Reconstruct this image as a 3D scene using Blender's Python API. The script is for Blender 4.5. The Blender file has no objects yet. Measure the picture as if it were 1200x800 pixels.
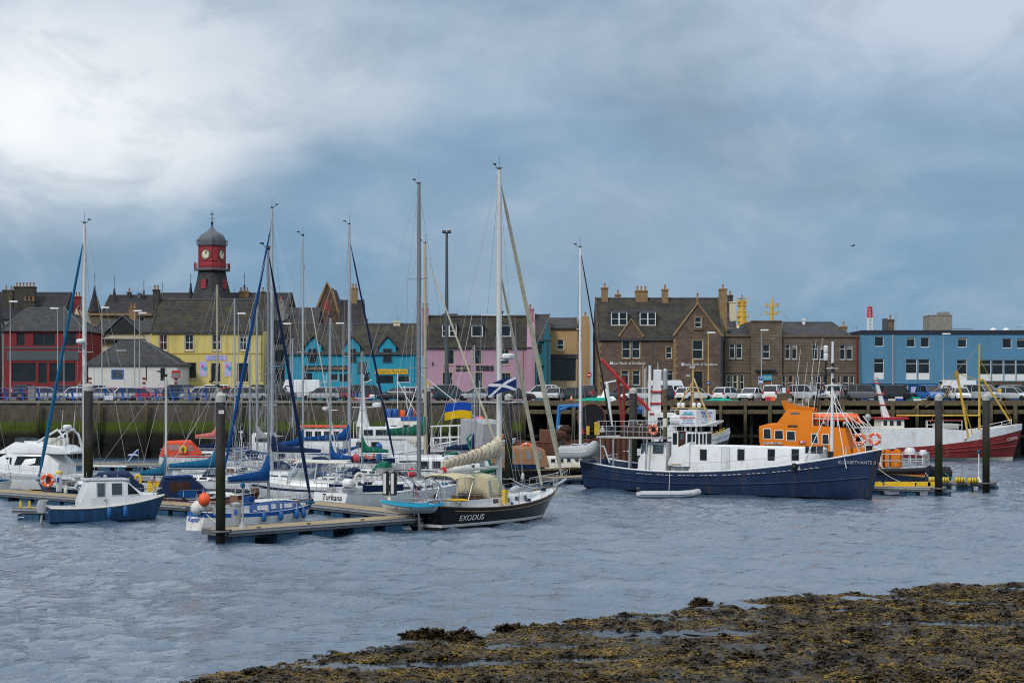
import bpy,bmesh,math,random
import numpy as np
from mathutils import Vector,Matrix,Euler
R=math.radians
random.seed(7)
S=bpy.context.scene
COL=S.collection
# ------------------------------------------------------------------ camera, sky, sun, exposure
CAM_H,FPX,HOR=8.0,1900.0,462.0
cam=bpy.data.cameras.new('camera');camo=bpy.data.objects.new('camera',cam);COL.objects.link(camo)
camo.location=(0,0,CAM_H);camo.rotation_euler=(R(90),0,0)
cam.sensor_width=36.0;cam.lens=36.0*FPX/1200.0
cam.shift_y=(HOR-400.0)/1200.0
cam.clip_start=0.5;cam.clip_end=6000
S.camera=camo
SUN_EL,SUN_AZ=R(38),R(215)
world=bpy.data.worlds.new("World");S.world=world;world.use_nodes=True
nt=world.node_tree;nt.nodes.clear()
def wn(t,**kw):
 n=nt.nodes.new(t)
 for k,v in kw.items():setattr(n,k,v)
 return n
def wl(a,b):nt.links.new(a,b)
wo=wn('ShaderNodeOutputWorld');bg=wn('ShaderNodeBackground');bg.inputs['Strength'].default_value=0.1
wl(bg.outputs[0],wo.inputs[0])
sky=wn('ShaderNodeTexSky',sky_type='NISHITA',sun_disc=False);sky.sun_elevation=SUN_EL;sky.sun_rotation=SUN_AZ
tc=wn('ShaderNodeTexCoord')
sep=wn('ShaderNodeSeparateXYZ');wl(tc.outputs['Generated'],sep.inputs[0])
def wmath(op,a,b=None,clamp=False):
 n=wn('ShaderNodeMath',operation=op,use_clamp=clamp)
 for i,v in enumerate((a,b)):
  if v is None:continue
  if isinstance(v,(int,float)):n.inputs[i].default_value=v
  else:wl(v,n.inputs[i])
 return n.outputs[0]
def wmix(f,a,b):
 n=wn('ShaderNodeMix',data_type='RGBA');n.clamp_factor=True
 for s,v in((n.inputs[0],f),(n.inputs[6],a),(n.inputs[7],b)):
  if isinstance(v,(int,float)):s.default_value=v
  elif isinstance(v,tuple):s.default_value=(*v,1)
  else:wl(v,s)
 return n.outputs[2]
zpos=wmath('MAXIMUM',sep.outputs[2],0.0)
mp=wn('ShaderNodeMapping');mp.inputs['Scale'].default_value=(5.0,5.0,8.5);wl(tc.outputs['Generated'],mp.inputs[0])
n1=wn('ShaderNodeTexNoise');n1.inputs['Scale'].default_value=1.0;n1.inputs['Detail'].default_value=7;n1.inputs['Roughness'].default_value=0.5
n1.inputs['Distortion'].default_value=0.35
wl(mp.outputs[0],n1.inputs['Vector'])
mp2=wn('ShaderNodeMapping');mp2.inputs['Scale'].default_value=(3.0,3.0,7.0);mp2.inputs['Location'].default_value=(4.1,1.7,0.6);wl(tc.outputs['Generated'],mp2.inputs[0])
n2=wn('ShaderNodeTexNoise');n2.inputs['Scale'].default_value=1.5;n2.inputs['Detail'].default_value=5;wl(mp2.outputs[0],n2.inputs['Vector'])
# height in the sky: blue-grey low down, greyer and paler higher up
mp3=wn('ShaderNodeMapping');mp3.inputs['Scale'].default_value=(14.0,14.0,26.0);mp3.inputs['Location'].default_value=(0.3,2.2,0.9);wl(tc.outputs['Generated'],mp3.inputs[0])
n3=wn('ShaderNodeTexNoise');n3.inputs['Scale'].default_value=1.0;n3.inputs['Detail'].default_value=9;n3.inputs['Roughness'].default_value=0.58;n3.inputs['Distortion'].default_value=0.5;wl(mp3.outputs[0],n3.inputs['Vector'])
low=wmix(wmath('MULTIPLY',zpos,5.0,True),(0.125,0.255,0.40),(0.21,0.32,0.45))
c1=wmix(wmath('MULTIPLY',wmath('SUBTRACT',n1.outputs[0],0.42),wmath('ADD',0.6,wmath('MULTIPLY',zpos,14.0)),True),low,(0.33,0.41,0.50))
c2=wmix(wmath('MULTIPLY',wmath('SUBTRACT',n2.outputs[0],0.50),wmath('MULTIPLY',zpos,24.0),True),c1,(0.20,0.27,0.35))
def patch(cx,cz,sx,sz):
# a thin bright place in the cloud layer, by its direction
 dx=wmath('MULTIPLY',wmath('SUBTRACT',wmath('DIVIDE',sep.outputs[0],wmath('MAXIMUM',sep.outputs[1],0.02)),cx),1.0/sx)
 dz=wmath('MULTIPLY',wmath('SUBTRACT',wmath('DIVIDE',sep.outputs[2],wmath('MAXIMUM',sep.outputs[1],0.02)),cz),1.0/sz)
 d2=wmath('ADD',wmath('MULTIPLY',dx,dx),wmath('MULTIPLY',dz,dz))
 nn=wmath('ADD',wmath('MULTIPLY',wmath('SUBTRACT',n1.outputs[0],0.5),2.4),wmath('MULTIPLY',wmath('SUBTRACT',n3.outputs[0],0.5),1.5))
 f=wmath('SUBTRACT',1.0,wmath('MULTIPLY',wmath('SUBTRACT',d2,nn),0.31),True)
 return wmath('MULTIPLY',f,f)
c3=wmix(wmath('MULTIPLY',patch(-0.275,0.190,0.105,0.062),1.0,True),c2,(0.90,0.915,0.92))
c3=wmix(wmath('MULTIPLY',patch(-0.14,0.205,0.13,0.04),0.5),c3,(0.60,0.65,0.70))
c3=wmix(wmath('MULTIPLY',patch(0.25,0.235,0.10,0.055),0.6),c3,(0.58,0.64,0.72))
c3=wmix(wmath('MULTIPLY',wmath('SUBTRACT',n3.outputs[0],0.5),1.1,True),c3,(0.50,0.56,0.62))
c3=wmix(wmath('MULTIPLY',wmath('SUBTRACT',0.5,n3.outputs[0]),1.0,True),c3,(0.12,0.19,0.27))
hi=wmix(wmath('MULTIPLY',wmath('SUBTRACT',zpos,0.245),3.6,True),c3,(0.86,0.93,1.02))
sc10=wn('ShaderNodeVectorMath',operation='SCALE');sc10.inputs['Scale'].default_value=12.0;wl(hi,sc10.inputs[0])
wl(wmix(0.93,sky.outputs[0],sc10.outputs[0]),bg.inputs[0])
sl=bpy.data.lights.new('sun','SUN');sl.energy=1.7;sl.angle=R(12);sl.color=(1.0,0.96,0.90)
so=bpy.data.objects.new('sun',sl);COL.objects.link(so);so.location=(-60,-60,90)
sd=Vector((math.sin(SUN_AZ)*math.cos(SUN_EL),math.cos(SUN_AZ)*math.cos(SUN_EL),math.sin(SUN_EL)))
so.rotation_euler=sd.to_track_quat('Z','Y').to_euler()
S.view_settings.view_transform='Standard';S.view_settings.look='None'
S.view_settings.exposure=0.0;S.view_settings.gamma=1.0
S.cycles.max_bounces=6;S.cycles.glossy_bounces=3;S.cycles.diffuse_bounces=2;S.cycles.transmission_bounces=3
S.cycles.filter_width=1.1;S.cycles.use_denoising=False;S.cycles.sample_clamp_direct=2.5;S.cycles.sample_clamp_indirect=2.5;S.cycles.caustics_reflective=False;S.cycles.caustics_refractive=False
# ------------------------------------------------------------------ helpers
def XA(px,Y):return(px-600.0)*Y/FPX
def ZA(py,Y):return CAM_H-(py-HOR)*Y/FPX
def YW(py,z=0.0):return FPX*(CAM_H-z)/(py-HOR)
M={}
def mat(key,col,rough=0.55,metal=0.0,var=0.15,scale=2.5,streak=False,bump=0.0,bscale=30.0,alpha=None,coat=0.0,dirt=None,spec=0.5):
 m=bpy.data.materials.new(key);m.use_nodes=True
 t=m.node_tree;b=t.nodes['Principled BSDF']
 b.inputs['Roughness'].default_value=rough;b.inputs['Metallic'].default_value=metal
 b.inputs['Coat Weight'].default_value=coat;b.inputs['Specular IOR Level'].default_value=spec if rough<.65 else.2
 co=t.nodes.new('ShaderNodeTexCoord');mpn=t.nodes.new('ShaderNodeMapping')
 mpn.inputs['Scale'].default_value=(1,1,0.12)if streak else(1,1,1)
 t.links.new(co.outputs['Object'],mpn.inputs[0])
 n=t.nodes.new('ShaderNodeTexNoise');n.inputs['Scale'].default_value=scale;n.inputs['Detail'].default_value=6
 n.inputs['Roughness'].default_value=0.62
 t.links.new(mpn.outputs[0],n.inputs['Vector'])
 r=t.nodes.new('ShaderNodeValToRGB');r.color_ramp.elements[0].position=0.30;r.color_ramp.elements[1].position=0.72
 r.color_ramp.elements[0].color=(*[c*(1-var)for c in col],1)
 r.color_ramp.elements[1].color=(*[min(1,c*(1+var))for c in col],1)
 t.links.new(n.outputs['Fac'],r.inputs[0]);out=r.outputs[0]
 if dirt:
  dn=t.nodes.new('ShaderNodeTexNoise');dn.inputs['Scale'].default_value=dirt[2];dn.inputs['Detail'].default_value=8;dn.inputs['Roughness'].default_value=0.7
  dm=t.nodes.new('ShaderNodeMapping');dm.inputs['Scale'].default_value=(1,1,0.25);dm.inputs['Location'].default_value=(3,7,1)
  t.links.new(co.outputs['Object'],dm.inputs[0]);t.links.new(dm.outputs[0],dn.inputs['Vector'])
  dr=t.nodes.new('ShaderNodeValToRGB');dr.color_ramp.elements[0].position=0.60-dirt[1]*0.22;dr.color_ramp.elements[1].position=0.76
  t.links.new(dn.outputs['Fac'],dr.inputs[0])
  mx=t.nodes.new('ShaderNodeMix');mx.data_type='RGBA'
  t.links.new(dr.outputs[0],mx.inputs[0]);t.links.new(out,mx.inputs[6]);mx.inputs[7].default_value=(*dirt[0],1);out=mx.outputs[2]
 t.links.new(out,b.inputs['Base Color'])
 if bump:
  bn=t.nodes.new('ShaderNodeTexNoise');bn.inputs['Scale'].default_value=bscale;bn.inputs['Detail'].default_value=4
  t.links.new(co.outputs['Object'],bn.inputs['Vector'])
  bp=t.nodes.new('ShaderNodeBump');bp.inputs['Strength'].default_value=bump;bp.inputs['Distance'].default_value=0.05
  t.links.new(bn.outputs['Fac'],bp.inputs['Height']);t.links.new(bp.outputs[0],b.inputs['Normal'])
 if alpha is not None:b.inputs['Alpha'].default_value=alpha
 M[key]=m;return m
def pane_mat(key,tint,rough=0.05):
 m=mat(key,tint,rough,0,0.5,0.6,spec=0.6);return m
def brick_mat(key,c1,c2,mortar,w,h,var=0.25,msize=0.02,moss=None,bump=0.4,rough=0.85):
 m=bpy.data.materials.new(key);m.use_nodes=True
 t=m.node_tree;b=t.nodes['Principled BSDF'];b.inputs['Roughness'].default_value=rough;b.inputs['Specular IOR Level'].default_value=.25
 co=t.nodes.new('ShaderNodeTexCoord');sp=t.nodes.new('ShaderNodeSeparateXYZ');t.links.new(co.outputs['Object'],sp.inputs[0])
 ad=t.nodes.new('ShaderNodeMath');ad.operation='ADD';t.links.new(sp.outputs[0],ad.inputs[0]);t.links.new(sp.outputs[1],ad.inputs[1])
 cb=t.nodes.new('ShaderNodeCombineXYZ');t.links.new(ad.outputs[0],cb.inputs[0]);t.links.new(sp.outputs[2],cb.inputs[1])
 br=t.nodes.new('ShaderNodeTexBrick');br.inputs['Scale'].default_value=1.0
 br.inputs['Brick Width'].default_value=w;br.inputs['Row Height'].default_value=h;br.inputs['Mortar Size'].default_value=msize
 br.inputs['Color1'].default_value=(*c1,1);br.inputs['Color2'].default_value=(*c2,1);br.inputs['Mortar'].default_value=(*mortar,1)
 t.links.new(cb.outputs[0],br.inputs['Vector'])
 n=t.nodes.new('ShaderNodeTexNoise');n.inputs['Scale'].default_value=0.9;n.inputs['Detail'].default_value=8;n.inputs['Roughness'].default_value=0.68
 t.links.new(co.outputs['Object'],n.inputs['Vector'])
 r=t.nodes.new('ShaderNodeValToRGB');r.color_ramp.elements[0].position=0.3;r.color_ramp.elements[1].position=0.7
 r.color_ramp.elements[0].color=(1-var,1-var,1-var,1);r.color_ramp.elements[1].color=(1+var,1+var,1+var,1)
 t.links.new(n.outputs['Fac'],r.inputs[0])
 mx=t.nodes.new('ShaderNodeMix');mx.data_type='RGBA';mx.blend_type='MULTIPLY';mx.inputs[0].default_value=1
 t.links.new(br.outputs[0],mx.inputs[6]);t.links.new(r.outputs[0],mx.inputs[7]);out=mx.outputs[2]
 if moss:
  dn=t.nodes.new('ShaderNodeTexNoise');dn.inputs['Scale'].default_value=0.55;dn.inputs['Detail'].default_value=10;dn.inputs['Roughness'].default_value=0.75
  dmp=t.nodes.new('ShaderNodeMapping');dmp.inputs['Location'].default_value=(11,3,5);t.links.new(co.outputs['Object'],dmp.inputs[0]);t.links.new(dmp.outputs[0],dn.inputs['Vector'])
  dr=t.nodes.new('ShaderNodeValToRGB');dr.color_ramp.elements[0].position=0.50;dr.color_ramp.elements[1].position=0.66
  t.links.new(dn.outputs['Fac'],dr.inputs[0])
  m2=t.nodes.new('ShaderNodeMix');m2.data_type='RGBA';t.links.new(dr.outputs[0],m2.inputs[0]);t.links.new(out,m2.inputs[6]);m2.inputs[7].default_value=(*moss,1);out=m2.outputs[2]
 t.links.new(out,b.inputs['Base Color'])
 bp=t.nodes.new('ShaderNodeBump');bp.inputs['Strength'].default_value=bump;bp.inputs['Distance'].default_value=0.04
 t.links.new(br.outputs['Fac'],bp.inputs['Height']);bp.invert=True;t.links.new(bp.outputs[0],b.inputs['Normal'])
 M[key]=m;return m
class MB:
 """collects shapes and links them as ONE mesh object"""
 def __init__(s):s.v=[];s.f=[];s.m=[]
 def add(s,vs,fs,m=0):
  o=len(s.v);s.v+=[tuple(p)for p in vs];s.f+=[tuple(i+o for i in f)for f in fs];s.m+=[m]*len(fs)
  return s
 def box(s,x0,x1,y0,y1,z0,z1,m=0):
  vs=[(x,y,z)for z in(z0,z1)for y in(y0,y1)for x in(x0,x1)]
  return s.add(vs,[(0,2,3,1),(4,5,7,6),(0,1,5,4),(2,6,7,3),(0,4,6,2),(1,3,7,5)],m)
 def obox(s,c,size,rz=0.0,ry=0.0,rx=0.0,m=0):
  e=Euler((rx,ry,rz)).to_matrix();c=Vector(c)
  vs=[c+e@Vector((sx*size[0]/2,sy*size[1]/2,sz*size[2]/2))for sz in(-1,1)for sy in(-1,1)for sx in(-1,1)]
  return s.add(vs,[(0,2,3,1),(4,5,7,6),(0,1,5,4),(2,6,7,3),(0,4,6,2),(1,3,7,5)],m)
 def quad(s,a,b,c,d,m=0):return s.add([a,b,c,d],[(0,1,2,3)],m)
 def poly(s,pts,m=0):return s.add(pts,[tuple(range(len(pts)))],m)
 def prism(s,pts,d,m=0):
  n=len(pts);d=Vector(d);top=[Vector(p)+d for p in pts]
  fs=[tuple(range(n-1,-1,-1)),tuple(range(n,2*n))]+[(i,(i+1)%n,n+(i+1)%n,n+i)for i in range(n)]
  return s.add(list(pts)+top,fs,m)
 def loft(s,rings,m=0,closed=True,cap0=True,cap1=True,rowm=None):
  n=len(rings[0]);o=len(s.v);vs=[p for r in rings for p in r];fs=[];ms=[]
  for i in range(len(rings)-1):
   for j in range(n if closed else n-1):
    k=(j+1)%n
    fs.append((i*n+j,i*n+k,(i+1)*n+k,(i+1)*n+j));ms.append(rowm[j]if rowm else m)
  if cap0 and n>2:fs.append(tuple(range(n-1,-1,-1)));ms.append(m)
  if cap1 and n>2:fs.append(tuple((len(rings)-1)*n+j for j in range(n)));ms.append(m)
  s.v+=[tuple(p)for p in vs];s.f+=[tuple(i+o for i in f)for f in fs];s.m+=ms
  return s
 def tube(s,pts,r,n=6,m=0,cap=True):
  pts=[Vector(p)for p in pts];rs=r if isinstance(r,(list,tuple))else[r]*len(pts)
  rings=[];prev=None
  for i,p in enumerate(pts):
   d=(pts[min(i+1,len(pts)-1)]-pts[max(i-1,0)])
   if d.length<1e-9:d=Vector((0,0,1))
   d.normalize()
   a=prev if prev is not None else(Vector((0,0,1))if abs(d.z)<0.9 else Vector((1,0,0)))
   u=d.cross(a)
   if u.length<1e-4:u=d.cross(Vector((0,1,0)))
   u.normalize();w=u.cross(d).normalized();prev=w
   rings.append([p+(u*math.cos(2*math.pi*k/n)+w*math.sin(2*math.pi*k/n))*rs[i]for k in range(n)])
  return s.loft(rings,m,True,cap,cap)
 def lathe(s,prof,c=(0,0,0),n=12,m=0,rot=0.0,squash=1.0):
  rings=[[(c[0]+r*math.cos(rot+2*math.pi*k/n),c[1]+squash*r*math.sin(rot+2*math.pi*k/n),c[2]+z)for k in range(n)]for r,z in prof]
  return s.loft(rings,m)
 def ball(s,c,r,n=10,m=0):
  if isinstance(r,(int,float)):r=(r,r,r)
  k=max(4,n//2+1)
  rings=[[(c[0]+r[0]*math.sin(math.pi*(i+.02)/(k+.04))*math.cos(2*math.pi*j/n),c[1]+r[1]*math.sin(math.pi*(i+.02)/(k+.04))*math.sin(2*math.pi*j/n),c[2]-r[2]*math.cos(math.pi*i/k))for j in range(n)]for i in range(k+1)]
  return s.loft(rings,m)
 def torus(s,c,R_,r,axis='y',n=18,k=8,m=0,mfun=None):
  o=len(s.v)
  for i in range(n):
   a=2*math.pi*i/n
   for j in range(k):
    b=2*math.pi*j/k;q=R_+r*math.cos(b);u,w,h=q*math.cos(a),q*math.sin(a),r*math.sin(b)
    p=(u,h,w)if axis=='y' else((h,u,w)if axis=='x' else(u,w,h))
    s.v.append((c[0]+p[0],c[1]+p[1],c[2]+p[2]))
  for i in range(n):
   for j in range(k):
    s.f.append((o+i*k+j,o+((i+1)%n)*k+j,o+((i+1)%n)*k+(j+1)%k,o+i*k+(j+1)%k));s.m.append(mfun(i)if mfun else m)
  return s
 def mesh(s,name,mats,smooth=False,ang=40):
  me=bpy.data.meshes.new(name);me.from_pydata(s.v,[],s.f);me.update()
  for x in(mats if isinstance(mats,(list,tuple))else[mats]):me.materials.append(M[x]if isinstance(x,str)else x)
  if any(s.m):me.polygons.foreach_set('material_index',s.m)
  bm=bmesh.new();bm.from_mesh(me);bmesh.ops.recalc_face_normals(bm,faces=bm.faces);bm.to_mesh(me);bm.free()
  if smooth:
   me.polygons.foreach_set('use_smooth',[True]*len(me.polygons));me.set_sharp_from_angle(angle=R(ang))
  me.update();return me
 def build(s,name,mats,parent=None,smooth=False,ang=40,loc=None):
  return link(name,s.mesh(name,mats,smooth,ang),parent,loc)
def link(name,data,parent=None,loc=None):
 o=bpy.data.objects.new(name,data);COL.objects.link(o)
 if parent is not None:o.parent=parent
 if loc is not None:o.location=loc
 return o
def tag(o,label,cat,group=None,kind=None):
 o['label']=label;o['category']=cat
 if group:o['group']=group
 if kind:o['kind']=kind
 return o
def thing(name,label,cat,loc=(0,0,0),rz=0.0,group=None):
 o=bpy.data.objects.new(name,None);COL.objects.link(o);o.empty_display_size=0.3
 o.location=loc;o.rotation_euler=(0,0,rz);return tag(o,label,cat,group)
def struct(o):
 o['kind']='structure';return o
def dup(src,loc,rz=None,label=None,name=None):
 c=src.copy();COL.objects.link(c);c.location=loc
 if rz is not None:c.rotation_euler=(0,0,rz)
 if label:c['label']=label
 def rec(a,b):
  for ch in list(a.children):
   k=ch.copy();COL.objects.link(k);k.parent=b;rec(ch,k)
 rec(src,c);return c
def text(body,size,parent,loc,rot=(R(90),0,0),m='white_paint',align='CENTER',depth=0.006,name='lettering',shear=0.0,sx=1.0):
 cu=bpy.data.curves.new(name,'FONT');cu.body=body;cu.size=size;cu.align_x=align;cu.align_y='CENTER';cu.extrude=depth;cu.shear=shear
 tmp=bpy.data.objects.new('tmp',cu);me=bpy.data.meshes.new_from_object(tmp);bpy.data.objects.remove(tmp);me.name=name;me.materials.clear();me.materials.append(M[m])
 o=link(name,me,parent,loc);o.rotation_euler=rot;o.scale=(sx,1,1);return o
def lerp(a,b,t):return a+(b-a)*t
def sstep(a,b,x):
 t=min(1,max(0,(x-a)/(b-a)));return t*t*(3-2*t)
 # ------------------------------------------------------------------ materials
mat('white_paint',(0.70,0.71,0.71),0.45,var=0.08,scale=1.2,dirt=((0.45,0.36,0.24),0.25,1.3))
mat('white_gel',(0.68,0.69,0.69),0.3,var=0.08,scale=0.8,dirt=((0.40,0.37,0.30),0.3,1.1))
mat('cream_gel',(0.66,0.63,0.52),0.35,var=0.08)
mat('grey_gel',(0.46,0.48,0.50),0.3,var=0.08)
mat('deck_grey',(0.42,0.42,0.40),0.7,var=0.15)
mat('teak',(0.17,0.085,0.04),0.6,var=0.3,scale=5)
mat('wood_yellow',(0.50,0.33,0.13),0.6,var=0.25,scale=4)
mat('alu',(0.46,0.48,0.50),0.42,0.6,var=0.08)
mat('mast_white',(0.60,0.60,0.57),0.45,var=0.08)
mat('mast_buff',(0.42,0.36,0.24),0.55,var=0.15)
mat('mast_dark',(0.20,0.21,0.23),0.5,0.3,var=0.1)
mat('steel',(0.50,0.51,0.52),0.3,0.8,var=0.05)
mat('wire',(0.28,0.29,0.30),0.5,0.3,var=0.05)
mat('rope_white',(0.62,0.60,0.52),0.9,var=0.1)
mat('rope_yellow',(0.55,0.42,0.08),0.9,var=0.1)
mat('rope_teal',(0.03,0.36,0.30),0.9,var=0.1)
mat('black',(0.012,0.012,0.014),0.4,var=0.2)
mat('rubber',(0.02,0.02,0.022),0.75,var=0.2)
mat('grey_plastic',(0.30,0.31,0.32),0.5,var=0.1)
mat('glass_dark',(0.012,0.017,0.02),0.12,var=0.5,scale=0.8)
mat('glass_grey',(0.06,0.08,0.09),0.06,var=0.5,scale=0.9)
mat('glass_clear',(0.30,0.36,0.38),0.08,var=0.3,scale=2,alpha=0.5)
mat('navy',(0.007,0.016,0.05),0.35,var=0.3,scale=1.5,streak=True)
mat('hull_blue',(0.010,0.055,0.13),0.5,var=0.45,scale=3.0,streak=True)
mat('hull_black',(0.006,0.006,0.008),0.2,var=0.3,spec=.35)
mat('trawler_blue',(0.003,0.020,0.068),0.6,var=0.35,scale=1.6,streak=True,dirt=((0.06,0.05,0.045),0.25,0.8),bump=0.15,bscale=3)
mat('hull_red',(0.22,0.020,0.018),0.5,var=0.25,scale=1.5,streak=True,dirt=((0.30,0.17,0.10),0.12,0.7))
mat('rust_hull',(0.13,0.055,0.035),0.75,var=0.4,scale=1.8,streak=True)
mat('dark_hull',(0.03,0.033,0.04),0.6,var=0.4,scale=1.8,streak=True,dirt=((0.14,0.06,0.03),0.3,1.0))
mat('antifoul_red',(0.14,0.03,0.025),0.8,var=0.3)
mat('antifoul_dark',(0.02,0.022,0.02),0.8,var=0.4)
mat('waterline_white',(0.62,0.58,0.48),0.5,var=0.2,streak=True)
mat('sail_blue',(0.005,0.060,0.21),0.8,var=0.2,scale=4,bump=0.5,bscale=5)
mat('sail_navy',(0.006,0.018,0.06),0.8,var=0.25,scale=4,bump=0.4,bscale=5)
mat('sail_teal',(0.01,0.11,0.22),0.8,var=0.2,scale=4,bump=0.4,bscale=5)
mat('sail_green',(0.008,0.12,0.075),0.8,var=0.25,scale=4,bump=0.5,bscale=5)
mat('sail_cream',(0.56,0.51,0.37),0.9,var=0.2,scale=3,bump=0.7,bscale=6)
mat('sail_salmon',(0.60,0.16,0.16),0.8,var=0.15,bump=0.4,bscale=5)
mat('canvas_orange',(0.62,0.065,0.025),0.8,var=0.2,bump=0.3,bscale=5)
mat('canvas_beige',(0.52,0.46,0.30),0.9,var=0.15,bump=0.3,bscale=5)
mat('canvas_brown',(0.28,0.15,0.075),0.9,var=0.25,bump=0.4,bscale=5)
mat('canvas_grey',(0.33,0.33,0.34),0.9,var=0.15,bump=0.3,bscale=5)
mat('tarp_brown',(0.045,0.022,0.016),0.8,var=0.4,bump=0.6,bscale=3)
mat('blue_stripe',(0.01,0.08,0.30),0.4,var=0.1)
mat('turquoise_paint',(0.02,0.38,0.58),0.45,var=0.1)
mat('red_paint',(0.42,0.02,0.025),0.45,var=0.2)
mat('lifeboat_orange',(0.62,0.165,0.003),0.66,var=0.07,scale=0.8,dirt=((0.55,0.14,0.02),0.2,1.2))
mat('inflatable_orange',(0.85,0.15,0.03),0.5,var=0.1)
mat('buoy_orange',(0.80,0.10,0.02),0.5,var=0.12)
mat('buoy_white',(0.70,0.68,0.64),0.5,var=0.12,dirt=((0.40,0.36,0.28),0.4,3))
mat('buoy_red',(0.60,0.03,0.04),0.5,var=0.12)
mat('fender_blue',(0.01,0.10,0.30),0.5,var=0.2)
mat('yellow',(0.72,0.46,0.01),0.5,var=0.15)
mat('gear_yellow',(0.58,0.36,0.04),0.55,var=0.25,dirt=((0.25,0.12,0.05),0.25,2))
mat('green_paint',(0.01,0.14,0.09),0.5,var=0.2)
mat('crane_blue',(0.01,0.16,0.42),0.5,var=0.2)
mat('net_green',(0.01,0.33,0.22),0.9,var=0.3,scale=4,bump=0.8,bscale=9)
mat('net_black',(0.018,0.018,0.02),0.95,var=0.5,scale=6,bump=0.8,bscale=12)
mat('rib_grey',(0.40,0.41,0.41),0.6,var=0.12,dirt=((0.25,0.24,0.2),0.3,2))
mat('pontoon_deck',(0.36,0.28,0.175),0.85,var=0.2,scale=6,bump=0.2)
mat('pontoon_frame',(0.13,0.135,0.14),0.6,0.3,var=0.25)
mat('pontoon_float',(0.012,0.07,0.13),0.6,var=0.45,scale=3,streak=True)
mat('flag_navy',(0.008,0.028,0.13),0.8,var=0.1)
mat('flag_white',(0.72,0.72,0.74),0.8,var=0.05)
mat('flag_blue',(0.01,0.07,0.42),0.8,var=0.08)
mat('flag_yellow',(0.80,0.50,0.01),0.8,var=0.08)
mat('flag_red',(0.45,0.02,0.03),0.8,var=0.08)
mat('gold',(0.45,0.28,0.06),0.4,0.3,var=0.1)
mat('bottle_green',(0.03,0.06,0.035),0.6,var=0.2)
mat('faded_red',(0.22,0.035,0.025),0.7,var=0.2)
# streets and buildings
mat('render_yellow',(0.62,0.52,0.17),0.85,var=0.08,scale=1.0,streak=True,dirt=((0.40,0.32,0.10),0.55,0.7))
mat('render_turq',(0.03,0.28,0.40),0.85,var=0.08,scale=1.0,dirt=((0.02,0.22,0.33),0.55,0.6))
mat('render_pink',(0.43,0.26,0.345),0.85,var=0.07,scale=1.0,dirt=((0.40,0.20,0.28),0.55,0.6))
mat('render_teal',(0.025,0.13,0.17),0.85,var=0.15)
mat('render_tan',(0.42,0.28,0.14),0.85,var=0.1,dirt=((0.28,0.18,0.1),0.25,0.6))
mat('render_red',(0.20,0.030,0.032),0.85,var=0.12)
mat('render_cream',(0.60,0.54,0.38),0.85,var=0.1,dirt=((0.40,0.34,0.22),0.25,0.6))
mat('render_white',(0.62,0.61,0.57),0.85,var=0.1,dirt=((0.40,0.36,0.28),0.25,0.6))
mat('render_grey',(0.23,0.22,0.20),0.9,var=0.2,dirt=((0.12,0.11,0.09),0.3,0.6))
mat('render_black',(0.02,0.022,0.026),0.6,var=0.3)
mat('block_blue',(0.095,0.235,0.36),0.8,var=0.06,scale=0.8,dirt=((0.07,0.20,0.32),0.55,0.5),bump=0.15,bscale=6)
mat('block_navy',(0.008,0.055,0.16),0.7,var=0.12)
mat('parapet_navy',(0.012,0.014,0.028),0.6,var=0.15)
mat('margin_stone',(0.44,0.36,0.23),0.85,var=0.15)
mat('sand_stone',(0.26,0.17,0.085),0.9,var=0.25,scale=2)
mat('chimney_dark',(0.06,0.055,0.05),0.95,var=0.35,dirt=((0.16,0.13,0.06),0.3,1.2))
mat('chimney_pot',(0.38,0.20,0.10),0.9,var=0.2)
mat('chimney_pink',(0.40,0.17,0.21),0.9,var=0.12)
mat('lead',(0.10,0.115,0.13),0.6,0.2,var=0.2)
mat('frame_white',(0.72,0.72,0.70),0.5,var=0.05)
mat('frame_dark',(0.04,0.042,0.045),0.5,var=0.1)
mat('tower_red',(0.30,0.022,0.03),0.6,var=0.2)
mat('clock_face',(0.70,0.64,0.45),0.6,var=0.05)
mat('shop_sign_black',(0.012,0.012,0.014),0.5,var=0.2)
mat('shop_sign_blue',(0.015,0.09,0.20),0.5,var=0.2)
mat('shop_sign_yellow',(0.72,0.43,0.01),0.5,var=0.06)
mat('lilac',(0.42,0.40,0.66),0.6,var=0.06)
mat('balloon_pink',(0.62,0.10,0.42),0.6,var=0.1)
mat('balloon_blue',(0.01,0.34,0.58),0.6,var=0.1)
mat('sign_blue',(0.01,0.08,0.40),0.5,var=0.05)
mat('slate_grey_sign',(0.06,0.075,0.085),0.6,var=0.15)
brick_mat('slate',(0.0434,0.0446,0.0496),(0.0620,0.0620,0.0670),(0.0217,0.0217,0.0248),0.45,0.26,0.30,0.02,moss=(0.0713,0.0651,0.0465))
brick_mat('slate_mossy',(0.0384,0.0360,0.0341),(0.0558,0.0508,0.0465),(0.0186,0.0186,0.0186),0.45,0.26,0.35,0.02,moss=(0.0744,0.0651,0.0279))
brick_mat('slate_dark',(0.0279,0.0279,0.0322),(0.0403,0.0397,0.0446),(0.0155,0.0155,0.0186),0.45,0.26,0.25,0.02,moss=(0.0465,0.0446,0.0372))
brick_mat('stone_brown',(0.1000,0.0640,0.0464),(0.1400,0.1000,0.0760),(0.1120,0.0920,0.0720),0.75,0.34,0.22,0.022)
brick_mat('stone_block',(0.1230,0.0943,0.0656),(0.1517,0.1189,0.0861),(0.0820,0.0656,0.0492),1.1,0.42,0.28,0.02)
brick_mat('stone_red',(0.0850,0.0425,0.0340),(0.1275,0.0723,0.0527),(0.1020,0.0765,0.0595),0.6,0.30,0.3,0.03)
mat('asphalt',(0.05,0.05,0.052),0.9,var=0.2,scale=1.5,bump=0.2,bscale=40)
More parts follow.
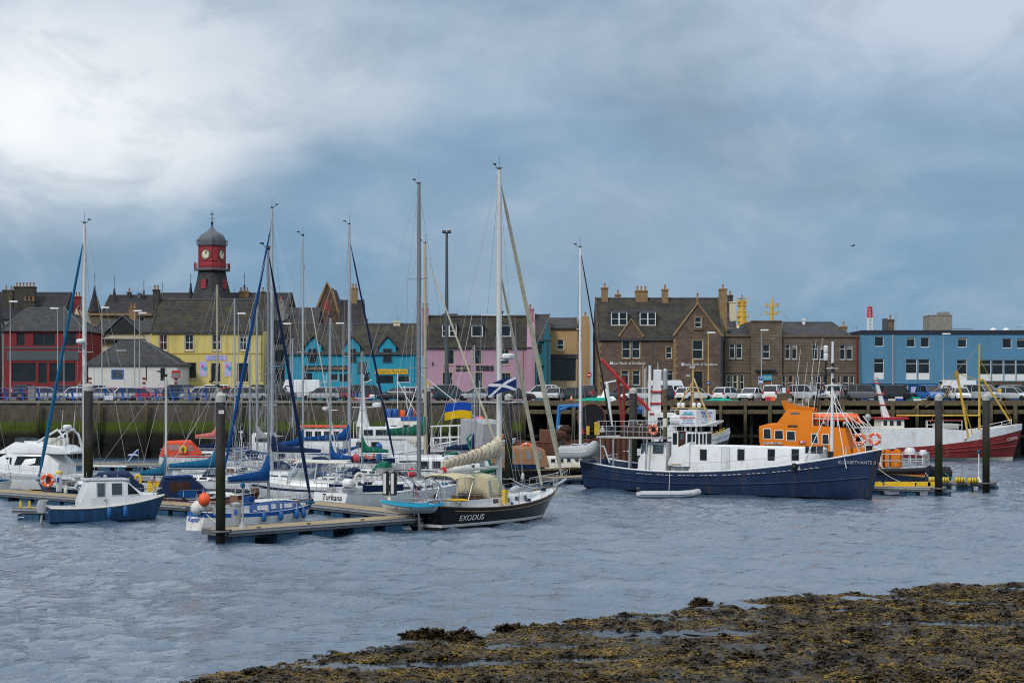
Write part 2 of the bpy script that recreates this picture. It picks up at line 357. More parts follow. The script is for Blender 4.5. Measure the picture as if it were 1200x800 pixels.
mat('paving',(0.20,0.19,0.17),0.9,var=0.2,scale=1.2)
mat('kerb_concrete',(0.26,0.24,0.205),0.9,var=0.25,scale=2,dirt=((0.15,0.13,0.1),0.3,1))
mat('rail_blue',(0.008,0.075,0.36),0.45,var=0.15)
mat('rail_blue_dark',(0.01,0.10,0.22),0.5,var=0.15)
mat('iron_black',(0.014,0.014,0.016),0.5,0.2,var=0.2)
mat('lamp_grey',(0.34,0.35,0.35),0.5,0.4,var=0.1)
mat('timber_old',(0.120,0.095,0.058),0.9,var=0.4,scale=3,bump=0.5,bscale=8)
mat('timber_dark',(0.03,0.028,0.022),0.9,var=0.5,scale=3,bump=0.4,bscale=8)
mat('void_shade',(0.018,0.018,0.017),0.95,var=0.4)  # stands for the shade in the void under the jetty
mat('skin',(0.50,0.30,0.22),0.6,var=0.05)
for nm,c in dict(car_silver=(0.42,0.44,0.46),car_white=(0.76,0.77,0.78),car_black=(0.012,0.013,0.015),car_navy=(0.010,0.018,0.045),car_red=(0.42,0.012,0.02),car_grey=(0.085,0.09,0.10),car_teal=(0.012,0.05,0.065),car_blue=(0.015,0.13,0.40),car_green=(0.03,0.05,0.045)).items():
 mat(nm,c,0.28,0.15 if nm in('car_silver','car_grey')else 0.0,var=0.06,coat=0.6)
mat('plate_yellow',(0.72,0.50,0.02),0.5,var=0.03);mat('plate_white',(0.75,0.75,0.73),0.5,var=0.03)
mat('lamp_red',(0.45,0.01,0.015),0.25,var=0.1);mat('lamp_clear',(0.62,0.63,0.63),0.15,var=0.1)
def zband_mat(key,bands,rough=0.8,nscale=1.5,namp=0.5,bump=0.4,vary=0.3,coords=None):
 """colour by height with ragged edges: weed and algae left by the tide"""
 m=bpy.data.materials.new(key);m.use_nodes=True;t=m.node_tree;b=t.nodes['Principled BSDF'];b.inputs['Roughness'].default_value=rough;b.inputs['Specular IOR Level'].default_value=.12
 g=t.nodes.new('ShaderNodeNewGeometry');sp=t.nodes.new('ShaderNodeSeparateXYZ');t.links.new(g.outputs['Position'],sp.inputs[0])
 n=t.nodes.new('ShaderNodeTexNoise');n.inputs['Scale'].default_value=nscale;n.inputs['Detail'].default_value=8;n.inputs['Roughness'].default_value=0.7
 t.links.new(g.outputs['Position'],n.inputs['Vector'])
 a=t.nodes.new('ShaderNodeMath');a.operation='MULTIPLY_ADD';t.links.new(n.outputs['Fac'],a.inputs[0]);a.inputs[1].default_value=namp*2
 t.links.new(sp.outputs[2],a.inputs[2])
 d=t.nodes.new('ShaderNodeMath');d.operation='MULTIPLY_ADD';t.links.new(a.outputs[0],d.inputs[0]);d.inputs[1].default_value=0.1;d.inputs[2].default_value=-namp*0.1
 r=t.nodes.new('ShaderNodeValToRGB');el=r.color_ramp.elements
 while len(el)<len(bands):el.new(0.5)
 for e,(z,c)in zip(el,bands):e.position=z/10.0;e.color=(*c,1)
 t.links.new(d.outputs[0],r.inputs[0])
 n2=t.nodes.new('ShaderNodeTexNoise');n2.inputs['Scale'].default_value=2.7;n2.inputs['Detail'].default_value=9;n2.inputs['Roughness'].default_value=0.75
 mp_=t.nodes.new('ShaderNodeMapping');mp_.inputs['Scale'].default_value=(1,1,0.35);t.links.new(g.outputs['Position'],mp_.inputs[0]);t.links.new(mp_.outputs[0],n2.inputs['Vector'])
 r2=t.nodes.new('ShaderNodeValToRGB');r2.color_ramp.elements[0].position=0.32;r2.color_ramp.elements[1].position=0.7
 r2.color_ramp.elements[0].color=(1-vary,)*3+(1,);r2.color_ramp.elements[1].color=(1+vary,)*3+(1,)
 t.links.new(n2.outputs['Fac'],r2.inputs[0])
 mx=t.nodes.new('ShaderNodeMix');mx.data_type='RGBA';mx.blend_type='MULTIPLY';mx.inputs[0].default_value=1
 t.links.new(r.outputs[0],mx.inputs[6]);t.links.new(r2.outputs[0],mx.inputs[7]);t.links.new(mx.outputs[2],b.inputs['Base Color'])
 bp=t.nodes.new('ShaderNodeBump');bp.inputs['Strength'].default_value=bump;bp.inputs['Distance'].default_value=0.1
 t.links.new(n2.outputs['Fac'],bp.inputs['Height']);t.links.new(bp.outputs[0],b.inputs['Normal'])
 M[key]=m
zband_mat('quay_stone',[(2.7,(0.010,0.010,0.008)),(3.0,(0.022,0.022,0.012)),(3.35,(0.05,0.055,0.018)),(3.7,(0.058,0.080,0.010)),(4.4,(0.070,0.088,0.018)),(4.75,(0.080,0.068,0.050)),(6.3,(0.098,0.082,0.064)),(6.9,(0.15,0.13,0.10))],nscale=0.9,namp=0.25,vary=0.42)
zband_mat('pile_steel',[(0.4,(0.006,0.006,0.006)),(1.6,(0.012,0.014,0.009)),(3.4,(0.022,0.026,0.010)),(4.1,(0.030,0.027,0.016)),(4.5,(0.050,0.044,0.038)),(8.0,(0.058,0.055,0.056))],nscale=1.2,namp=0.35,vary=0.45,rough=0.7)
zband_mat('jetty_timber',[(1.5,(0.008,0.008,0.007)),(3.0,(0.018,0.02,0.010)),(4.2,(0.045,0.042,0.02)),(5.2,(0.10,0.082,0.048)),(7.0,(0.14,0.11,0.068))],nscale=1.2,namp=0.4,vary=0.4)
# ------------------------------------------------------------------ ground, water, shore
GZ,WZ=7.2,6.7
def nfield(shape,x,y,seed,octs):
 """sum of sines and value noise on numpy arrays"""
 rs=np.random.RandomState(seed);out=np.zeros(shape)
 for(sz,amp)in octs:
  G=rs.rand(64,64)
  u=x/sz+rs.rand()*64;v=y/sz+rs.rand()*64
  iu=np.floor(u).astype(int);iv=np.floor(v).astype(int);fu=u-iu;fv=v-iv
  fu=fu*fu*(3-2*fu);fv=fv*fv*(3-2*fv)
  g=lambda a,b:G[a%64,b%64]
  out+=amp*((g(iu,iv)*(1-fu)+g(iu+1,iv)*fu)*(1-fv)+(g(iu,iv+1)*(1-fu)+g(iu+1,iv+1)*fu)*fv-0.5)
 return out
def grid_mesh(name,xs,ys,Z,m,smooth=True):
 nx,ny=len(xs),len(ys);X,Y=np.meshgrid(xs,ys)
 co=np.stack([X,Y,Z],-1).reshape(-1,3)
 i=np.arange((ny-1)*(nx-1));r,c=i//(nx-1),i%(nx-1);a=r*nx+c
 fs=np.stack([a,a+1,a+nx+1,a+nx],1)
 me=bpy.data.meshes.new(name);me.vertices.add(len(co));me.vertices.foreach_set('co',co.ravel())
 me.loops.add(len(fs)*4);me.loops.foreach_set('vertex_index',fs.ravel());me.polygons.add(len(fs))
 me.polygons.foreach_set('loop_start',np.arange(len(fs))*4);me.polygons.foreach_set('loop_total',np.full(len(fs),4))
 me.polygons.foreach_set('use_smooth',np.full(len(fs),smooth));me.update(calc_edges=True);me.validate()
 me.materials.append(M[m]);return link(name,me)
 # water
m=bpy.data.materials.new('harbour_water');m.use_nodes=True;t=m.node_tree;b=t.nodes['Principled BSDF']
b.inputs['Base Color'].default_value=(0.052,0.094,0.146,1);b.inputs['Roughness'].default_value=0.05;b.inputs['IOR'].default_value=2.3
co=t.nodes.new('ShaderNodeTexCoord')
def wnoise(scale,sx,sy,det,rot):
 mp_=t.nodes.new('ShaderNodeMapping');mp_.inputs['Scale'].default_value=(sx,sy,1);mp_.inputs['Rotation'].default_value=(0,0,R(rot));t.links.new(co.outputs['Object'],mp_.inputs[0])
 n=t.nodes.new('ShaderNodeTexNoise');n.inputs['Scale'].default_value=scale;n.inputs['Detail'].default_value=det;n.inputs['Roughness'].default_value=0.55;n.inputs['Distortion'].default_value=0.4
 t.links.new(mp_.outputs[0],n.inputs['Vector']);return n.outputs['Fac']
na=wnoise(1.3,1.0,2.4,4,12);nb=wnoise(3.4,1.0,2.6,5,-14)
ad=t.nodes.new('ShaderNodeMath');ad.operation='MULTIPLY_ADD';t.links.new(nb,ad.inputs[0]);ad.inputs[1].default_value=0.45;t.links.new(na,ad.inputs[2])
gust=wnoise(0.035,1.0,1.8,3,20)
gr=t.nodes.new('ShaderNodeMapRange');gr.inputs['From Min'].default_value=0.35;gr.inputs['From Max'].default_value=0.65;gr.inputs['To Min'].default_value=0.45;gr.inputs['To Max'].default_value=1.0;t.links.new(gust,gr.inputs[0])
bp=t.nodes.new('ShaderNodeBump');bp.inputs['Distance'].default_value=0.24;t.links.new(gr.outputs[0],bp.inputs['Strength'])
t.links.new(ad.outputs[0],bp.inputs['Height']);t.links.new(bp.outputs[0],b.inputs['Normal'])
M['water']=m
xs=np.concatenate([[-700,-400,-220,-140,-100,-80],np.arange(-64,64.01,0.36),[80,100,140,220,400,700]])
ys=np.concatenate([[20,30],np.arange(38,125,0.30),np.arange(125,204,0.7),[205,207,210,215]])
Xw,Yw=np.meshgrid(xs,ys);rs=np.random.RandomState(5);Zw=np.zeros_like(Xw)
for k in range(34):
 lam=0.9*(6.0**rs.rand());th=R(70)+rs.randn()*0.62;kx,ky=math.cos(th)*2*math.pi/lam,math.sin(th)*2*math.pi/lam
 Zw+=0.0105*lam**0.85*np.sin(kx*Xw+ky*Yw+rs.rand()*6.28+1.5*nfield(Xw.shape,Xw,Yw,40+k,[(9,1.0)]))
calm=0.45+1.1*np.clip(0.5+nfield(Xw.shape,Xw,Yw,3,[(34,0.9),(15,0.6)]),0,1)
fade=np.clip((64-np.abs(Xw))/8,0,1)*np.clip((Yw-38)/4,0,1)*np.clip((204-Yw)/20,0.0,1)
struct(grid_mesh('water',xs,ys,Zw*calm*fade,'water'))
# shore of seaweed in front
SHX=[-60,-30,-15,-8.3,-7.4,-5.5,-3.5,-2.76,0,3.1,6.45,10,13.9,21.7,26,40,80,200]
SHY=[6,22,36,45.2,47,49.3,51.4,52.4,54.7,58.5,61.3,63.3,66.1,68.8,70,74,80,90]
def shore_d(x,y):return(np.interp(x,SHX,SHY)-y)*0.78
POOLS=[(a,b,c*1.35,d*1.5)for a,b,c,d in[(-3.2,46.6,1.9,0.55),(-0.6,46.9,1.3,0.45),(1.3,50.2,1.2,0.45),(4.6,52.4,2.1,0.7),(7.2,52.9,0.9,0.4),(14.0,54.2,1.3,0.45),(15.8,54.0,1.2,0.4),(2.6,47.0,1.0,0.4),(5.0,57.0,1.2,0.4),(11.0,50.0,0.8,0.3),(9.2,56.0,0.8,0.3),(12.4,58.5,1.1,.35),(17.5,60.5,1.0,.35)]]
def pool_level(x,y):
 d0=float(shore_d(np.array([x]),np.array([y]))[0]);return 0.028*min(d0,12)+0.05
def shore_h(x,y,fine=True):
 sh=x.shape;d=shore_d(x+0*y,y)+nfield(sh,x,y,11,[(4.0,1.6),(1.6,1.0),(0.6,0.5)])
 h=np.where(d>0,0.028*np.minimum(d,12)+0.02*np.clip(d,0,1),0.22*np.maximum(d,-8))
 h=np.maximum(h,-1.2)
 h=h+np.clip(d+0.5,0,1)*nfield(sh,x,y,21,[(3.2,0.20),(1.2,0.22),(0.5,0.13),(0.22,0.06)])
 bank=np.interp(y,[-40,2,35,60],[6.3,6.2,0.5,0]);h=h+np.clip(bank,0,9)*np.clip(d/6,0,1)
 for(px_,py_,ra,rb)in POOLS:
  q2=((x-px_)/(ra+.9))**2+((y-py_+1.3)/(rb+1.9))**2+nfield(sh,x,y,33,[(1.5,.9)]);w2=np.clip(1.6-q2,0,1);lv=pool_level(px_,py_)
  h=h*(1-w2)+(lv+.03+.22*(h-lv))*w2
  q=((x-px_)/ra)**2+((y-py_)/rb)**2+nfield(sh,x,y,31,[(0.9,1.3),(0.35,0.9)])
  w=np.clip(1.3-q,0,1);h=np.where(w>0,np.minimum(h,lv+0.08-0.4*w),h)
 return h,d
m=bpy.data.materials.new('wrack_shore');m.use_nodes=True;t=m.node_tree;b=t.nodes['Principled BSDF'];b.inputs['Roughness'].default_value=0.7;b.inputs['Specular IOR Level'].default_value=.25
co=t.nodes.new('ShaderNodeTexCoord')
def ramp(fac,stops):
 r=t.nodes.new('ShaderNodeValToRGB');e=r.color_ramp.elements
 while len(e)<len(stops):e.new(0.5)
 for q,(p,c)in zip(e,stops):q.position=p;q.color=(*c,1)
 t.links.new(fac,r.inputs[0]);return r.outputs[0]
n=t.nodes.new('ShaderNodeTexNoise');n.inputs['Scale'].default_value=1.1;n.inputs['Detail'].default_value=10;n.inputs['Roughness'].default_value=0.78;t.links.new(co.outputs['Object'],n.inputs['Vector'])
t.links.new(ramp(n.outputs['Fac'],[(0.36,(0.005,0.004,0.003)),(0.48,(0.016,0.011,0.006)),(0.58,(0.036,0.025,0.009)),(0.70,(0.075,0.052,0.012))]),b.inputs['Base Color'])  # ground tones darkened to stand for shadow and black gaps between the fronds
wr=t.nodes.new('ShaderNodeMapRange');wr.inputs['From Min'].default_value=.42;wr.inputs['From Max'].default_value=.58;wr.inputs['To Min'].default_value=.14;wr.inputs['To Max'].default_value=.8;t.links.new(n.outputs['Fac'],wr.inputs[0]);t.links.new(wr.outputs[0],b.inputs['Roughness']);b.inputs['Specular IOR Level'].default_value=.32
bn=t.nodes.new('ShaderNodeTexNoise');bn.inputs['Scale'].default_value=14;bn.inputs['Detail'].default_value=6;t.links.new(co.outputs['Object'],bn.inputs['Vector'])
bp=t.nodes.new('ShaderNodeBump');bp.inputs['Strength'].default_value=0.9;bp.inputs['Distance'].default_value=0.06;t.links.new(bn.outputs['Fac'],bp.inputs['Height']);t.links.new(bp.outputs[0],b.inputs['Normal'])
M['shore']=m
xs=np.concatenate([[-300,-120,-60,-40,-25,-16],np.arange(-14,27.01,0.12),[30,36,45,70,140,300]])
ys=np.concatenate([[-60,-20,0,10,20,28,34,36],np.arange(37.5,73,0.12),[76,80,90]])
X_,Y_=np.meshgrid(xs,ys);H_,D_=shore_h(X_,Y_)
struct(grid_mesh('beach',xs,ys,H_,'shore'))
# pools left by the tide
mat('tide_water',(0.02,0.022,0.022),0.06,var=0.2,bump=0.12,bscale=8)
for(px_,py_,ra,rb)in POOLS:
 lev=pool_level(px_,py_)
 mb=MB();mb.poly([(px_+1.35*ra*math.cos(a),py_+1.35*rb*math.sin(a),lev)for a in np.linspace(0,2*math.pi,25)[:-1]])
 struct(mb.build('tide_pool_water','tide_water'))
 # fronds of wrack lying over the shore
def fronds(seed,N,box,keep,lift,size,mname,name,clump):
 rs=np.random.RandomState(seed)
 x=rs.uniform(box[0],box[1],N);y=rs.uniform(box[2],box[3],N)
 if clump:
  cx=rs.uniform(box[0],box[1],N//clump);cy=rs.uniform(box[2],box[3],N//clump);q=rs.randint(0,len(cx),N)
  rr=np.abs(rs.randn(N))*0.22;aa=rs.rand(N)*6.28;x=cx[q]+rr*np.cos(aa);y=cy[q]+rr*np.sin(aa)*0.8;lf=np.clip(0.20-rr*0.5,0,0.2)*lift
 else:lf=0*x
 h,d=shore_h(x[None],y[None]);h=h[0];d=d[0]
 ok=(d>keep)&(rs.rand(N)<np.clip(0.35+0.9*nfield(x[None].shape,x[None],y[None],77+seed,[(3,1.0),(1.2,0.7)])[0]+0.3,0.08,1))
 for(px_,py_,ra,rb)in POOLS:ok&=(((x-px_)/ra)**2+((y-py_)/rb)**2>rs.uniform(0.7,1.25,N))
 x,y,h,lf=x[ok],y[ok],h[ok],lf[ok];n=len(x)
 L=size*rs.uniform(0.5,1.5,n);W=L*rs.uniform(0.10,0.24,n);a=rs.rand(n)*6.28;ux,uy=np.cos(a),np.sin(a)
 z0=h+lf+rs.uniform(-0.01,0.03,n);up=rs.uniform(-0.02,0.26,n)*L;tw=rs.uniform(-0.4,0.4,n)*W
 P=[]
 for(s_,k,zz,ww)in((0,0.35,0,0),(0.5,1,1.0,0.5),(1,0.4,0.55,1)):
  bx,by=x+ux*L*(s_-.5),y+uy*L*(s_-.5);z=z0+up*zz
  P.append(np.stack([bx-uy*W*k,by+ux*W*k,z+tw*ww],1));P.append(np.stack([bx+uy*W*k,by-ux*W*k,z-tw*ww],1))
 V=np.stack(P,1).reshape(-1,3);base=np.arange(n)[:,None]*6
 F=np.concatenate([base+np.array([[0,1,3,2]]),base+np.array([[2,3,5,4]])],0)
 me=bpy.data.meshes.new(name);me.vertices.add(len(V));me.vertices.foreach_set('co',V.ravel());me.loops.add(F.size);me.loops.foreach_set('vertex_index',F.ravel())
 me.polygons.add(len(F));me.polygons.foreach_set('loop_start',np.arange(len(F))*4);me.polygons.foreach_set('loop_total',np.full(len(F),4));me.update(calc_edges=True);me.materials.append(M[mname])
 return link(name,me)
def frond_mat(key,stops,rough=0.5):
 global t
 m=bpy.data.materials.new(key);m.use_nodes=True;t=m.node_tree;b=t.nodes['Principled BSDF'];b.inputs['Roughness'].default_value=rough;b.inputs['Specular IOR Level'].default_value=.1
 co=t.nodes.new('ShaderNodeTexCoord');n=t.nodes.new('ShaderNodeTexNoise');n.inputs['Scale'].default_value=0.9;n.inputs['Detail'].default_value=9;n.inputs['Roughness'].default_value=0.72
 t.links.new(co.outputs['Object'],n.inputs['Vector']);t.links.new(ramp(n.outputs['Fac'],stops),b.inputs['Base Color']);M[key]=m
frond_mat('wrack_a',[(0.33,(0.008,0.006,0.004)),(0.43,(0.045,0.027,0.006)),(0.54,(0.115,0.072,0.011)),(0.67,(0.27,0.165,0.014))])
frond_mat('wrack_b',[(0.36,(0.008,0.006,0.005)),(0.50,(0.035,0.024,0.012)),(0.66,(0.095,0.062,0.016))])
BX=(-12,25,38,71)
tag(fronds(1,170000,BX,0.12,0,0.20,'wrack_a','seaweed',0),'olive and ochre seaweed spread over the near shore','seaweed',kind='stuff')
tag(fronds(2,70000,BX,0.15,.55,0.20,'wrack_b','seaweed',60),'dark brown tufts of seaweed heaped on the near shore and its edge','seaweed',kind='stuff')
# one tuft standing out of the water and one big dark heap low in the picture
def weed_heap(c,rx,ry,rz,n,label):
 rs=random.Random(int(c[0]*100));mb=MB()
 for i in range(n):
  a=rs.random()*6.28;q=rs.random()**0.5;x,y=c[0]+rx*q*math.cos(a),c[1]+ry*q*math.sin(a);z=c[2]+rz*(1-q*q)*rs.uniform(0.3,1.1)
  L=rs.uniform(0.08,0.2);W=L*0.3;d=rs.random()*6.28;u=Vector((math.cos(d),math.sin(d),rs.uniform(-.2,.8))).normalized()*L;w=Vector((-math.sin(d),math.cos(d),rs.uniform(-.5,.5)))*W;p=Vector((x,y,z))
  mb.add([p-w*.4,p+w*.4,p+u*.5+w,p+u*.5-w,p+u+w*.3,p+u-w*.3],[(0,1,2,3),(3,2,4,5)])
 mb.lathe([(0.02,rz*.8),(0.5*rx,rz*.62),(.85*rx,rz*.25),(rx,-0.15)],c,14,squash=ry/rx)
 tag(mb.build('seaweed_heap','wrack_b'),label,'seaweed')
weed_heap((-2.75,53.7,0.0),1.0,0.45,0.22,900,'black seaweed covered rock standing in the water just off the shore')
weed_heap((6.6,45.6,0.35),0.75,0.6,0.42,900,'dark seaweed covered boulder at the bottom edge of the shore')
weed_heap((7.1,61.1,0.05),0.42,0.35,0.28,400,'small dark seaweed tuft on the water edge right of mid shore')
weed_heap((0.0,54.9,0.05),0.6,0.35,0.16,400,'low seaweed covered stone at the water edge in mid shore')
weed_heap((-1.6,52.3,0.1),0.55,0.4,0.34,400,'round seaweed covered stone at the water edge behind the offshore rock')
# ------------------------------------------------------------------ quay, street level
QX=XA(612,205)
mb=MB();mb.quad((-900,205.3,WZ),(QX,205.3,WZ),(QX,206.3,WZ),(-900,206.3,WZ));mb.quad((-900,206.3,WZ),(QX,206.3,WZ),(QX,206.3,GZ),(-900,206.3,GZ));mb.quad((-900,206.3,GZ),(QX,206.3,GZ),(QX,1600,GZ),(-900,1600,GZ));mb.quad((QX,213.02,GZ),(900,213.02,GZ),(900,1600,GZ),(QX,1600,GZ))
struct(mb.build('ground','paving'))
mb=MB();mb.quad((-900,208.5,GZ+.004),(QX-.5,208.5,GZ+.004),(QX-.5,221,GZ+.004),(-900,221,GZ+.004));mb.quad((QX,213.3,GZ+.004),(900,213.3,GZ+.004),(900,221,GZ+.004),(QX,221,GZ+.004))
struct(mb.build('road','asphalt'))
# stone quay wall, roughened mesh
wx=np.concatenate([[-300,-120,-90],np.arange(-72,QX,0.5),[QX]]);wz=np.linspace(-1.0,WZ+0.22,34)
Xq,Zq=np.meshgrid(wx,wz)
yy=205.0-nfield(Xq.shape,Xq,Zq,9,[(3,.10),(.9,.12)])-0.35*np.clip((2.9-Zq)/1.0,0,1)*(0.6+nfield(Xq.shape,Xq,Zq,10,[(1.1,1.0),(.45,.8)]))-0.06*(6.5-Zq)
q=grid_mesh('weedy_wall',wx,wz,0*Xq,'quay_stone');me=q.data
co_=np.stack([Xq,yy,Zq],-1).reshape(-1,3);me.vertices.foreach_set('co',co_.ravel());me.update()
root=thing('quay_wall','long stone quay wall with green algae and black weed on the left','quay wall',(0,205,0))
q.parent=root;q.matrix_parent_inverse=Matrix.Translation((0,-205,0));q.name='wall_face'
mb=MB();mb.box(-300,QX,-0.30,0.32,WZ+.225,WZ+.45);mb.build('coping','kerb_concrete',root)
mb=MB();mb.box(QX-.02,QX+.4,0,8.0,-1,WZ-.02);mb.build('end_return','quay_stone',root)
for px_ in(46,117,172,281,349,470,530):
 x=XA(px_,204.6);mb=MB();mb.obox((x,-0.75,3.4),(0.34,0.36,7.0));mb.build('fender_post','jetty_timber',root)
 # concrete blocks behind the blue railing
random.seed(3)
for i,px_ in enumerate(range(3,243,19)):
 if i%3==1:continue
 x=XA(px_+9,205);nb_=globals().get('nb_',-1)+1;r=thing('concrete_block',('leftmost','second','third','fourth','fifth','sixth','seventh','eighth','ninth','tenth')[nb_]+' pale concrete block from the left under the blue railing','block',(x,205.55,WZ+.0),0,'concrete blocks along the railing')
 mb=MB();w=0.72 if i%2 else 0.6;mb.box(-w,w,-.18,.18,0.46,.86);mb.build('block_body','kerb_concrete',r)
 for s in(-1,1):mb=MB();mb.box(s*.35-.06,s*.35+.06,-.19,-.17,.56,.64);mb.build('lifting_slot','black',r)
 # blue railing with curved posts
rl=thing('blue_railing','blue steel railing with curved posts along the quay edge','railing',(XA(-12,205),204.95,WZ+.45))
n=14;step=(XA(243,205)-XA(-12,205))/(n-1)
for i in range(n):
 mb=MB();x=i*step
 pr=[(0,0.0),(0.0,.5),(-.06,.95),(-.20,1.35),(-.34,1.62)]
 mb.loft([[(x-.13+.2*(z/1.6)*-1,y-.05,z),(x+.09-.2*(z/1.6),y-.05,z),(x+.09-.2*(z/1.6),y+.05,z),(x-.13-.2*(z/1.6),y+.05,z)]for y,z in pr]);mb.build('railing_post','rail_blue',rl)
for z,y,s in((.50,-.02,.05),(1.08,-.12,.035),(1.60,-.33,.035)):
 mb=MB();mb.tube([(-.3,y,z),((n-1)*step+.2,y,z)],s,8);mb.build('rail','rail_blue',rl)
 # black picket fence at the roadside
def picket(px0,px1,Y,label,z1=1.05):
 x0,x1=XA(px0,Y),XA(px1,Y);r=thing('picket_fence',label,'fence',(x0,Y,GZ),0,'black picket fences along the quay')
 mb=MB();x=0
 while x<x1-x0:mb.box(x-.016,x+.016,-.016,.016,.08,z1+.08);x+=0.16
 mb.build('pickets','iron_black',r)
 mb=MB();[mb.box(0,x1-x0,-.02,.02,z-.02,z+.02)for z in(.16,z1-.06)];mb.build('rail','iron_black',r)
 k=max(2,int((x1-x0)/2.4));mb=MB();mb.box(-.035,.035,-.035,.035,0,z1+.16);me=mb.mesh('fence_post','iron_black');[link('fence_post',me,r,((x1-x0)*i/k,0,0))for i in range(k+1)]
picket(-15,245,207.4,'black picket fence behind the blue railing');picket(246,480,206.6,'black picket fence before the turquoise and yellow buildings');picket(505,612,206.6,'black picket fence before the pink building')
picket(724,800,212.6,'black picket fence beyond the jetty before the bank',1.0)
# shade under the jetty is put into the dark colour of its back wall; timber jetty on piles
JX1=XA(1330,205)
jt=thing('timber_jetty','old timber jetty on piles in front of the bank and the blue building','jetty',(QX,205,0))
W=JX1-QX
mb=MB();mb.box(0.45,W,0,8.0,GZ-.5,GZ);mb.build('deck','timber_old',jt)
mb=MB();mb.box(0,W,-.28,-.003,WZ-.12,WZ+.22);mb.build('kerb_beam','jetty_timber',jt)
mb=MB();mb.box(0,W,-.22,.12,WZ-1.15,WZ-.62);mb.build('waling','jetty_timber',jt)
mb=MB();mb.box(0.4,W,-.12,.10,2.55,2.95);mb.build('lower_waling','jetty_timber',jt)
n=int(W/3.0);random.seed(5)
for i in range(n+1):
 x=min(W-.2,.25+i*W/n);mb=MB();w=random.uniform(.17,.24);mb.box(x-w,x+w,-.5,-.285,-1,WZ-.1+random.uniform(-.1,.3));mb.build('fender_pile','jetty_timber',jt)
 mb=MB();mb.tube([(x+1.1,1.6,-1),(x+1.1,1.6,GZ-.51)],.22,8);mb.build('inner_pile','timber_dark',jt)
mb=MB();mb.box(.45,W,7.6,7.98,-1,GZ-.51);mb.build('back_wall','void_shade',jt)
mb=MB()
for i in range(0,n,1):
 x=.25+i*W/n;mb.obox((x+W/n/2,3.0,4.4),(.2,.2,5.2),0,R(42)if i%2 else R(-42))
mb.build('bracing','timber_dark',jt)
# ------------------------------------------------------------------ pontoons and piles
def pontoon(a,b2,w,label,z=0.72,floats=True,name='pontoon'):
 a,b2=Vector((*a,0)),Vector((*b2,0));d=b2-a;L=d.length;r=thing(name,label,'pontoon',(a.x,a.y,0),math.atan2(d.y,d.x),'floating pontoons of the marina')
 mb=MB();nb=int(L/0.14)
 for i in range(nb):mb.box(L*i/nb+.008,L*(i+1)/nb-.006,-w/2+.10,w/2-.10,z-.03,z+random.uniform(0,.006))
 mb.build('deck_boards','pontoon_deck',r)
 mb=MB()
 for s in(-1,1):mb.box(0,L,s*w/2-.09,s*w/2+.09,z-.30,z+.02)
 mb.box(-.08,-.003,-w/2,w/2,z-.30,z+.02);mb.box(L+.003,L+.08,-w/2,w/2,z-.30,z+.02);mb.box(0.01,L-.01,-w/2+.1,w/2-.1,z-.22,z-.06);mb.build('frame','pontoon_frame',r)
 mb=MB();[mb.box(0,L,s*(w/2+.095),s*(w/2+.15),z-.14,z-.04)for s in(-1,1)];mb.build('fender_strip','grey_plastic',r)
 if floats:
  x=.3
  while x<L-1.0:
   mb=MB();g=random.choice((1.3,1.5));mb.box(x,x+g,-w/2+.02,w/2-.02,-.30,z-.305);mb.build('float','pontoon_float',r);x+=g+random.choice((.5,.9,1.5))
 return r,L
def cleat(r,x,y,z):
 mb=MB();mb.tube([(x-.16,y,z+.09),(x+.16,y,z+.09)],.022,6);[mb.tube([(x+s*.06,y,z),(x+s*.06,y,z+.09)],.025,6)for s in(-1,1)];mb.build('cleat','iron_black',r)
PA=(XA(252,87.2),87.2);PB=(XA(478,97),97.0)
pf,L=pontoon(PA,PB,2.3,'near timber decked finger pontoon with blue floats before the blue and white sloop')
for x in(2.2,5.6,9.5):cleat(pf,x,-.95,.725)
pontoon((XA(360,110),110),(XA(486,99.6),99.6),2.2,'short pontoon leading from behind the white stern to the near finger')
pontoon((XA(-60,128),128),(XA(236,106.5),106.5),2.3,'long pontoon walkway at left under the white cruiser and the blue cabin boat')
pontoon((XA(22,104.5),104.5),(XA(70,104.0),104.0),1.6,'small landing stage with yellow posts astern of the blue cabin boat')
pontoon((XA(92,172),172),(XA(210,168),168),2.2,'far pontoon behind the navy sprayhood yacht')
pontoon((XA(1010,129.5),129.5),(XA(1106,127.0),127.0),2.2,'pontoon beside the lifeboat stern with yellow fenders')
pontoon((XA(1088,136),136),(XA(1166,134.0),134.0),1.4,'outer pontoon between the two right hand piles carrying ribbed yellow fenders')
pontoon((XA(570,152),152),(XA(655,146.0),146.0),2.2,'pontoon behind the black yacht leading to the brown canopied motorsailer')
pontoon((XA(640,141.5),141.5),(XA(720,148.0),148.0),2.2,'pontoon end tucked behind the blue trawler stern')
mat('cap_grey',(0.42,0.41,0.37),0.6,var=0.2,dirt=((0.2,0.2,0.12),0.5,2))
def pile(px_,Y,py_top,r_,label,cap='cap_grey',sq=False):
 x=XA(px_,Y);z=ZA(py_top,Y);g=thing('mooring_pile',label,'pile',(x,Y,0),0,'steel mooring piles')
 r_*=.88;mb=MB();mb.lathe([(r_,-1.5),(r_,z-.55)],(0,0,0),16);mb.build('shaft','pile_steel',g,True)
 mb=MB();mb.lathe([(r_+.02,z-.55),(r_+.02,z-.2),(r_*.3,z)],(0,0,0),16);mb.build('cap',cap,g,True)
 mb=MB();mb.torus((0,0,.78),r_+.16,.06,'z',16,6);mb.box(-.5,.5,r_+.2,r_+.32,.66,.84);mb.build('guide_collar','pontoon_frame',g)
 return g
pile(258.5,85.6,459,.29,'near left mooring pile with a white peaked cap at the end of the finger pontoon')
pile(103.5,118.3,449,.38,'mooring pile with a white cap beside the navy sloop mast behind the blue cabin boat')
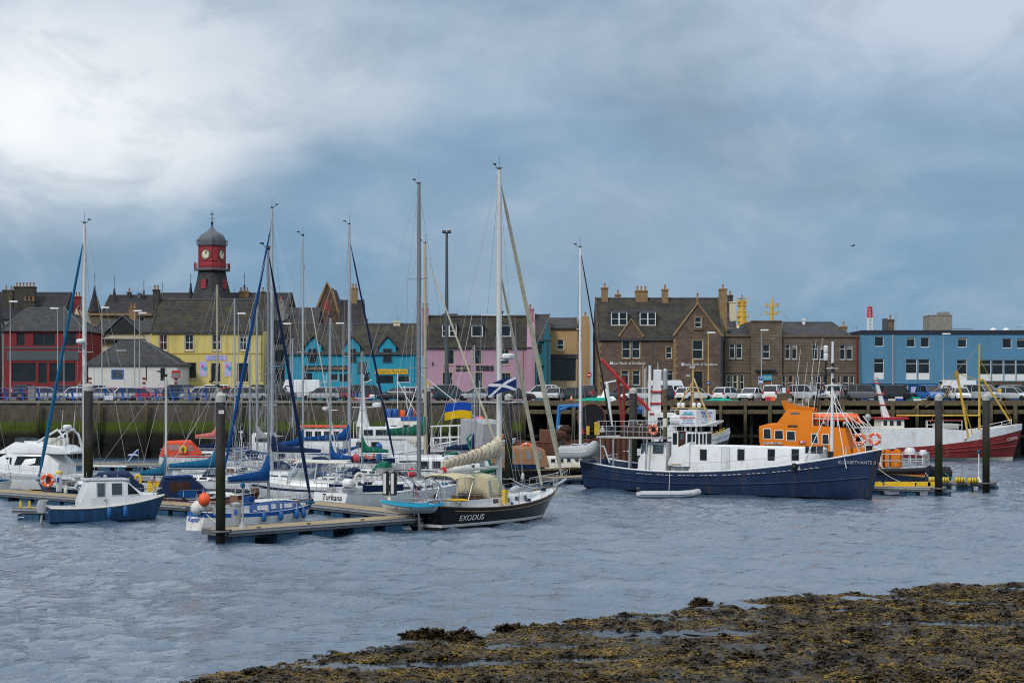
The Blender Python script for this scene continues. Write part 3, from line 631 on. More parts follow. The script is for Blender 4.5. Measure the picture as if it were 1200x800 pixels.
pile(596,138.7,461,.37,'mooring pile with a white cap behind the black yacht')
pile(742,152,454,.42,'mooring pile with a white cap among the red derrick behind the blue trawler')
pile(1100,124.6,461,.33,'mooring pile at the end of the lifeboat pontoon')
pile(1155.5,132,461,.33,'rightmost mooring pile at the end of the outer pontoon')
pile(501.5,162,452,.27,'thin mooring pile between the two tall masts in mid harbour')
pile(706,168,500,.25,'short mooring pile behind the platform of the blue trawler')
pile(277,190,466,.3,'short dark timber dolphin against the quay wall near the white pile cap','timber_dark')
# small white notice on the nearest pile
x=XA(262,85.2);mb=MB();mb.box(-.14,.14,-.32,-.30,-.09,.09);o=mb.build('pile_notice','flag_white',None,loc=(XA(260.5,85.4),85.42,ZA(482.5,85.3)));tag(o,'tiny white notice fixed to the near left mooring pile','sign')
mb=MB();mb.box(-.10,.10,-.323,-.321,-.015,.015);mb.build('red_line','red_paint',o)
# pontoon furniture
def service_post(px_,Y,h,label,lamp=False,w=.16,m='white_paint',z0=.72):
 g=thing('service_pedestal' if not lamp else 'pontoon_lamp',label,'pedestal' if not lamp else 'lamp post',(XA(px_,Y),Y,z0))
 if lamp:
  mb=MB();mb.lathe([(.26,0),(.22,.1),(.09,.35),(.055,.5),(.045,h)],n=10);mb.build('post','grey_plastic',g,True)
  mb=MB();mb.lathe([(.10,h),(.13,h+.08),(.13,h+.22),(.05,h+.27)],n=10);mb.build('lamp_head','sail_teal',g,True)
 else:
  mb=MB();mb.lathe([(w,0),(w,h-.12)],n=8);mb.build('post',m,g)
  mb=MB();mb.lathe([(w+.03,h-.12),(w+.03,h-.02),(w*.5,h+.05)],n=8);mb.build('cap','yellow' if m=='white_paint' else m,g)
  mb=MB();mb.box(-.08,.08,-w-.02,-w+.01,h*.5,h*.72);mb.build('socket_panel','sign_blue',g)
 return g
service_post(69,121.5,1.5,'white round service pedestal on the walkway beside the orange lifebuoy',w=.22)
service_post(284.5,88.3,2.2,'slim grey lamp post on the near finger pontoon',lamp=True)
service_post(277,90.0,1.25,'square grey service pedestal next to the near left pile',w=.27,m='lamp_grey')
g=service_post(1147,134.4,2.4,'slim white topped post on the outer pontoon beside the rightmost pile',lamp=True);g.children[1].data.materials[0]=M['white_paint']
for k,px_ in enumerate((24,34.5)):
 g=thing('landing_post','left of the two yellow posts on the landing stage' if k==0 else 'right of the two yellow posts on the landing stage','post',(XA(px_,103.8),103.8,.72),0,'yellow posts on the landing stage')
 mb=MB();mb.box(-.06,.06,-.06,.06,0,.45);mb.build('post','yellow',g);mb=MB();mb.box(-.11,.11,-.11,.11,0,.03);mb.build('foot_plate','iron_black',g)
g=thing('boarding_ladder','steel ladder hanging from the landing stage into the water','ladder',(XA(25,103.6),103.55,0))
mb=MB();[mb.tube([(s*.2,0,-.4),(s*.2,0,.75)],.025,6)for s in(-1,1)];mb.build('stile','steel',g)
mb=MB();[mb.tube([(-.2,0,z),(.2,0,z)],.02,6)for z in(-.1,.15,.4,.62)];mb.build('rung','steel',g)
# ribbed yellow fenders
def yfender(px_,Y,z,label,ln=.85,r_=.24):
 g=thing('ribbed_fender',label,'fender',(XA(px_,Y),Y,z),0,'ribbed yellow fenders on the lifeboat pontoons')
 mb=MB();mb.lathe([(r_*.6,-ln/2),(r_,-ln/2+.06),(r_,ln/2-.06),(r_*.6,ln/2)],n=12);me=mb.mesh('roll','yellow',True);o=link('roll',me,g);o.rotation_euler=(0,R(90),0)
 mb=MB();[mb.torus((0,0,k*ln/4),r_+.005,.035,'z',14,6)for k in(-1,0,1)];o=mb.build('rib','bottle_green',g);o.rotation_euler=(0,R(90),0)
for px_,Y,z,lb in((1094.5,134.2,.95,'ribbed yellow fender half hidden by the inner right pile'),(1106,134.0,.93,'ribbed yellow fender just right of the inner right pile'),(1125,133.7,.95,'ribbed yellow fender midway along the outer pontoon'),(1140.5,133.4,.92,'ribbed yellow fender at the foot of the slim white topped post')):yfender(px_,Y,z,lb)
for px_,w,lb in((1057,1.25,'long yellow block fender on the lifeboat pontoon'),(1083,.62,'small yellow block fender near the inner right pile'),(1030,.4,'yellow block fender beside the blue trawler bow'),(1094,.35,'smallest yellow block fender against the inner right pile')):
 g=thing('block_fender',lb,'fender',(XA(px_,128.3),128.9,.725));mb=MB();mb.prism([(-w,-.16,0),(w,-.16,0),(w,-.16,.26),(w-.08,-.16,.34),(-w+.08,-.16,.34),(-w,-.16,.26)],(0,.32,0));mb.build('pad','yellow',g)
 mb=MB();[mb.box(s*w*.6-.03,s*w*.6+.03,-.165,.165,.34,.352)for s in(-1,1)];mb.build('strap','black',g)
 # ------------------------------------------------------------------ buildings
class Bd:
 def __init__(s,name,label,cat,Y,px0,group=None):
  s.Y=Y;s.x0=XA(px0,Y);s.r=thing(name,label,cat,(s.x0,Y,GZ),0,group)
 def x(s,px,d=0):return XA(px,s.Y+d)-s.x0
 def z(s,py,d=0):return ZA(py,s.Y+d)-GZ
 def facade(s,px0,px1,pyt,wins,m,depth,y=0.0,name='wall',z0=0.0,z1=None,back=True):
  """front wall with real openings, side and back walls"""
  X0,X1=s.x(px0),s.x(px1);Z1=s.z(pyt)if z1 is None else z1;rv=.20
  ops=[]
  for w in wins:ops.append((s.x(w[0]),s.x(w[1]),max(z0+.02,s.z(w[3])),s.z(w[2])))
  bx=sorted({X0,X1,*[v for o in ops for v in o[:2]]});bz=sorted({z0,Z1,*[v for o in ops for v in o[2:4]]})
  mb=MB()
  for i in range(len(bx)-1):
   for j in range(len(bz)-1):
    cx,cz=(bx[i]+bx[i+1])/2,(bz[j]+bz[j+1])/2
    if any(o[0]<cx<o[1]and o[2]<cz<o[3]for o in ops):continue
    mb.quad((bx[i],y,bz[j]),(bx[i+1],y,bz[j]),(bx[i+1],y,bz[j+1]),(bx[i],y,bz[j+1]))
  for o in ops:
   mb.quad((o[0],y,o[2]),(o[0],y+rv,o[2]),(o[0],y+rv,o[3]),(o[0],y,o[3]));mb.quad((o[1],y,o[2]),(o[1],y+rv,o[2]),(o[1],y+rv,o[3]),(o[1],y,o[3]))
   mb.quad((o[0],y,o[3]),(o[1],y,o[3]),(o[1],y+rv,o[3]),(o[0],y+rv,o[3]));mb.quad((o[0],y,o[2]),(o[1],y,o[2]),(o[1],y+rv,o[2]),(o[0],y+rv,o[2]))
  if back:
   mb.quad((X0,y,z0),(X0,y+depth,z0),(X0,y+depth,Z1),(X0,y,Z1));mb.quad((X1,y,z0),(X1,y+depth,z0),(X1,y+depth,Z1),(X1,y,Z1))
   mb.quad((X0,y+depth,z0),(X1,y+depth,z0),(X1,y+depth,Z1),(X0,y+depth,Z1));mb.quad((X0,y+.5,Z1-.05),(X1,y+.5,Z1-.05),(X1,y+depth,Z1-.05),(X0,y+depth,Z1-.05))
   # keep the true outward sides: no recalculation needed for thin sheets
  w_=mb.build(name,m,s.r)
  for w in wins:s.window(*w,y=y)
  return w_
 def window(s,a,b_,t,bt,style='sash',y=0.0):
  x0,x1,z0,z1=s.x(a),s.x(b_),max(.02,s.z(bt)),s.z(t);st=style.split('+');kind=st[0]
  yr=y+.12;fm='frame_dark' if 'dark' in st else 'frame_white';fw=.075 if kind!='shop' else.06
  mb=MB();mb.box(x0,x0+fw,yr,yr+.07,z0,z1);mb.box(x1-fw,x1,yr,yr+.07,z0,z1);mb.box(x0+fw,x1-fw,yr,yr+.07,z1-fw,z1);mb.box(x0+fw,x1-fw,yr,yr+.07,z0,z0+fw*1.2)
  cz=(z0+z1)/2;cx=(x0+x1)/2
  if kind=='sash':mb.box(x0+fw,x1-fw,yr-.01,yr+.06,cz-.04,cz+.04)
  if kind=='sash4':mb.box(x0+fw,x1-fw,yr-.01,yr+.06,cz-.04,cz+.04);mb.box(cx-.025,cx+.025,yr,yr+.05,z0+fw,cz-.04);mb.box(cx-.025,cx+.025,yr,yr+.05,cz+.04,z1-fw)
  if kind=='two':mb.box(cx-.06,cx+.06,yr-.01,yr+.06,z0+fw,z1-fw)
  if kind=='top':mb.box(x0+fw,x1-fw,yr-.01,yr+.06,z1-(z1-z0)*.28-.03,z1-(z1-z0)*.28+.03)
  if kind=='toppanel':
   zp=z0+(z1-z0)*.32;mb.box(x0+fw,x1-fw,yr-.01,yr+.06,z1-(z1-z0)*.22-.03,z1-(z1-z0)*.22+.03);mb.box(x0+fw,x1-fw,yr+.005,yr+.05,z0+fw*1.2,zp)
  if kind=='shop':
   k=max(1,int((x1-x0)/1.3))
   for i in range(1,k):q=lerp(x0,x1,i/k);mb.box(q-.035,q+.035,yr,yr+.06,z0+fw,z1-fw)
  f=mb.build('window' if kind not in('door','opening')else('door' if kind=='door' else 'window'),fm,s.r)
  mb=MB();mb.quad((x0+fw*.5,yr+.055,z0+fw*.5),(x1-fw*.5,yr+.055,z0+fw*.5),(x1-fw*.5,yr+.055,z1-fw*.5),(x0+fw*.5,yr+.055,z1-fw*.5));mb.build('pane' if kind!='door' else 'door_leaf','teak' if(kind=='door' and 'wood' in st)else('turquoise_paint' if 'bluedoor' in st else 'glass_dark'),f)
  if 'inner' in st:
   mb=MB();mb.box(x0+fw,x0+fw+(x1-x0)*.16,yr+.03,yr+.05,z0+fw*2,z1-fw);mb.box(x1-fw-(x1-x0)*.16,x1-fw,yr+.03,yr+.05,z0+fw*2,z1-fw);mb.build('curtain','faded_red' if 'redc' in st else 'margin_stone',f)
  if 'blind' in st:
   mb=MB();mb.box(x0+fw,x1-fw,yr+.03,yr+.05,z1-(z1-z0)*.22,z1-fw);mb.build('blind','kerb_concrete',f)
  if 'm' in st or 'ms' in st:
   g=.15;mb=MB();mm='margin_stone' if 'm' in st else 'sand_stone'
   mb.box(x0-g,x0,y-.03,y+.01,z0-.12,z1+g);mb.box(x1,x1+g,y-.03,y+.01,z0-.12,z1+g);mb.box(x0,x1,y-.032,y+.01,z1,z1+g);mb.box(x0-g,x1+g,y-.09,y+.012,z0-.24,z0-.121);mb.build('stone_margin',mm,f)
  if 'sill' in st:
   mb=MB();mb.box(x0-.15,x1+.15,y-.10,y+.012,z0-.16,z0-.002);mb.build('sill','render_grey',f)
  return f
 def gable_roof(s,px0,px1,pye,pyr,depth,m='slate',over=.25,y=0.0,rd=None,name='roof',skews=True,gm=None):
  """ridge along the facade; front slope shows"""
  rd=depth/2 if rd is None else rd
  X0,X1,ze=s.x(px0),s.x(px1),s.z(pye);zr=s.z(pyr,rd+y);k=(zr-ze)/rd
  mb=MB();th=.16
  pr=[(y-over,ze-k*over),(y+rd,zr),(y+depth+over,ze-k*over)]
  for(a,b_)in((pr[0],pr[1]),(pr[2],pr[1])):
   mb.prism([(X0,a[0],a[1]+.02),(X0,b_[0],b_[1]+.02),(X0,b_[0],b_[1]+th),(X0,a[0],a[1]+th)],(X1-X0,0,0))
  r=mb.build(name,m,s.r)
  mb=MB();mb.box(X0,X1,y+rd-.14,y+rd+.14,zr+th-.06,zr+th+.08);mb.build('ridge_tiles','lead',r)
  mb=MB();mb.tube([(X0,y-over-.05,ze-k*over+.02),(X1,y-over-.05,ze-k*over+.02)],.07,6);mb.build('gutter','frame_dark',r)
  if skews:
   for X in(X0-.02,X1-.2):
    mb=MB();mb.prism([(X,y-.05,ze-.1),(X,y+rd,zr-.1),(X,y+rd,zr+th+.16),(X,y-.05,ze+th+.16)],(.22,0,0));mb.prism([(X,y+depth+.05,ze-.1),(X,y+rd,zr-.1),(X,y+rd,zr+th+.16),(X,y+depth+.05,ze+th+.16)],(.22,0,0))
    mb.build('skew','chimney_dark',r)
  for X in(X0+.05,X1-.15):mb=MB();mb.prism([(X,y+.02,ze-.06),(X,y+rd,zr-.06),(X,y+depth-.02,ze-.06)],(.1,0,0));mb.build('gable_end',gm or m,r)
  r['k']=k;return r,k,zr
 def hip_roof(s,px0,px1,pye,rpx0,rpx1,pyr,depth,m='slate',over=.3,y=0.0,name='roof'):
  rd=depth/2;X0,X1,ze=s.x(px0),s.x(px1),s.z(pye);zr=s.z(pyr,rd+y);A,B_=s.x(rpx0,rd+y),s.x(rpx1,rd+y)
  P=[(X0-over,y-over,ze),(X1+over,y-over,ze),(X1+over,y+depth+over,ze),(X0-over,y+depth+over,ze),(A,y+rd,zr),(B_,y+rd,zr)]
  mb=MB();P2=[(p[0],p[1],p[2]-.12)for p in P[:4]]
  mb.add(P+P2,[(0,1,5,4),(1,2,5),(2,3,4,5),(3,0,4),(0,1,7,6),(1,2,8,7),(2,3,9,8),(3,0,6,9),(6,7,8,9)])
  r=mb.build(name,m,s.r);mb=MB()
  for a,b_ in((0,4),(1,5),(4,5),(2,5),(3,4)):mb.tube([Vector(P[a])+Vector((0,0,.03)),Vector(P[b_])+Vector((0,0,.03))],.09,5)
  mb.build('ridge_tiles','lead',r);return r
 def chimney(s,px0,px1,pyt,pyb,d,m='chimney_dark',pots=2,par=None,dep=None,potm='chimney_pot'):
  X0,X1,Z1,Z0=s.x(px0,d),s.x(px1,d),s.z(pyt,d),s.z(pyb,d);w=dep or max(.7,min(1.3,(X1-X0)))
  mb=MB();mb.box(X0,X1,d,d+w,Z0-.8,Z1-.22);mb.box(X0-.08,X1+.08,d-.08,d+w+.08,Z1-.218,Z1-.06);mb.box(X0-.02,X1+.02,d-.02,d+w+.02,Z1-.058,Z1)
  c=mb.build('chimney',m,par or s.r)
  for i in range(pots):
   mb=MB();q=lerp(X0,X1,(i+.5)/pots);mb.lathe([(.15,0),(.12,.25),(.12,.5),(.16,.55),(.16,.62)],(q,d+w/2,Z1),8);mb.build('chimney_pot',potm,c,True)
  return c
 def box(s,name,m,px0,px1,py0,py1,y0=-.05,y1=.02,par=None,d=0):
  mb=MB();mb.box(s.x(px0,d),s.x(px1,d),y0,y1,max(0.0,s.z(py1,d)),s.z(py0,d));return mb.build(name,m,par or s.r)
 def pipe(s,px_,py0,py1,m='frame_dark',r_=.055,y=-.09):
  mb=MB();mb.tube([(s.x(px_),y,max(0,s.z(py1))),(s.x(px_),y,s.z(py0))],r_,6);return mb.build('drainpipe',m,s.r)
 def aerial(s,px_,py0,py1,d,arms=3):
  mb=MB();x=s.x(px_,d);z0,z1=s.z(py1,d),s.z(py0,d);mb.tube([(x,d,z0-.4),(x,d,z1)],.03,5)
  for i in range(arms):mb.tube([(x-.45+.1*i,d,z1-.12-.28*i),(x+.55-.1*i,d,z1-.12-.28*i)],.02,4)
  return mb.build('aerial','wire',s.r)
 def dormer(s,a,b_,t,bt,d,style='two',m='frame_white',roofm='lead',deep=1.6):
  """box dormer standing in the roof slope, its face d behind the facade"""
  X0,X1,Z0,Z1=s.x(a,d),s.x(b_,d),s.z(bt,d),s.z(t,d)
  mb=MB();mb.box(X0,X1,d,d+deep,Z0,Z1);o=mb.build('dormer',roofm,s.r)
  mb=MB();mb.box(X0-.15,X1+.15,d-.18,d+deep+.6,Z1+.002,Z1+.14);mb.build('dormer_roof',roofm,o)
  mb=MB();f=.11
  mb.box(X0,X0+f,d-.07,d-.003,Z0,Z1);mb.box(X1-f,X1,d-.07,d-.003,Z0,Z1);mb.box(X0+f,X1-f,d-.07,d-.003,Z1-f,Z1);mb.box(X0+f,X1-f,d-.07,d-.003,Z0,Z0+f)
  cx=(X0+X1)/2
  if style=='two':mb.box(cx-.09,cx+.09,d-.06,d-.003,Z0+f,Z1-f);mb.box(X0+f,X1-f,d-.05,d-.004,(Z0+Z1)/2-.03,(Z0+Z1)/2+.03)
  w=mb.build('window','frame_white',o)
  mb=MB();mb.quad((X0+f,d-.02,Z0+f),(X1-f,d-.02,Z0+f),(X1-f,d-.02,Z1-f),(X0+f,d-.02,Z1-f));mb.build('pane','glass_dark',w)
  return o
  # -- far left: dark chimneyed house, red corner shop, crow stepped gablet
b=Bd('slate_house','slate roofed house with big dark many potted chimneys behind the red shop','house',243,-12)
b.facade(-12,74,372,[],'render_grey',9);rf,k,zr=b.gable_roof(-12,74,372,344,9,'slate_dark')
b.chimney(16,40,335.5,362,1.2,pots=6,par=rf);b.chimney(2.5,15,339.5,362,1.5,pots=2,par=rf);b.chimney(26,40,352,368,.4,pots=3,par=rf)
b=Bd('red_shop','dark red corner shop with a hipped slate roof at far left','shop building',226,2)
b.facade(2,98,387,[(19.5,29,390,405,'top+dark'),(39,64.5,391,405,'shop+dark'),(77,89,390,405,'top+dark'),(14,42,425,447,'shop+dark'),(45,55,425,449,'door+dark'),(58,88,425,447,'shop+dark')],'render_red',10)
b.hip_roof(2,98,387.5,32,75,361,10,'slate');b.box('fascia','slate_grey_sign',8,92,411,422,-.1,-.003);b.box('sill_band','slate_grey_sign',4,97,406.5,408.5,-.06,-.003)
b.box('corner_strip','render_grey',2.1,4.6,388,460,-.02,.002)
b.pipe(-1,358,445,r_=.3)
for i in range(7):
 mb=MB();c=('yellow','green_paint','flag_white','buoy_orange','sign_blue','flag_white','margin_stone')[i];x=b.x(16.3+3.5*i);mb.box(x-.1,x+.1,.19,.30,1.9,2.3);
 o=mb.build('window_display',c,b.r)
b=Bd('gabled_house','cream and red gabled house with a tall red chimney behind the red shop','house',240,79)
z0=b.z(380);mb=MB();st=[]
zb,za=b.z(383),b.z(358)
hw=(b.x(98.5)-b.x(80))/2;cx=b.x(89.5)
pts=[(cx-hw,0,0),(cx+hw,0,0),(cx+hw,0,zb)]
n=5
for i in range(n):pts+=[(cx+hw*(1-(i+.35)/n),0,lerp(zb,za,i/n)),(cx+hw*(1-(i+.35)/n),0,lerp(zb,za,(i+1)/n))]
pts+=[(2*cx-p[0],0,p[2])for p in reversed(pts[2:])]
mb.prism(pts,(0,5,0));w=mb.build('wall','render_cream',b.r)
mb=MB();mb.prism([(cx-.5,-.04,b.z(377)),(cx+.5,-.04,b.z(377)),(cx+.5,-.04,b.z(370)),(cx,-.04,b.z(368)),(cx-.5,-.04,b.z(370))],(0,.037,0));wn_=mb.build('window','glass_dark',b.r)
mb=MB();mb.tube([(cx-hw,-.06,zb),(cx,-.06,za+.2),(cx+hw,-.06,zb)],.16,5);mb.build('barge_trim','render_red',b.r)
b.chimney(86.5,93.8,347,362,.6,m='render_red',pots=2)
b=Bd('grey_house','grey rendered two storey house beyond the red shop at the left edge','house',228,-92)
b.facade(-92,-14,392,[(-84+i*18,-76+i*18,396,412,'sash+m')for i in range(4)]+[(-84+i*18,-74+i*18,428,444,'shop+dark')for i in range(4)],'render_grey',9);rf,k,zr=b.gable_roof(-92,-14,392,362,9,'slate',gm='render_grey');b.chimney(-90,-82,350,366,4,pots=2,par=rf);b.chimney(-24,-16,350,366,4,pots=3,par=rf)
# -- town hall with the clock tower
b=Bd('town_hall','long slate roofed town hall with conical turrets behind the yellow house','town hall',262,100)
b.facade(100,336,368,[(136+i*9,142+i*9,371,379,'plain')for i in range(4)],'stone_block',14)
rf,k,zr=b.gable_roof(118,178,369,347,14,'slate_dark',rd=6);b.gable_roof(178,336,369,344.5,14,'slate_dark',rd=6.5,name='roof')
b.box('string_course','sand_stone',102,178,367,369.5,-.3,-.003);b.box('string_course','sand_stone',102,178,380,382,-.3,-.003)
def turret(px_,pya,pyb,hw,pyf,d):
 x=b.x(px_,d);zb,za,zf=b.z(pyb,d),b.z(pya,d),b.z(pyf,d);w=hw*(b.Y+d)/FPX
 mb=MB();mb.lathe([(w*.88,zb-3.5),(w*.88,zb),(w*1.08,zb+.02),(w*.75,lerp(zb,za,.28)),(w*.42,lerp(zb,za,.62)),(.13,za)],(x,d,0),12);o=mb.build('turret','slate_dark',b.r,True,25)
 mb=MB();mb.lathe([(.16,za-.1),(.2,za+.15),(.05,za+.4),(.035,lerp(za,zf,.6)),(.11,lerp(za,zf,.66)),(.03,lerp(za,zf,.72)),(.02,zf)],(x,d,0),8);mb.tube([(x-.25,d,lerp(za,zf,.8)),(x+.25,d,lerp(za,zf,.8))],.025,5);mb.build('finial','lead',o,True)
for a in((111,337,366,8,318,2),(134,340,356,5,321,4),(168.5,342,348,2.3,327,5),(190.5,346,349,1.2,329,6),(223.5,334,352,4.2,319,3),(286.5,336,346,3.0,318,6)):turret(*a)
b.chimney(280,291,341,350,5,m='sand_stone',pots=3);b.chimney(149,153,342,350,5,pots=1);b.chimney(161,164.5,343,350,5,m='lead',pots=0)
ct=Bd('clock_tower','red clock tower with a grey dome and weather vane above the roofs','clock tower',264,248.5)
def octa(hw_main,hw_c,z,rot=R(-23)):
# octagon with wide and narrow sides alternating
 a,c=hw_main,hw_c/math.sqrt(2);p=[(a+0,-a-2*c),]
 pts=[(-a,-(a+2*c)),(a,-(a+2*c)),(a+2*c,-a),(a+2*c,a),(a,a+2*c),(-a,a+2*c),(-(a+2*c),a),(-(a+2*c),-a)]
 cr,sr=math.cos(rot),math.sin(rot);return[(x*cr-y*sr,x*sr+y*cr,z)for x,y in pts]
k_=ct.Y/FPX;zt=lambda py:ct.z(py)
A,Cc=8.2*k_,3.3*k_
mb=MB();fl=[octa(A*1.62,Cc*1.4,zt(352)),octa(A*1.42,Cc*1.3,zt(343)),octa(A*1.16,Cc*1.1,zt(328)),octa(A*1.04,Cc,zt(317.5))];mb.loft(fl);mb.build('slated_base','slate',ct.r)
mb=MB();mb.loft([octa(A*1.38,Cc*1.3,zt(317.4)),octa(A*1.38,Cc*1.3,zt(314.8))]);bal=mb.build('balcony','lead',ct.r)
mb=MB();bp_=octa(A*1.36,Cc*1.3,zt(314.8));zr=zt(309.5)
for i in range(8):
 p,q=Vector(bp_[i]),Vector(bp_[(i+1)%8]);mb.tube([(p.x,p.y,zt(318)),(p.x,p.y,zt(307.5))],.06,5)
 for zz in(zr,zt(312)):mb.tube([(p.x,p.y,zz),(q.x,q.y,zz)],.045,5)
 for j in range(1,5):c=p.lerp(q,j/5);mb.tube([(c.x,c.y,zt(314.8)),(c.x,c.y,zr)],.03,4)
mb.build('balustrade','tower_red',bal)
mb=MB();mb.loft([octa(A,Cc,zt(314.7)),octa(A,Cc,zt(288.5))]);clk=mb.build('clock_stage','tower_red',ct.r)
mb=MB()
for i,(p,q)in enumerate(zip(octa(A*1.015,Cc,zt(314.5)),octa(A*1.015,Cc,zt(288.4)))):mb.tube([p,q],.07,5)
for py in(306.5,289.5):
 o8=octa(A*1.02,Cc,zt(py))
 for i in range(8):mb.tube([o8[i],o8[(i+1)%8]],.06,5)
mb.build('panel_frame','faded_red',clk)
mb=MB();mb.loft([octa(A*1.12,Cc*1.1,zt(288.4)),octa(A*1.16,Cc*1.1,zt(286.2)),octa(A*1.0,Cc,zt(285.6))]);mb.build('cornice','lead',ct.r)
dm=[(1.0,285.6),(1.03,282),(.98,278.5),(.84,275.3),(.62,273),(.40,271.2),(.22,269),(.10,266.5),(.06,263)]
mb=MB();mb.loft([octa(A*f,Cc*f,zt(py))for f,py in dm]);dome=mb.build('dome','lead',ct.r,True,20)
mb=MB();mb.lathe([(.12,zt(264)),(.22,zt(262)),(.10,zt(260.5)),(.06,zt(258)),(.05,zt(248)),(.01,zt(246.5))],(0,0,0),8);zz=zt(256);[mb.tube([(-.5*c,-.5*s_,zz),(.5*c,.5*s_,zz)],.035,5)for c,s_ in((1,.3),(-.3,1))];mb.ball((0,0,zt(260.8)),.2,8);zz=zt(251.3);mb.add([(-.35,0,zz-.1),(.3,0,zz-.04),(.42,0,zz+.1),(-.2,0,zz+.12)],[(0,1,2,3)]);mb.build('weather_vane','iron_black',dome)
for i in range(8):
 p=octa(A*1.16,Cc*1.1,zt(286.2))[i];mb=MB();mb.lathe([(.07,zt(287)),(.07,zt(283)),(.12,zt(282.6)),(.02,zt(280.2))],(p[0],p[1],0),6);mb.build('corner_finial','lead',dome)
for side,ang in enumerate((R(-23),R(67))):
 nx,ny=math.sin(ang),-math.cos(ang);ap=A+2*Cc/math.sqrt(2);c=Vector((nx*(ap+.02),ny*(ap+.02),zt(298.8)));rr=5.9*k_
 mb=MB();mb.lathe([(rr,0),(rr,.05),(rr*.95,.07),(rr*.93,.05),(.01,.05)],n=28);f=mb.build('clock','clock_face',clk);f.location=c;f.rotation_euler=(R(90),0,ang)
 mb=MB();mb.torus((0,0,.06),rr*.98,.05,'z',28,5)
 for h in range(12):a=h*math.pi/6;mb.obox((math.sin(a)*rr*.78,math.cos(a)*rr*.78,.065),(.09,rr*.26,.02),-a)
 mb.build('numerals','iron_black',f)
 mb=MB();[mb.obox((math.sin(a)*ln/2,math.cos(a)*ln/2,.085+.02*i),(w_,ln,.015),-a)for i,(a,ln,w_)in enumerate(((R(31),rr*.55,.13),(R(10),rr*.78,.09)))];mb.build('clock_hands','iron_black',f)
for ang,off in((R(-23),0),(R(67),0)):
 nx,ny=math.sin(ang),-math.cos(ang);w=A*1.3+2*Cc*1.2/math.sqrt(2);zc=zt(333)
 mb=MB();mb.box(-.55,.55,-.32,.3,-.95,.75);o=mb.build('louvre','frame_dark',ct.r);o.location=(nx*(w-.12),ny*(w-.12),zc);o.rotation_euler=(0,0,ang)
 mb=MB();[mb.box(-.45,.45,-.39,-.325,-.85+.52*j,-.40+.52*j)for j in range(3)];mb.build('louvre_slat','tower_red',o)
 # -- brown gabled church end behind the turquoise house
b=Bd('stone_church','brown stone gable with a lancet window behind the turquoise house','church',258,366)
xa,xb,xm=b.x(366),b.x(399),b.x(383);pts=[(xa,0,0),(xb,0,0),(xb,0,b.z(374)),(b.x(395),0,b.z(362)),(b.x(391),0,b.z(346)),(xm,0,b.z(331.5)),(b.x(377.5),0,b.z(346)),(b.x(371),0,b.z(362)),(xa,0,b.z(374))]
mb=MB();mb.prism(pts,(0,1.0,0));mb.build('wall','stone_red',b.r)
mb=MB();mb.tube([(p[0],-.02,p[2]+.1)for p in pts[2:9]],.22,5);mb.build('gable_coping','sand_stone',b.r)
x=b.x(382.5);mb=MB();mb.prism([(x-.35,-.03,b.z(363)),(x+.35,-.03,b.z(363)),(x+.35,-.03,b.z(354)),(x,-.03,b.z(350.5)),(x-.35,-.03,b.z(354))],(0,.027,0));mb.build('window','tower_red',b.r)
mb=MB();mb.prism([(xa+.3,1.01,b.z(374)),(xm,1.01,b.z(334)),(xb-.3,1.01,b.z(374))],(0,14,0));mb.build('roof','slate_dark',b.r)
b2=Bd('stone_manse','slate roofed stone house with a tall chimney right of the church gable','house',256,396)
b2.facade(396,424,380,[],'stone_red',8);rf,k,zr=b2.gable_roof(396,424,380,353,8,'slate_dark',gm='stone_red');b2.chimney(411.5,418.5,337,356,3.4,m='sand_stone',pots=2,par=rf);b2.chimney(423,431,373,384,4,m='render_white',pots=1)
b=Bd('slate_house','grey roofed house between the yellow house and the church gable','house',250,318)
b.facade(310,372,386,[(316,324,388,395,'sash')],'render_grey',9);b.gable_roof(310,372,385,362,9,'slate');b.chimney(325,333,352,372,.2,m='render_grey',pots=1);b.chimney(334,337,368,374,2,m='render_white',pots=0)
# -- cream gabled building and the white hip roofed block
b=Bd('cream_house','cream building with a dark slate gablet left of the yellow house','house',240,110)
b.facade(110,180,388,[(132,144,398,408,'two'),(117,124,392,400,'sash'),(155,163,398,408,'plain')],'render_cream',8);rf,k,zr=b.gable_roof(110,180,389,377,8,'slate')
d=-.4;mb=MB();mb.prism([(b.x(123),d,b.z(390)),(b.x(144.5),d,b.z(371)),(b.x(166),d,b.z(390))],(0,6,0));gl=mb.build('gablet','slate_dark',b.r)
mb=MB();mb.tube([(b.x(122),d-.1,b.z(391)),(b.x(144.5),d-.1,b.z(370)),(b.x(167),d-.1,b.z(391))],.12,5);mb.build('barge_board','lead',gl)
mb=MB();mb.box(b.x(115),b.x(170),-1.0,-.004,b.z(399),b.z(397));mb.build('canopy','frame_dark',b.r)
b.chimney(151,159,360,372,4,m='sand_stone',pots=2)
b=Bd('white_kiosk','low white building with brown quoins and a hipped slate roof by the road','pavilion',222,103.5)
b.facade(103.5,208,427.5,[(131,144.5,433,444,'plain'),(188,193.5,431,446,'door+dark')],'render_white',9)
rf=b.hip_roof(103,209,427.5,143,166,398,9,'slate')
mb=MB();zz=b.z(420);yy0=1.9
mb.add([(b.x(133,1.7),1.62,b.z(419.5,1.7)),(b.x(145,1.7),1.62,b.z(419.5,1.7)),(b.x(149,2.7),2.62,b.z(411,2.7)),(b.x(138,2.7),2.62,b.z(411,2.7))],[(0,1,2,3)])
for v in range(4):pass
sky_l=MB();P=[Vector(p)+Vector((0,-.12,.16))for p in mb.v];sky_l.prism(P,(0,.08,-.12));sky_l.build('rooflight','glass_clear',rf)
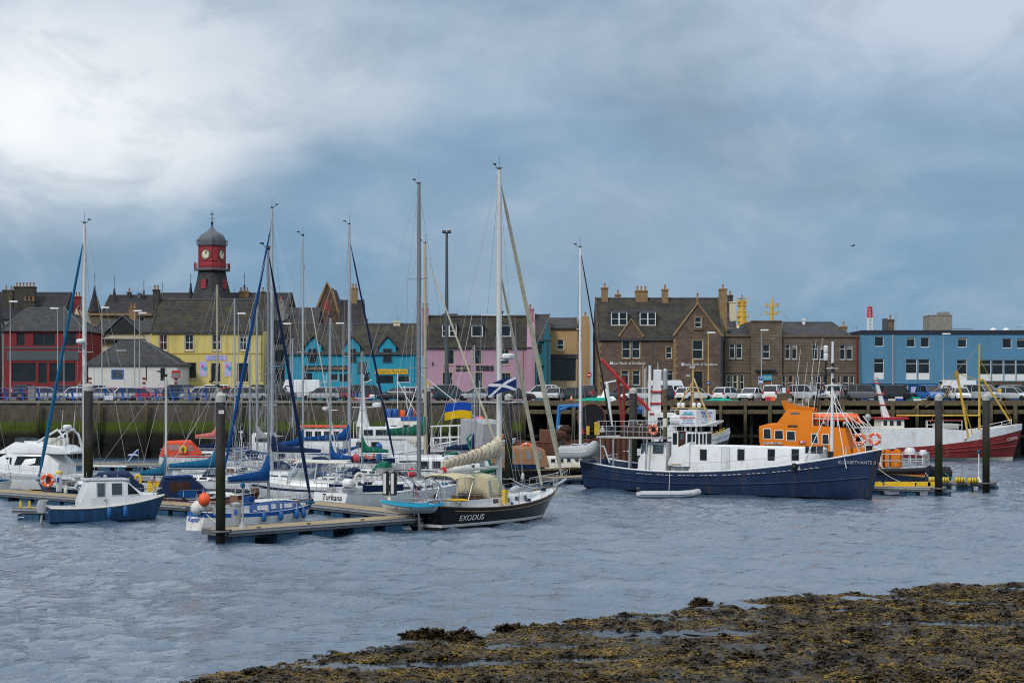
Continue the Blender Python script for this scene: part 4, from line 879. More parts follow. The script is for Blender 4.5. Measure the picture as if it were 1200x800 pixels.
mb=MB();[mb.box(b.x(px_),b.x(px_+w),-.04,-.003,.35+.62*i,.65+.62*i)for px_,w in((103.6,3.6),(167,3.6),(204.3,3.4))for i in range(5)];mb.build('quoins','faded_red',b.r)
b.box('poster','sign_blue',130.5,145,433,444,-.05,-.003);b.box('poster_map','glass_grey',132,143.5,434,443,-.06,-.052)
b.box('corner_strip','iron_black',171,172,428,446,-.05,-.003);b.box('notice_board','red_paint',202,212,434,443,-.5,-.45);b.box('notice','glass_clear',203,211,437,442.5,-.52,-.502)
# -- yellow house
b=Bd('yellow_house','yellow two storey shop with lilac balloon posters','shop building',230,176.5)
b.facade(176.5,308.5,387.5,[(187,196,392,410,'sash4+m+inner+redc'),(217,226.5,392,410,'sash4+m'),(249,258.5,392,410,'sash4+m'),(281,288.8,392,410,'sash4+m+blind'),(214,229.7,425,443,'shop+dark+m'),(247.5,258,425.5,447,'door+dark+m'),(278,291,425.5,447,'shop+dark+m')],'render_yellow',9)
rf,k,zr=b.gable_roof(176.5,308.5,388,351.5,9,'slate_mossy',gm='chimney_dark');b.chimney(179,186,339,358,3.6,pots=2,par=rf);b.chimney(304.5,311,341.5,360,3.6,pots=1,par=rf)
b.box('string_course','gold',177,308,413.6,415,-.05,-.003)
sg=b.box('shop_sign','lilac',240.3,265.6,416.2,422,-.09,-.003)
text('FUN & HYPE',.34,sg,(b.x(253),-.097,b.z(418)),m='sign_blue',sx=1.1);text('PARTY BALLOONS & GIFTS',.19,sg,(b.x(253),-.097,b.z(420.9)),m='sign_blue',sx=1.0)
for px_ in(234.3,263.3):
 p=b.box('balloon_poster','lilac',px_,px_+8.4,423.3,441,-.05,-.003);cx=b.x(px_+3.2)
 mb=MB();mb.ball((cx,-.06,b.z(429.3)),(.22,.025,.33),10);mb.prism([(cx-.1,-.065,b.z(431.8)),(cx+.14,-.065,b.z(431.8)),(cx+.02,-.065,b.z(430.9))],(0,.012,0));mb.build('balloon','balloon_pink',p,True)
 mb=MB();mb.ball((cx+.32,-.075,b.z(431.3)),(.24,.025,.36),10);mb.build('balloon','balloon_blue',p,True)
 mb=MB();mb.tube([(cx+.02,-.056,b.z(431.5)),(cx+.15,-.056,b.z(438.5))],.015,4);mb.build('balloon_string','frame_white',p)
b.pipe(306.8,389,447,'frame_dark',.05)
b=Bd('dark_shop','small dark glass fronted shop between the yellow and turquoise houses','shop building',234,309.5)
b.facade(309.5,335,394,[(312,333,397,404,'shop+dark'),(312,333,410,424,'shop+dark'),(313,320,433,448,'door+dark'),(322,333,433,446,'shop+dark')],'render_grey',7);b.gable_roof(309.5,335,394,377,7,'slate_dark')
sg=b.box('fascia','shop_sign_blue',310,334,426.5,431.5,-.12,-.003);b.box('fascia_light','gold',326,333,431.7,432.6,-.13,-.01)
# -- turquoise house with three wall head dormers
b=Bd('turquoise_house','long turquoise house with three gabled dormers and a yellow shop sign','shop building',230,334)
w=[(355,366,437,446,'shop+dark'),(377,383,437,448,'door+bluedoor'),(386,396,438,446,'shop'),(398,409,438,447,'shop+dark'),(426,433,436,447,'sash4+dark'),(441,461,440,449,'shop+dark'),(465,480,440,448,'shop')]
b.facade(334,488,413,w,'render_turq',10);rf,k,zr=b.gable_roof(334,488,413.5,380.5,10,'slate_mossy',gm='render_grey')
for x0,x1,a0,a1 in((357.5,377,361.6,371),(403,422,410.8,417.2),(444.5,464,449,459.2)):
 X0,X1,cx,zl,ze,za=b.x(x0),b.x(x1),b.x((x0+x1)/2),b.z(414.5),b.z(406),b.z(394.5)
 mb=MB();mb.prism([(X0,-.06,zl),(X1,-.06,zl),(X1,-.06,ze),(cx,-.06,za-.12),(X0,-.06,ze)],(0,3.2,0));dmo=mb.build('dormer','render_turq',b.r)
 mb=MB();e=.22
 for sgn,XX in((-1,X0),(1,X1)):
  mb.prism([(XX+sgn*e,-.3,ze-.22),(cx,-.3,za),(cx,-.3,za+.16),(XX+sgn*e,-.3,ze-.06)],(0,4.6,0))
 mb.build('dormer_roof','slate_dark',dmo)
 f=b.window(a0,a1,408.5,424,'sash4+dark',y=-.30);f.parent=dmo
 mb=MB();q0,q1=b.x(a0),b.x(a1);mb.box(q0-.12,q1+.12,-.1,-.063,b.z(424)-.12,b.z(408.5)+.12);mb.build('window_margin','render_turq',dmo)
sg=b.box('shop_sign','shop_sign_black',354,411,428.3,434.8,-.1,-.003);text('ISLAND WAVE NETWORKS',.48,sg,(b.x(382),-.107,b.z(431.6)),m='margin_stone',sx=.95)
sg=b.box('shop_sign','shop_sign_yellow',439.3,478,432.2,438.3,-.12,-.003);text('Companies Marqueries',.50,sg,(b.x(458.6),-.127,b.z(435.2)),m='shop_sign_black',sx=.95);mb=MB();[mb.box(b.x(439.3),b.x(478),-.126,-.121,b.z(py)-.05,b.z(py)+.05)for py in(432.8,437.7)];mb.build('sign_border','gold',sg)
b.box('louvre_vent','slate_grey_sign',419,429.5,424,437,-.15,-.003);b.pipe(338.5,416,447,'frame_dark');b.pipe(484.5,415,447,'turquoise_paint',.1)
b.chimney(461,469,376,384,4.6,m='render_cream',pots=0,par=rf);b.aerial(466,370,376,4.8,2)
# -- pink house with a mansard roof
b=Bd('pink_house','pink house with a mossy mansard roof and a gable chimney','public house',230,497.5)
wy='sash+dark+m'
b.facade(497.5,623,406.5,[(521,531.6,410.5,426,wy),(555,564,410.5,426,wy),(586,596,410.5,426,wy),(519,530,436.5,450,wy),(555.5,565,436.5,455,'door+dark+m'),(586,598,437,450,wy)],'render_pink',10)
X0,X1=b.x(497.5),b.x(623);ze,zr=b.z(407),b.z(370.5,2.4);mb=MB()
mb.prism([(X0,-.3,ze-.1),(X0,2.2,zr),(X0,7.8,zr),(X0,10.2,ze-.1)],(b.x(617.3)-X0,0,0));rf=mb.build('roof','slate_mossy',b.r)
mb=MB();mb.box(X0,b.x(617),2.0,2.3,zr+.003,zr+.16);mb.build('ridge_tiles','lead',rf);mb=MB();mb.tube([(X0,-.36,ze-.03),(X1,-.36,ze-.03)],.08,6);mb.build('gutter','frame_dark',rf)
b.dormer(518,535,380.5,394.5,.42,'two',deep=1.6);b.dormer(552.5,566,381.5,394.5,.42,'one',deep=1.6);b.dormer(585,598.5,381.5,394.5,.42,'one',deep=1.6)
mb=MB();x0,x1=b.x(617.4),b.x(627.2);mb.prism([(x0,-.25,0),(x0,10,0),(x0,10,ze),(x0,4,b.z(376)),(x0,2.1,b.z(374.5)),(x0,-.25,ze)],(x1-x0,0,0));gb=mb.build('gable','render_pink',b.r)
b.chimney(617.2,625.8,361.5,377,1.9,m='chimney_pink',pots=1,par=gb);b.chimney(494.5,501.6,360.5,410,1.5,m='chimney_pink',pots=2);b.chimney(518.5,535.5,367.5,374,2.6,m='stone_red',pots=0);b.chimney(584,589.5,364,374,2.8,pots=1)
mb=MB();x=b.x(510.5,2.4);mb.lathe([(.35,zr),(.4,zr+.12),(.1,zr+.2)],(x,2.6,0),10);mb.build('roof_vent','frame_white',rf)
sg=b.box('shop_sign','shop_sign_black',534.5,551,428.2,434.6,-.1,-.003);text('Digby Chick',.42,sg,(b.x(543),-.107,b.z(431.3)),m='margin_stone')
for k in range(4):b.box('menu_board','shop_sign_black',558+k*5.3,562.7+k*5.3,428.4,434.4,-.08,-.003)
for px_ in(507,608):b.box('wall_lantern','frame_dark',px_-.6,px_+.6,424,428,-.2,-.01)
b.pipe(613,408,452,'gold',.06);b.aerial(535.7,360,372,3,0)
# -- teal building and side street
b=Bd('teal_house','narrow teal gabled building with a dark green shopfront','shop building',229,628)
b.facade(628,645,398,[(630,635,403,415,'sash+dark'),(629.5,636,430,452,'shop+dark')],'render_teal',9)
rf,k,zr=b.gable_roof(627.4,645,398,370,9,'slate',gm='render_teal');b.box('shopfront','green_paint',628.2,637,420,428,-.35,-.003)
mb=MB();xa,xb=b.x(637.6),b.x(645);mb.prism([(xa,-.25,0),(xb,-.25,0),(xb,-.25,b.z(396)),(b.x(640.5),-.25,b.z(376)),(xa,-.25,b.z(396))],(0,.22,0));mb.build('gable','render_teal',b.r);b.pipe(641.5,398,450,'frame_dark',.06,-.34)
b=Bd('tan_house','tan rendered house with a black shopfront','shop building',233,641.5)
b.facade(641.5,677,384,[(652.6,660.6,398,409.6,'sash+m'),(645,675,420,446,'shop+dark')],'render_tan',9);b.gable_roof(641.5,677,384.5,374,9,'slate',gm='render_tan');b.box('shopfront','render_black',643.5,676.5,415,419.5,-.2,-.003);b.box('stallriser','margin_stone',643.5,676.5,447.5,460,-.1,-.003)
mb=MB();xa,xb,xc=b.x(677.6),b.x(691.5),b.x(684.6);mb.prism([(xa,-.6,0),(xb,-.6,0),(xb,-.6,b.z(382)),(xc+.6,-.6,b.z(371)),(xc-.6,-.6,b.z(371)),(xa,-.6,b.z(403))],(0,9,0));gb=mb.build('gable','render_tan',b.r);b.chimney(682.2,690,370.5,384,.3,m='render_tan',pots=1,par=gb);b.box('side_window','glass_dark',679,681.6,386,398,-.63,-.602)
# -- the bank
b=Bd('bank_building','brown stone bank with a large gable and white lettering','bank',226,700)
w=[(729.3,738.6,398.5,419.5,'sash+ms'),(740.6,750,398.5,419.5,'sash+ms'),(780.6,787.2,406.5,420,'sash+ms'),(728,736.6,434,451,'top+ms'),(741.4,750,434,451,'top+ms'),(777.6,789,434,447,'top+ms')]
b.facade(700,789.5,396,w,'stone_brown',12)
rf,k,zr=b.gable_roof(700,848,396.5,350.5,12,'slate_mossy',gm='stone_brown')
X0,X1,xm=b.x(789.5),b.x(845),b.x(817);ze,za=b.z(393),b.z(357)
b.facade(789.5,845,393,[(811.2,823,398.8,420.6,'sash+ms'),(813,822.6,435,455,'door+dark+ms')],'stone_brown',12,y=-.5)
mb=MB();mb.prism([(X0,-.5,ze+.002),(X1,-.5,ze+.002),(xm,-.5,za)],(0,7,0));gb=mb.build('gable','stone_brown',b.r)
mb=MB();mb.tube([(X0-.1,-.55,ze-.1),(xm,-.55,za+.12),(X1+.1,-.55,ze-.1)],.2,5);mb.lathe([(.22,za),(.12,za+.5),(.2,za+.8),(.1,za+1.2),(.16,za+1.4),(.02,za+1.75)],(xm,-.5,0),8);mb.build('gable_coping','sand_stone',gb)
mb=MB();[mb.prism([(xm+s_*.0,-.3,za-.05),(xm+s_*(X1-X0)/2,-.3,ze-.05),(xm+s_*(X1-X0)/2,-.3,ze+.12),(xm,-.3,za+.12)],(0,6.5,0))for s_ in(-1,1)];mb.build('gable_roof','slate_mossy',gb)
f=b.window(813.6,821.2,372,383.8,'sash+ms',y=-.72);f.parent=gb
X0,X1,xm=b.x(726),b.x(753),b.x(739.6);ze,za=b.z(396),b.z(375)
mb=MB();mb.prism([(X0,-.12,ze-.3),(X1,-.12,ze-.3),(X1,-.12,ze+.3),(xm,-.12,za),(X0,-.12,ze+.3)],(0,3.6,0));g2=mb.build('gablet','stone_brown',b.r)
mb=MB();mb.tube([(X0-.1,-.16,ze+.2),(xm,-.16,za+.1),(X1+.1,-.16,ze+.2)],.16,5);mb.build('gable_coping','sand_stone',g2)
b.dormer(716,735,365.5,381.5,1.7,deep=2.4);b.dormer(749.6,768.5,365.5,381.5,1.7,deep=2.4)
b.chimney(705,712.6,336.5,354,5.4,m='sand_stone',pots=1,par=rf);b.chimney(721,727.5,344.5,352,6.6,m='sand_stone',pots=1,par=rf);b.chimney(745,759,340,352,5.4,m='sand_stone',pots=3,par=rf);b.chimney(776,783.2,338.5,354,5.2,m='sand_stone',pots=1,par=rf)
c=b.chimney(843.8,852,338,390,2.8,m='sand_stone',pots=1,dep=1.6)
mb=MB();z8=b.z(425.6)
text('Royal Bank of Scotland',.52,b.r,(b.x(735.5),-.03,z8),m='white_paint',depth=.02,sx=1.02);text('Royal Bank of Scotland',.52,b.r,(b.x(819.5),-.53,b.z(427)),m='white_paint',depth=.02,sx=1.02)
for px_,yy_,py in((716.3,-.04,425.3),(799.6,-.54,426.8)):
 mb=MB();x,z=b.x(px_),b.z(py);[mb.obox((x+.16*math.cos(a),yy_,z+.16*math.sin(a)),(.3,.03,.10),0,-a+R(40))for a in(R(45),R(135),R(225),R(315))];mb.build('bank_emblem','white_paint',b.r)
for px_ in(700.4,788.7):
 mb=MB();x=b.x(px_);[mb.box(x-.02,x+(.55 if i%2 else.35),-.04-(.5 if px_>760 else 0),-.003-(.5 if px_>760 else 0),.5*i+.02,.5*i+.48)for i in range(17)];mb.build('quoins','sand_stone',b.r)
b.pipe(764,397,455,'lead',.08);b.pipe(843.2,394,455,'lead',.09,-.6);b.box('string_course','sand_stone',700.4,789,396.5,398,-.1,-.003)
b=Bd('slate_house','slate roof with pale chimneys rising between the bank and the brown block','house',243,846)
b.facade(846,864,384,[],'render_grey',8);b.gable_roof(846,863,386,356,8,'slate',gm='render_cream');b.chimney(853,859,345.5,366,3,pots=1);b.chimney(855.5,862.5,353,370,1.0,m='render_cream',pots=0)
# -- brown two storey block
b=Bd('stone_block_house','brown two storey stone office with a raised centre bay','office building',228,843.5)
up=[(855,861.2,403,420),(863,869.6,403,420),(920,926,403.5,420.5),(928,934,403.5,420.5),(952,958.2,404,421),(960,966.2,404,421),(984.2,990.6,404,421.3),(992.2,999,404,421.3)]
lo=[(851.6,856,439,456),(858,865,439,456),(867.2,872,439,456),(916.4,920.6,439.5,457),(923.2,929.8,439.5,457),(932,936.4,439.5,457),(949,953,440,457),(955.6,962,440,457),(964.2,968.6,440,457),(981.2,985,440,457),(987.6,994.6,440,457),(997,1001,440,457)]
b.facade(843.5,879.5,393,[(*u,'top+sill')for u in up[:2]]+[(*u,'sash+inner' if i==1 else 'sash')for i,u in enumerate(lo[:3])],'stone_block',12)
b.facade(915.5,1010,393.5,[(*u,'top+sill'+('+blind' if i%2 else ''))for i,u in enumerate(up[2:])]+[(*u,'sash'+('+inner+redc' if i%4==1 else ''))for i,u in enumerate(lo[3:])],'stone_block',12)
b.facade(879.6,915.4,376.5,[(893,901.2,404,420,'sash+sill'),(889.8,904,439,462,'door+wood')],'stone_block',12,y=-.6)
for a,c,t_ in((843.5,879.5,393),(915.5,1010,393.5)):b.box('cornice','stone_block',a,c,t_-.8,t_+1.4,-.22,-.003);b.box('string_course','stone_block',a,c,434,436.2,-.1,-.003)
b.box('cornice','stone_block',879.2,915.8,375.6,377.4,-.75,-.603);b.box('door_hood','frame_dark',884,908,432.5,434.5,-1.2,-.603);sg=b.box('shop_sign','turquoise_paint',892.5,903.6,439.2,445.5,-.66,-.5);text('HUB',.5,sg,(b.x(898),-.667,b.z(442.4)),m='shop_sign_yellow')
b.hip_roof(916,998,393,917,975,377.6,11,'slate',0.0,.5);b.hip_roof(858,882,393,879,880,377.6,11,'slate',0.0,.5)
b.chimney(985.5,993,382,392,3,m='sand_stone',pots=1);b.chimney(940.6,943.6,373.5,379,5,m='frame_white',pots=0);b.aerial(1004,381,392,3,2)
b.pipe(849,394,458,'frame_dark',.1);b.pipe(1004,395,458,'faded_red',.1);b.pipe(846,394,460,'lead',.12)
# -- blue block
b=Bd('blue_block','long blue flat roofed block with a navy parapet at right','apartment block',226,1010.6)
top=[(1025,1035.6,394.6,406),(1062.4,1072.6,395.2,406.6),(1078.8,1089.2,395.2,406.8),(1122.4,1133,395.6,407),(1174.6,1185.6,396.4,407.8),(1191.6,1202,396.4,408),(1228,1239,396.6,408),(1244,1255,396.6,408)]
mid=[(1024,1036,420,444),(1061.4,1074.6,420.6,444.6),(1076,1089.6,420.6,444.6),(1121.2,1133.6,421.4,445.4)]+[(1148+i*14.4,1161.6+i*14.4,421.6,446)for i in range(8)]
gl=[(1055.2,1064.4,450.6,462),(1077.6,1087,450.6,468),(1099.6,1110.6,451,456),(1133.6,1144,451.6,462),(1155,1165,451.6,457),(1018.4,1024,453,468),(1210,1222,452,468)]
b.facade(1010.6,1290,391,[(*u,'blind+blind' if i%2 else 'plain')for i,u in enumerate(top)]+[(*u,'toppanel')for u in mid],'block_blue',13,z0=b.z(449.4))
b.facade(1010.6,1290,449.4,[(*u,'top')for u in gl],'block_navy',13,y=.02,name='wall',back=False)
mb=MB();mb.box(b.x(1010.3),b.x(1290),-.12,13.1,b.z(391.6),b.z(386.8));mb.build('parapet','parapet_navy',b.r)
b.box('notice_board','lilac',1067.4,1075,453,463,-.05,.018);b.box('notice_board','lilac',1088.5,1096,453,461,-.05,.018);b.box('notice_board','flag_white',1148,1155,454,462,-.05,.018);b.box('notice_board','flag_white',1178.5,1186,455,463,-.05,.018);b.box('wall_panel','green_paint',1171,1177,455,463,-.05,.018)
sg=b.box('shop_fascia','bottle_green',1148,1290,446.6,451.4,-.25,-.003);
for ch,px_ in(('T',1159),('E',1166.8),('N',1172.6),('R',1180.4),('O',1191.2),('A',1195.8)):text(ch,.52,sg,(b.x(px_),-.257,b.z(449)),m='red_paint')
mb=MB();mb.box(b.x(1090,3),b.x(1116,3),3,7,b.z(388,3),b.z(369.8,3));mb.box(b.x(1089.6,3),b.x(1116.4,3),2.95,7.05,b.z(369.7,3),b.z(368.9,3));tank=mb.build('roof_tank','kerb_concrete',b.r);mb=MB();mb.box(b.x(1102,4),b.x(1113,4),4,6,b.z(368.8,4),b.z(365.6,4));mb.build('tank_hatch','render_grey',tank)
c=b.chimney(1040.5,1048,374,390,2,m='stone_block',pots=1);b.box('roof_duct','slate_grey_sign',1036,1040.2,373,387,2,3.2,d=2);b.aerial(1050,367,386,2,3);b.aerial(1193.5,382,388,3,1)
b.pipe(1046.2,392,456,'lamp_grey',.13)
for px_ in(1164,1179):mb=MB();mb.ball((b.x(px_,5),5,b.z(387,5)),(.5,.5,.35),10);mb.build('roof_dome','frame_white',b.r,True)
mb=MB();mb.tube([(b.x(1116.5,3),3,b.z(386,3)),(b.x(1116.5,3),3,b.z(385,3)),(b.x(1139,3),3,b.z(385,3)),(b.x(1139,3),3,b.z(387.5,3))],.04,5);mb.build('roof_rail','iron_black',b.r)
# -- masts of ships and a crane standing behind the roofs
g=thing('ship_mast','yellow lattice ship mast rising behind the bank chimneys','ship mast',(XA(869.5,330),330,GZ));k_=330/FPX;Z=lambda py:ZA(py,330)-GZ
mb=MB();mb.lathe([(1.5,0),(1.5,Z(384)),(.85,Z(380)),(.75,Z(352))],n=8);mb.build('column','gear_yellow',g)
for py,w in((377,7.2),(371,7.0),(358,5.6),(354.5,6.6)):mb=MB();mb.box(-w*k_,w*k_,-.8,.8,Z(py),Z(py)+.25);[mb.tube([(s_*w*k_*.95,-.7,Z(py)),(s_*w*k_*.95,-.7,Z(py)+1.0)],.06,4)for s_ in(-1,0,1)];mb.tube([(-w*k_,-.7,Z(py)+1.0),(w*k_,-.7,Z(py)+1.0)],.06,4);mb.build('platform','gear_yellow',g)
mb=MB();mb.tube([(0,0,Z(352)),(0,0,Z(345.5))],.12,6);mb.tube([(-.7,0,Z(350)),(.7,0,Z(350))],.09,5);mb.build('top_pole','lead',g)
mb=MB();mb.box(-2.2,2.2,-2,2,Z(393),Z(383));mb.build('bridge_roof','white_paint',g)
g=thing('ship_mast','slim yellow ship mast with cross arms behind the brown office','ship mast',(XA(904.6,320),320,GZ));Z=lambda py:ZA(py,320)-GZ;k_=320/FPX
mb=MB();mb.lathe([(.42,0),(.36,Z(360)),(.15,Z(348.5))],n=8);mb.build('column','gear_yellow',g)
mb=MB();[mb.tube([(-7*k_,0,Z(py)),(7*k_,0,Z(py))],.14,5)for py in(358.5,367.5)];[mb.lathe([(.22,Z(py)-.1),(.22,Z(py)+.5)],(s_*6.6*k_,0,0),6)for py in(358.5,367.5)for s_ in(-1,1)];mb.build('cross_arm','gear_yellow',g)
mb=MB();mb.tube([(0,0,Z(352)),(-19*k_,0,Z(376))],.035,4);mb.tube([(0,0,Z(352)),(22*k_,0,Z(378))],.035,4);mb.build('stay_wire','wire',g)
g=thing('crane_boom','red and white crane boom tip behind the blue block','crane',(XA(1019.5,340),340,GZ));Z=lambda py:ZA(py,340)-GZ;k_=340/FPX
for nm,mt,a,c in(('boom_lower','buoy_white',400,372),('boom_tip','buoy_red',372,359.5)):
 mb=MB();w0=2.4*k_
 for s_ in(-1,1):
  for yy in(-.4,.4):mb.tube([(s_*w0,yy,Z(a)),(s_*w0*(.8 if nm=='boom_tip' else 1),yy,Z(c))],.10,5)
 n=7
 for i in range(n):z0_,z1_=lerp(Z(a),Z(c),i/n),lerp(Z(a),Z(c),(i+1)/n);mb.tube([(-w0,-.4,z0_),(w0,-.4,z1_)],.06,4);mb.tube([(w0,.4,z0_),(-w0,.4,z1_)],.06,4)
 if nm=='boom_tip':mb.box(-w0,w0,-.45,.45,Z(360.4),Z(359.2))
 mb.build(nm,mt,g)
 # ------------------------------------------------------------------ lamp posts, signs
def lamp_post(px_,Y,pyt,label,arm=1,m='lamp_grey',head=True,r_=.075):
 x=XA(px_,Y);h=ZA(pyt,Y)-GZ;g=thing('street_lamp',label,'lamp post',(x,Y,GZ),0,'street lamps along the harbour road')
 mb=MB();mb.lathe([(r_*1.8,0),(r_*1.8,1.0),(r_*1.1,1.1),(r_*.7,h-.12)],n=8);mb.build('post',m,g,True)
 if head:
  mb=MB();mb.loft([[(arm*q,y,h+z)for y,z in((-w,-.1),(w,-.1),(w*.8,.08),(-w*.8,.08))]for q,w in((-.12,.10),(.45,.16),(.95,.12))]);mb.build('lamp_head','frame_white',g)
 return g
for px_,Y,pyt,a,lb in((12,216,353,1,'grey street lamp before the left end of the red shop'),(67.5,216,361,-1,'grey street lamp before the right half of the red shop'),(119.5,217,360,1,'grey street lamp left of the white kiosk skylight'),(157.8,215,364,1,'grey street lamp before the white kiosk right of its skylight'),(163.5,218,366.5,1,'grey lamp with a yellowed lower post before the white kiosk roof'),(279.3,214,367,1,'grey street lamp before the right half of the yellow house'),(340.2,216,379,-1,'grey lamp before the left end of the turquoise house'),(402,216,378.5,-1,'grey lamp before the middle dormer of the turquoise house'),(830,221,389.5,1,'olive street lamp before the large gable of the bank'),(892.2,220,386.5,1,'pale street lamp before the brown office doorway'),(1105.3,218,391,1,'thin street lamp before the middle of the blue block')):
 lamp_post(px_,Y,pyt,lb,a,'lamp_grey' if px_ not in(830,)else 'gear_yellow')
lamp_post(75,214,357,'bare grey flag pole right of the red shop lamp',head=False,r_=.05)
g=thing('flood_light_mast','tall dark floodlight mast standing before the pink house','floodlight',(XA(523.5,212),212,GZ));h=ZA(273,212)-GZ
mb=MB();mb.lathe([(.36,0),(.30,2),(.16,h)],n=10);mb.build('post','slate_grey_sign',g,True)
mb=MB();mb.box(-.55,.6,-.06,.06,h-.05,h+.05);[mb.obox((s_*.32,-.14,h+.14),(.5,.3,.28),0,0,R(-18))for s_ in(-1,1)];mb.build('lamp_head','iron_black',g)
g=thing('no_entry_sign','round red and white no entry sign in the gap left of the bank','road sign',(XA(690.3,216),216,GZ))
mb=MB();mb.tube([(0,0,0),(0,0,3.0)],.04,6);mb.build('post','lamp_grey',g)
mb=MB();mb.lathe([(.36,0),(.36,.03)],n=24);o=mb.build('disc','red_paint',g);o.location=(0,-.06,ZA(439,216)-GZ);o.rotation_euler=(R(90),0,0)
mb=MB();mb.box(-.26,.26,-.06,.06,.03,.036);mb.build('white_bar','flag_white',o)
g=thing('parking_sign','blue and white parking sign on the pale post before the brown office','road sign',(XA(891.5,219.5),219.5,GZ));z1=ZA(441,219.5)-GZ
mb=MB();mb.tube([(.04,.05,0),(.04,.05,z1)],.035,6);mb.build('post','lamp_grey',g)
mb=MB();mb.box(-.3,.3,-.02,.02,z1-1.1,z1);p=mb.build('panel','flag_white',g);mb=MB();mb.box(-.27,.27,-.026,-.021,z1-1.05,z1-.85);mb.build('blue_strip','sign_blue',p);mb=MB();mb.box(-.27,.27,-.026,-.021,z1-.55,z1-.05);q=mb.build('blue_field','sign_blue',p);text('P',.4,q,(0,-.03,z1-.3),m='flag_white')
g=thing('parking_sign','blue plate on the olive lamp post before the bank','road sign',(XA(830,220.8),220.8,GZ));z1=ZA(448,220.8)-GZ
mb=MB();mb.box(-.2,.2,-.06,-.03,z1-.25,z1+.1);mb.build('panel','sign_blue',g);mb=MB();mb.box(-.12,.12,-.066,-.061,z1-.12,z1-.02);mb.build('white_mark','flag_white',g)
g=thing('ticket_machine','grey ticket machine with a yellow panel before the white cars at right','ticket machine',(XA(1171,206.2),206.2,GZ));mb=MB();mb.prism([(-.26,-.15,0),(.26,-.15,0),(.26,-.15,1.5),(.2,-.15,1.62),(-.2,-.15,1.62),(-.26,-.15,1.5)],(0,.3,0));mb.build('case','lamp_grey',g);mb=MB();mb.box(-.22,.22,-.16,-.152,1.1,1.5);mb.build('panel','yellow',g);mb=MB();mb.box(-.22,.22,-.158,-.153,.75,1.05);mb.build('panel_lower','flag_white',g)
g=thing('stone_pillar','square grey stone pillar behind the blue railing at left','pillar',(XA(35.5,206),206.7,GZ));mb=MB();mb.box(-.45,.45,-.3,.3,0,1.7);mb.build('shaft','render_grey',g);mb=MB();mb.box(-.52,.52,-.37,.37,1.703,1.86);mb.build('cap_stone','kerb_concrete',g)
g=thing('stone_pillar','grey cabinet with a yellow warning plate behind the blue railing','pillar',(XA(219,206),206.7,GZ));mb=MB();mb.box(-.5,.5,-.3,.3,0,1.6);mb.build('shaft','render_grey',g);mb=MB();mb.box(-.56,.56,-.36,.36,1.603,1.72);mb.build('cap_stone','kerb_concrete',g);mb=MB();mb.box(.28,.55,-.32,-.303,1.05,1.5);mb.build('warning_plate','yellow',g)
g=thing('railing_notice','white notice board hung on the blue railing beside the white pile cap','sign',(XA(127.5,204.5),204.5,WZ+.52));mb=MB();mb.box(-.52,.52,-.02,.02,.1,.62);mb.build('board','flag_white',g);mb=MB();[mb.box(-.4,.4,-.024,-.021,z,z+.03)for z in(.2,.32,.44)];mb.build('print','lamp_grey',g)
g=thing('deer_statue','small bronze deer statue on the pavement before the red shop','statue',(XA(87,222),222,GZ));
mb=MB();mb.loft([[(x,y*w,z+q*hh)for y,q in((-1,0),(-.7,1),(.7,1),(1,0),(.7,-1),(-.7,-1))]for x,w,z,hh in((-.62,.08,1.12,.12),(-.45,.2,1.14,.24),(0,.2,1.1,.24),(.4,.22,1.15,.27),(.58,.13,1.3,.22),(.7,.09,1.6,.13),(.74,.07,1.78,.1))]);mb.tube([(.68,0,1.75),(.8,0,1.86),(1.05,0,1.74)],[.08,.1,.05],6)
for x in(-.5,.42):
 for s_ in(-1,1):mb.tube([(x,s_*.12,1.05),(x+(.07 if x<0 else 0),s_*.12,.55),(x,s_*.12,0)],[.1,.055,.04],6)
mb.build('body','gold',g,True);mb=MB()
for s_ in(-1,1):mb.tube([(.72,s_*.06,1.9),(.6,s_*.3,2.2),(.68,s_*.38,2.55)],.03,5);mb.tube([(.62,s_*.26,2.15),(.85,s_*.3,2.4)],.025,5)
mb.build('antler','gold',g)
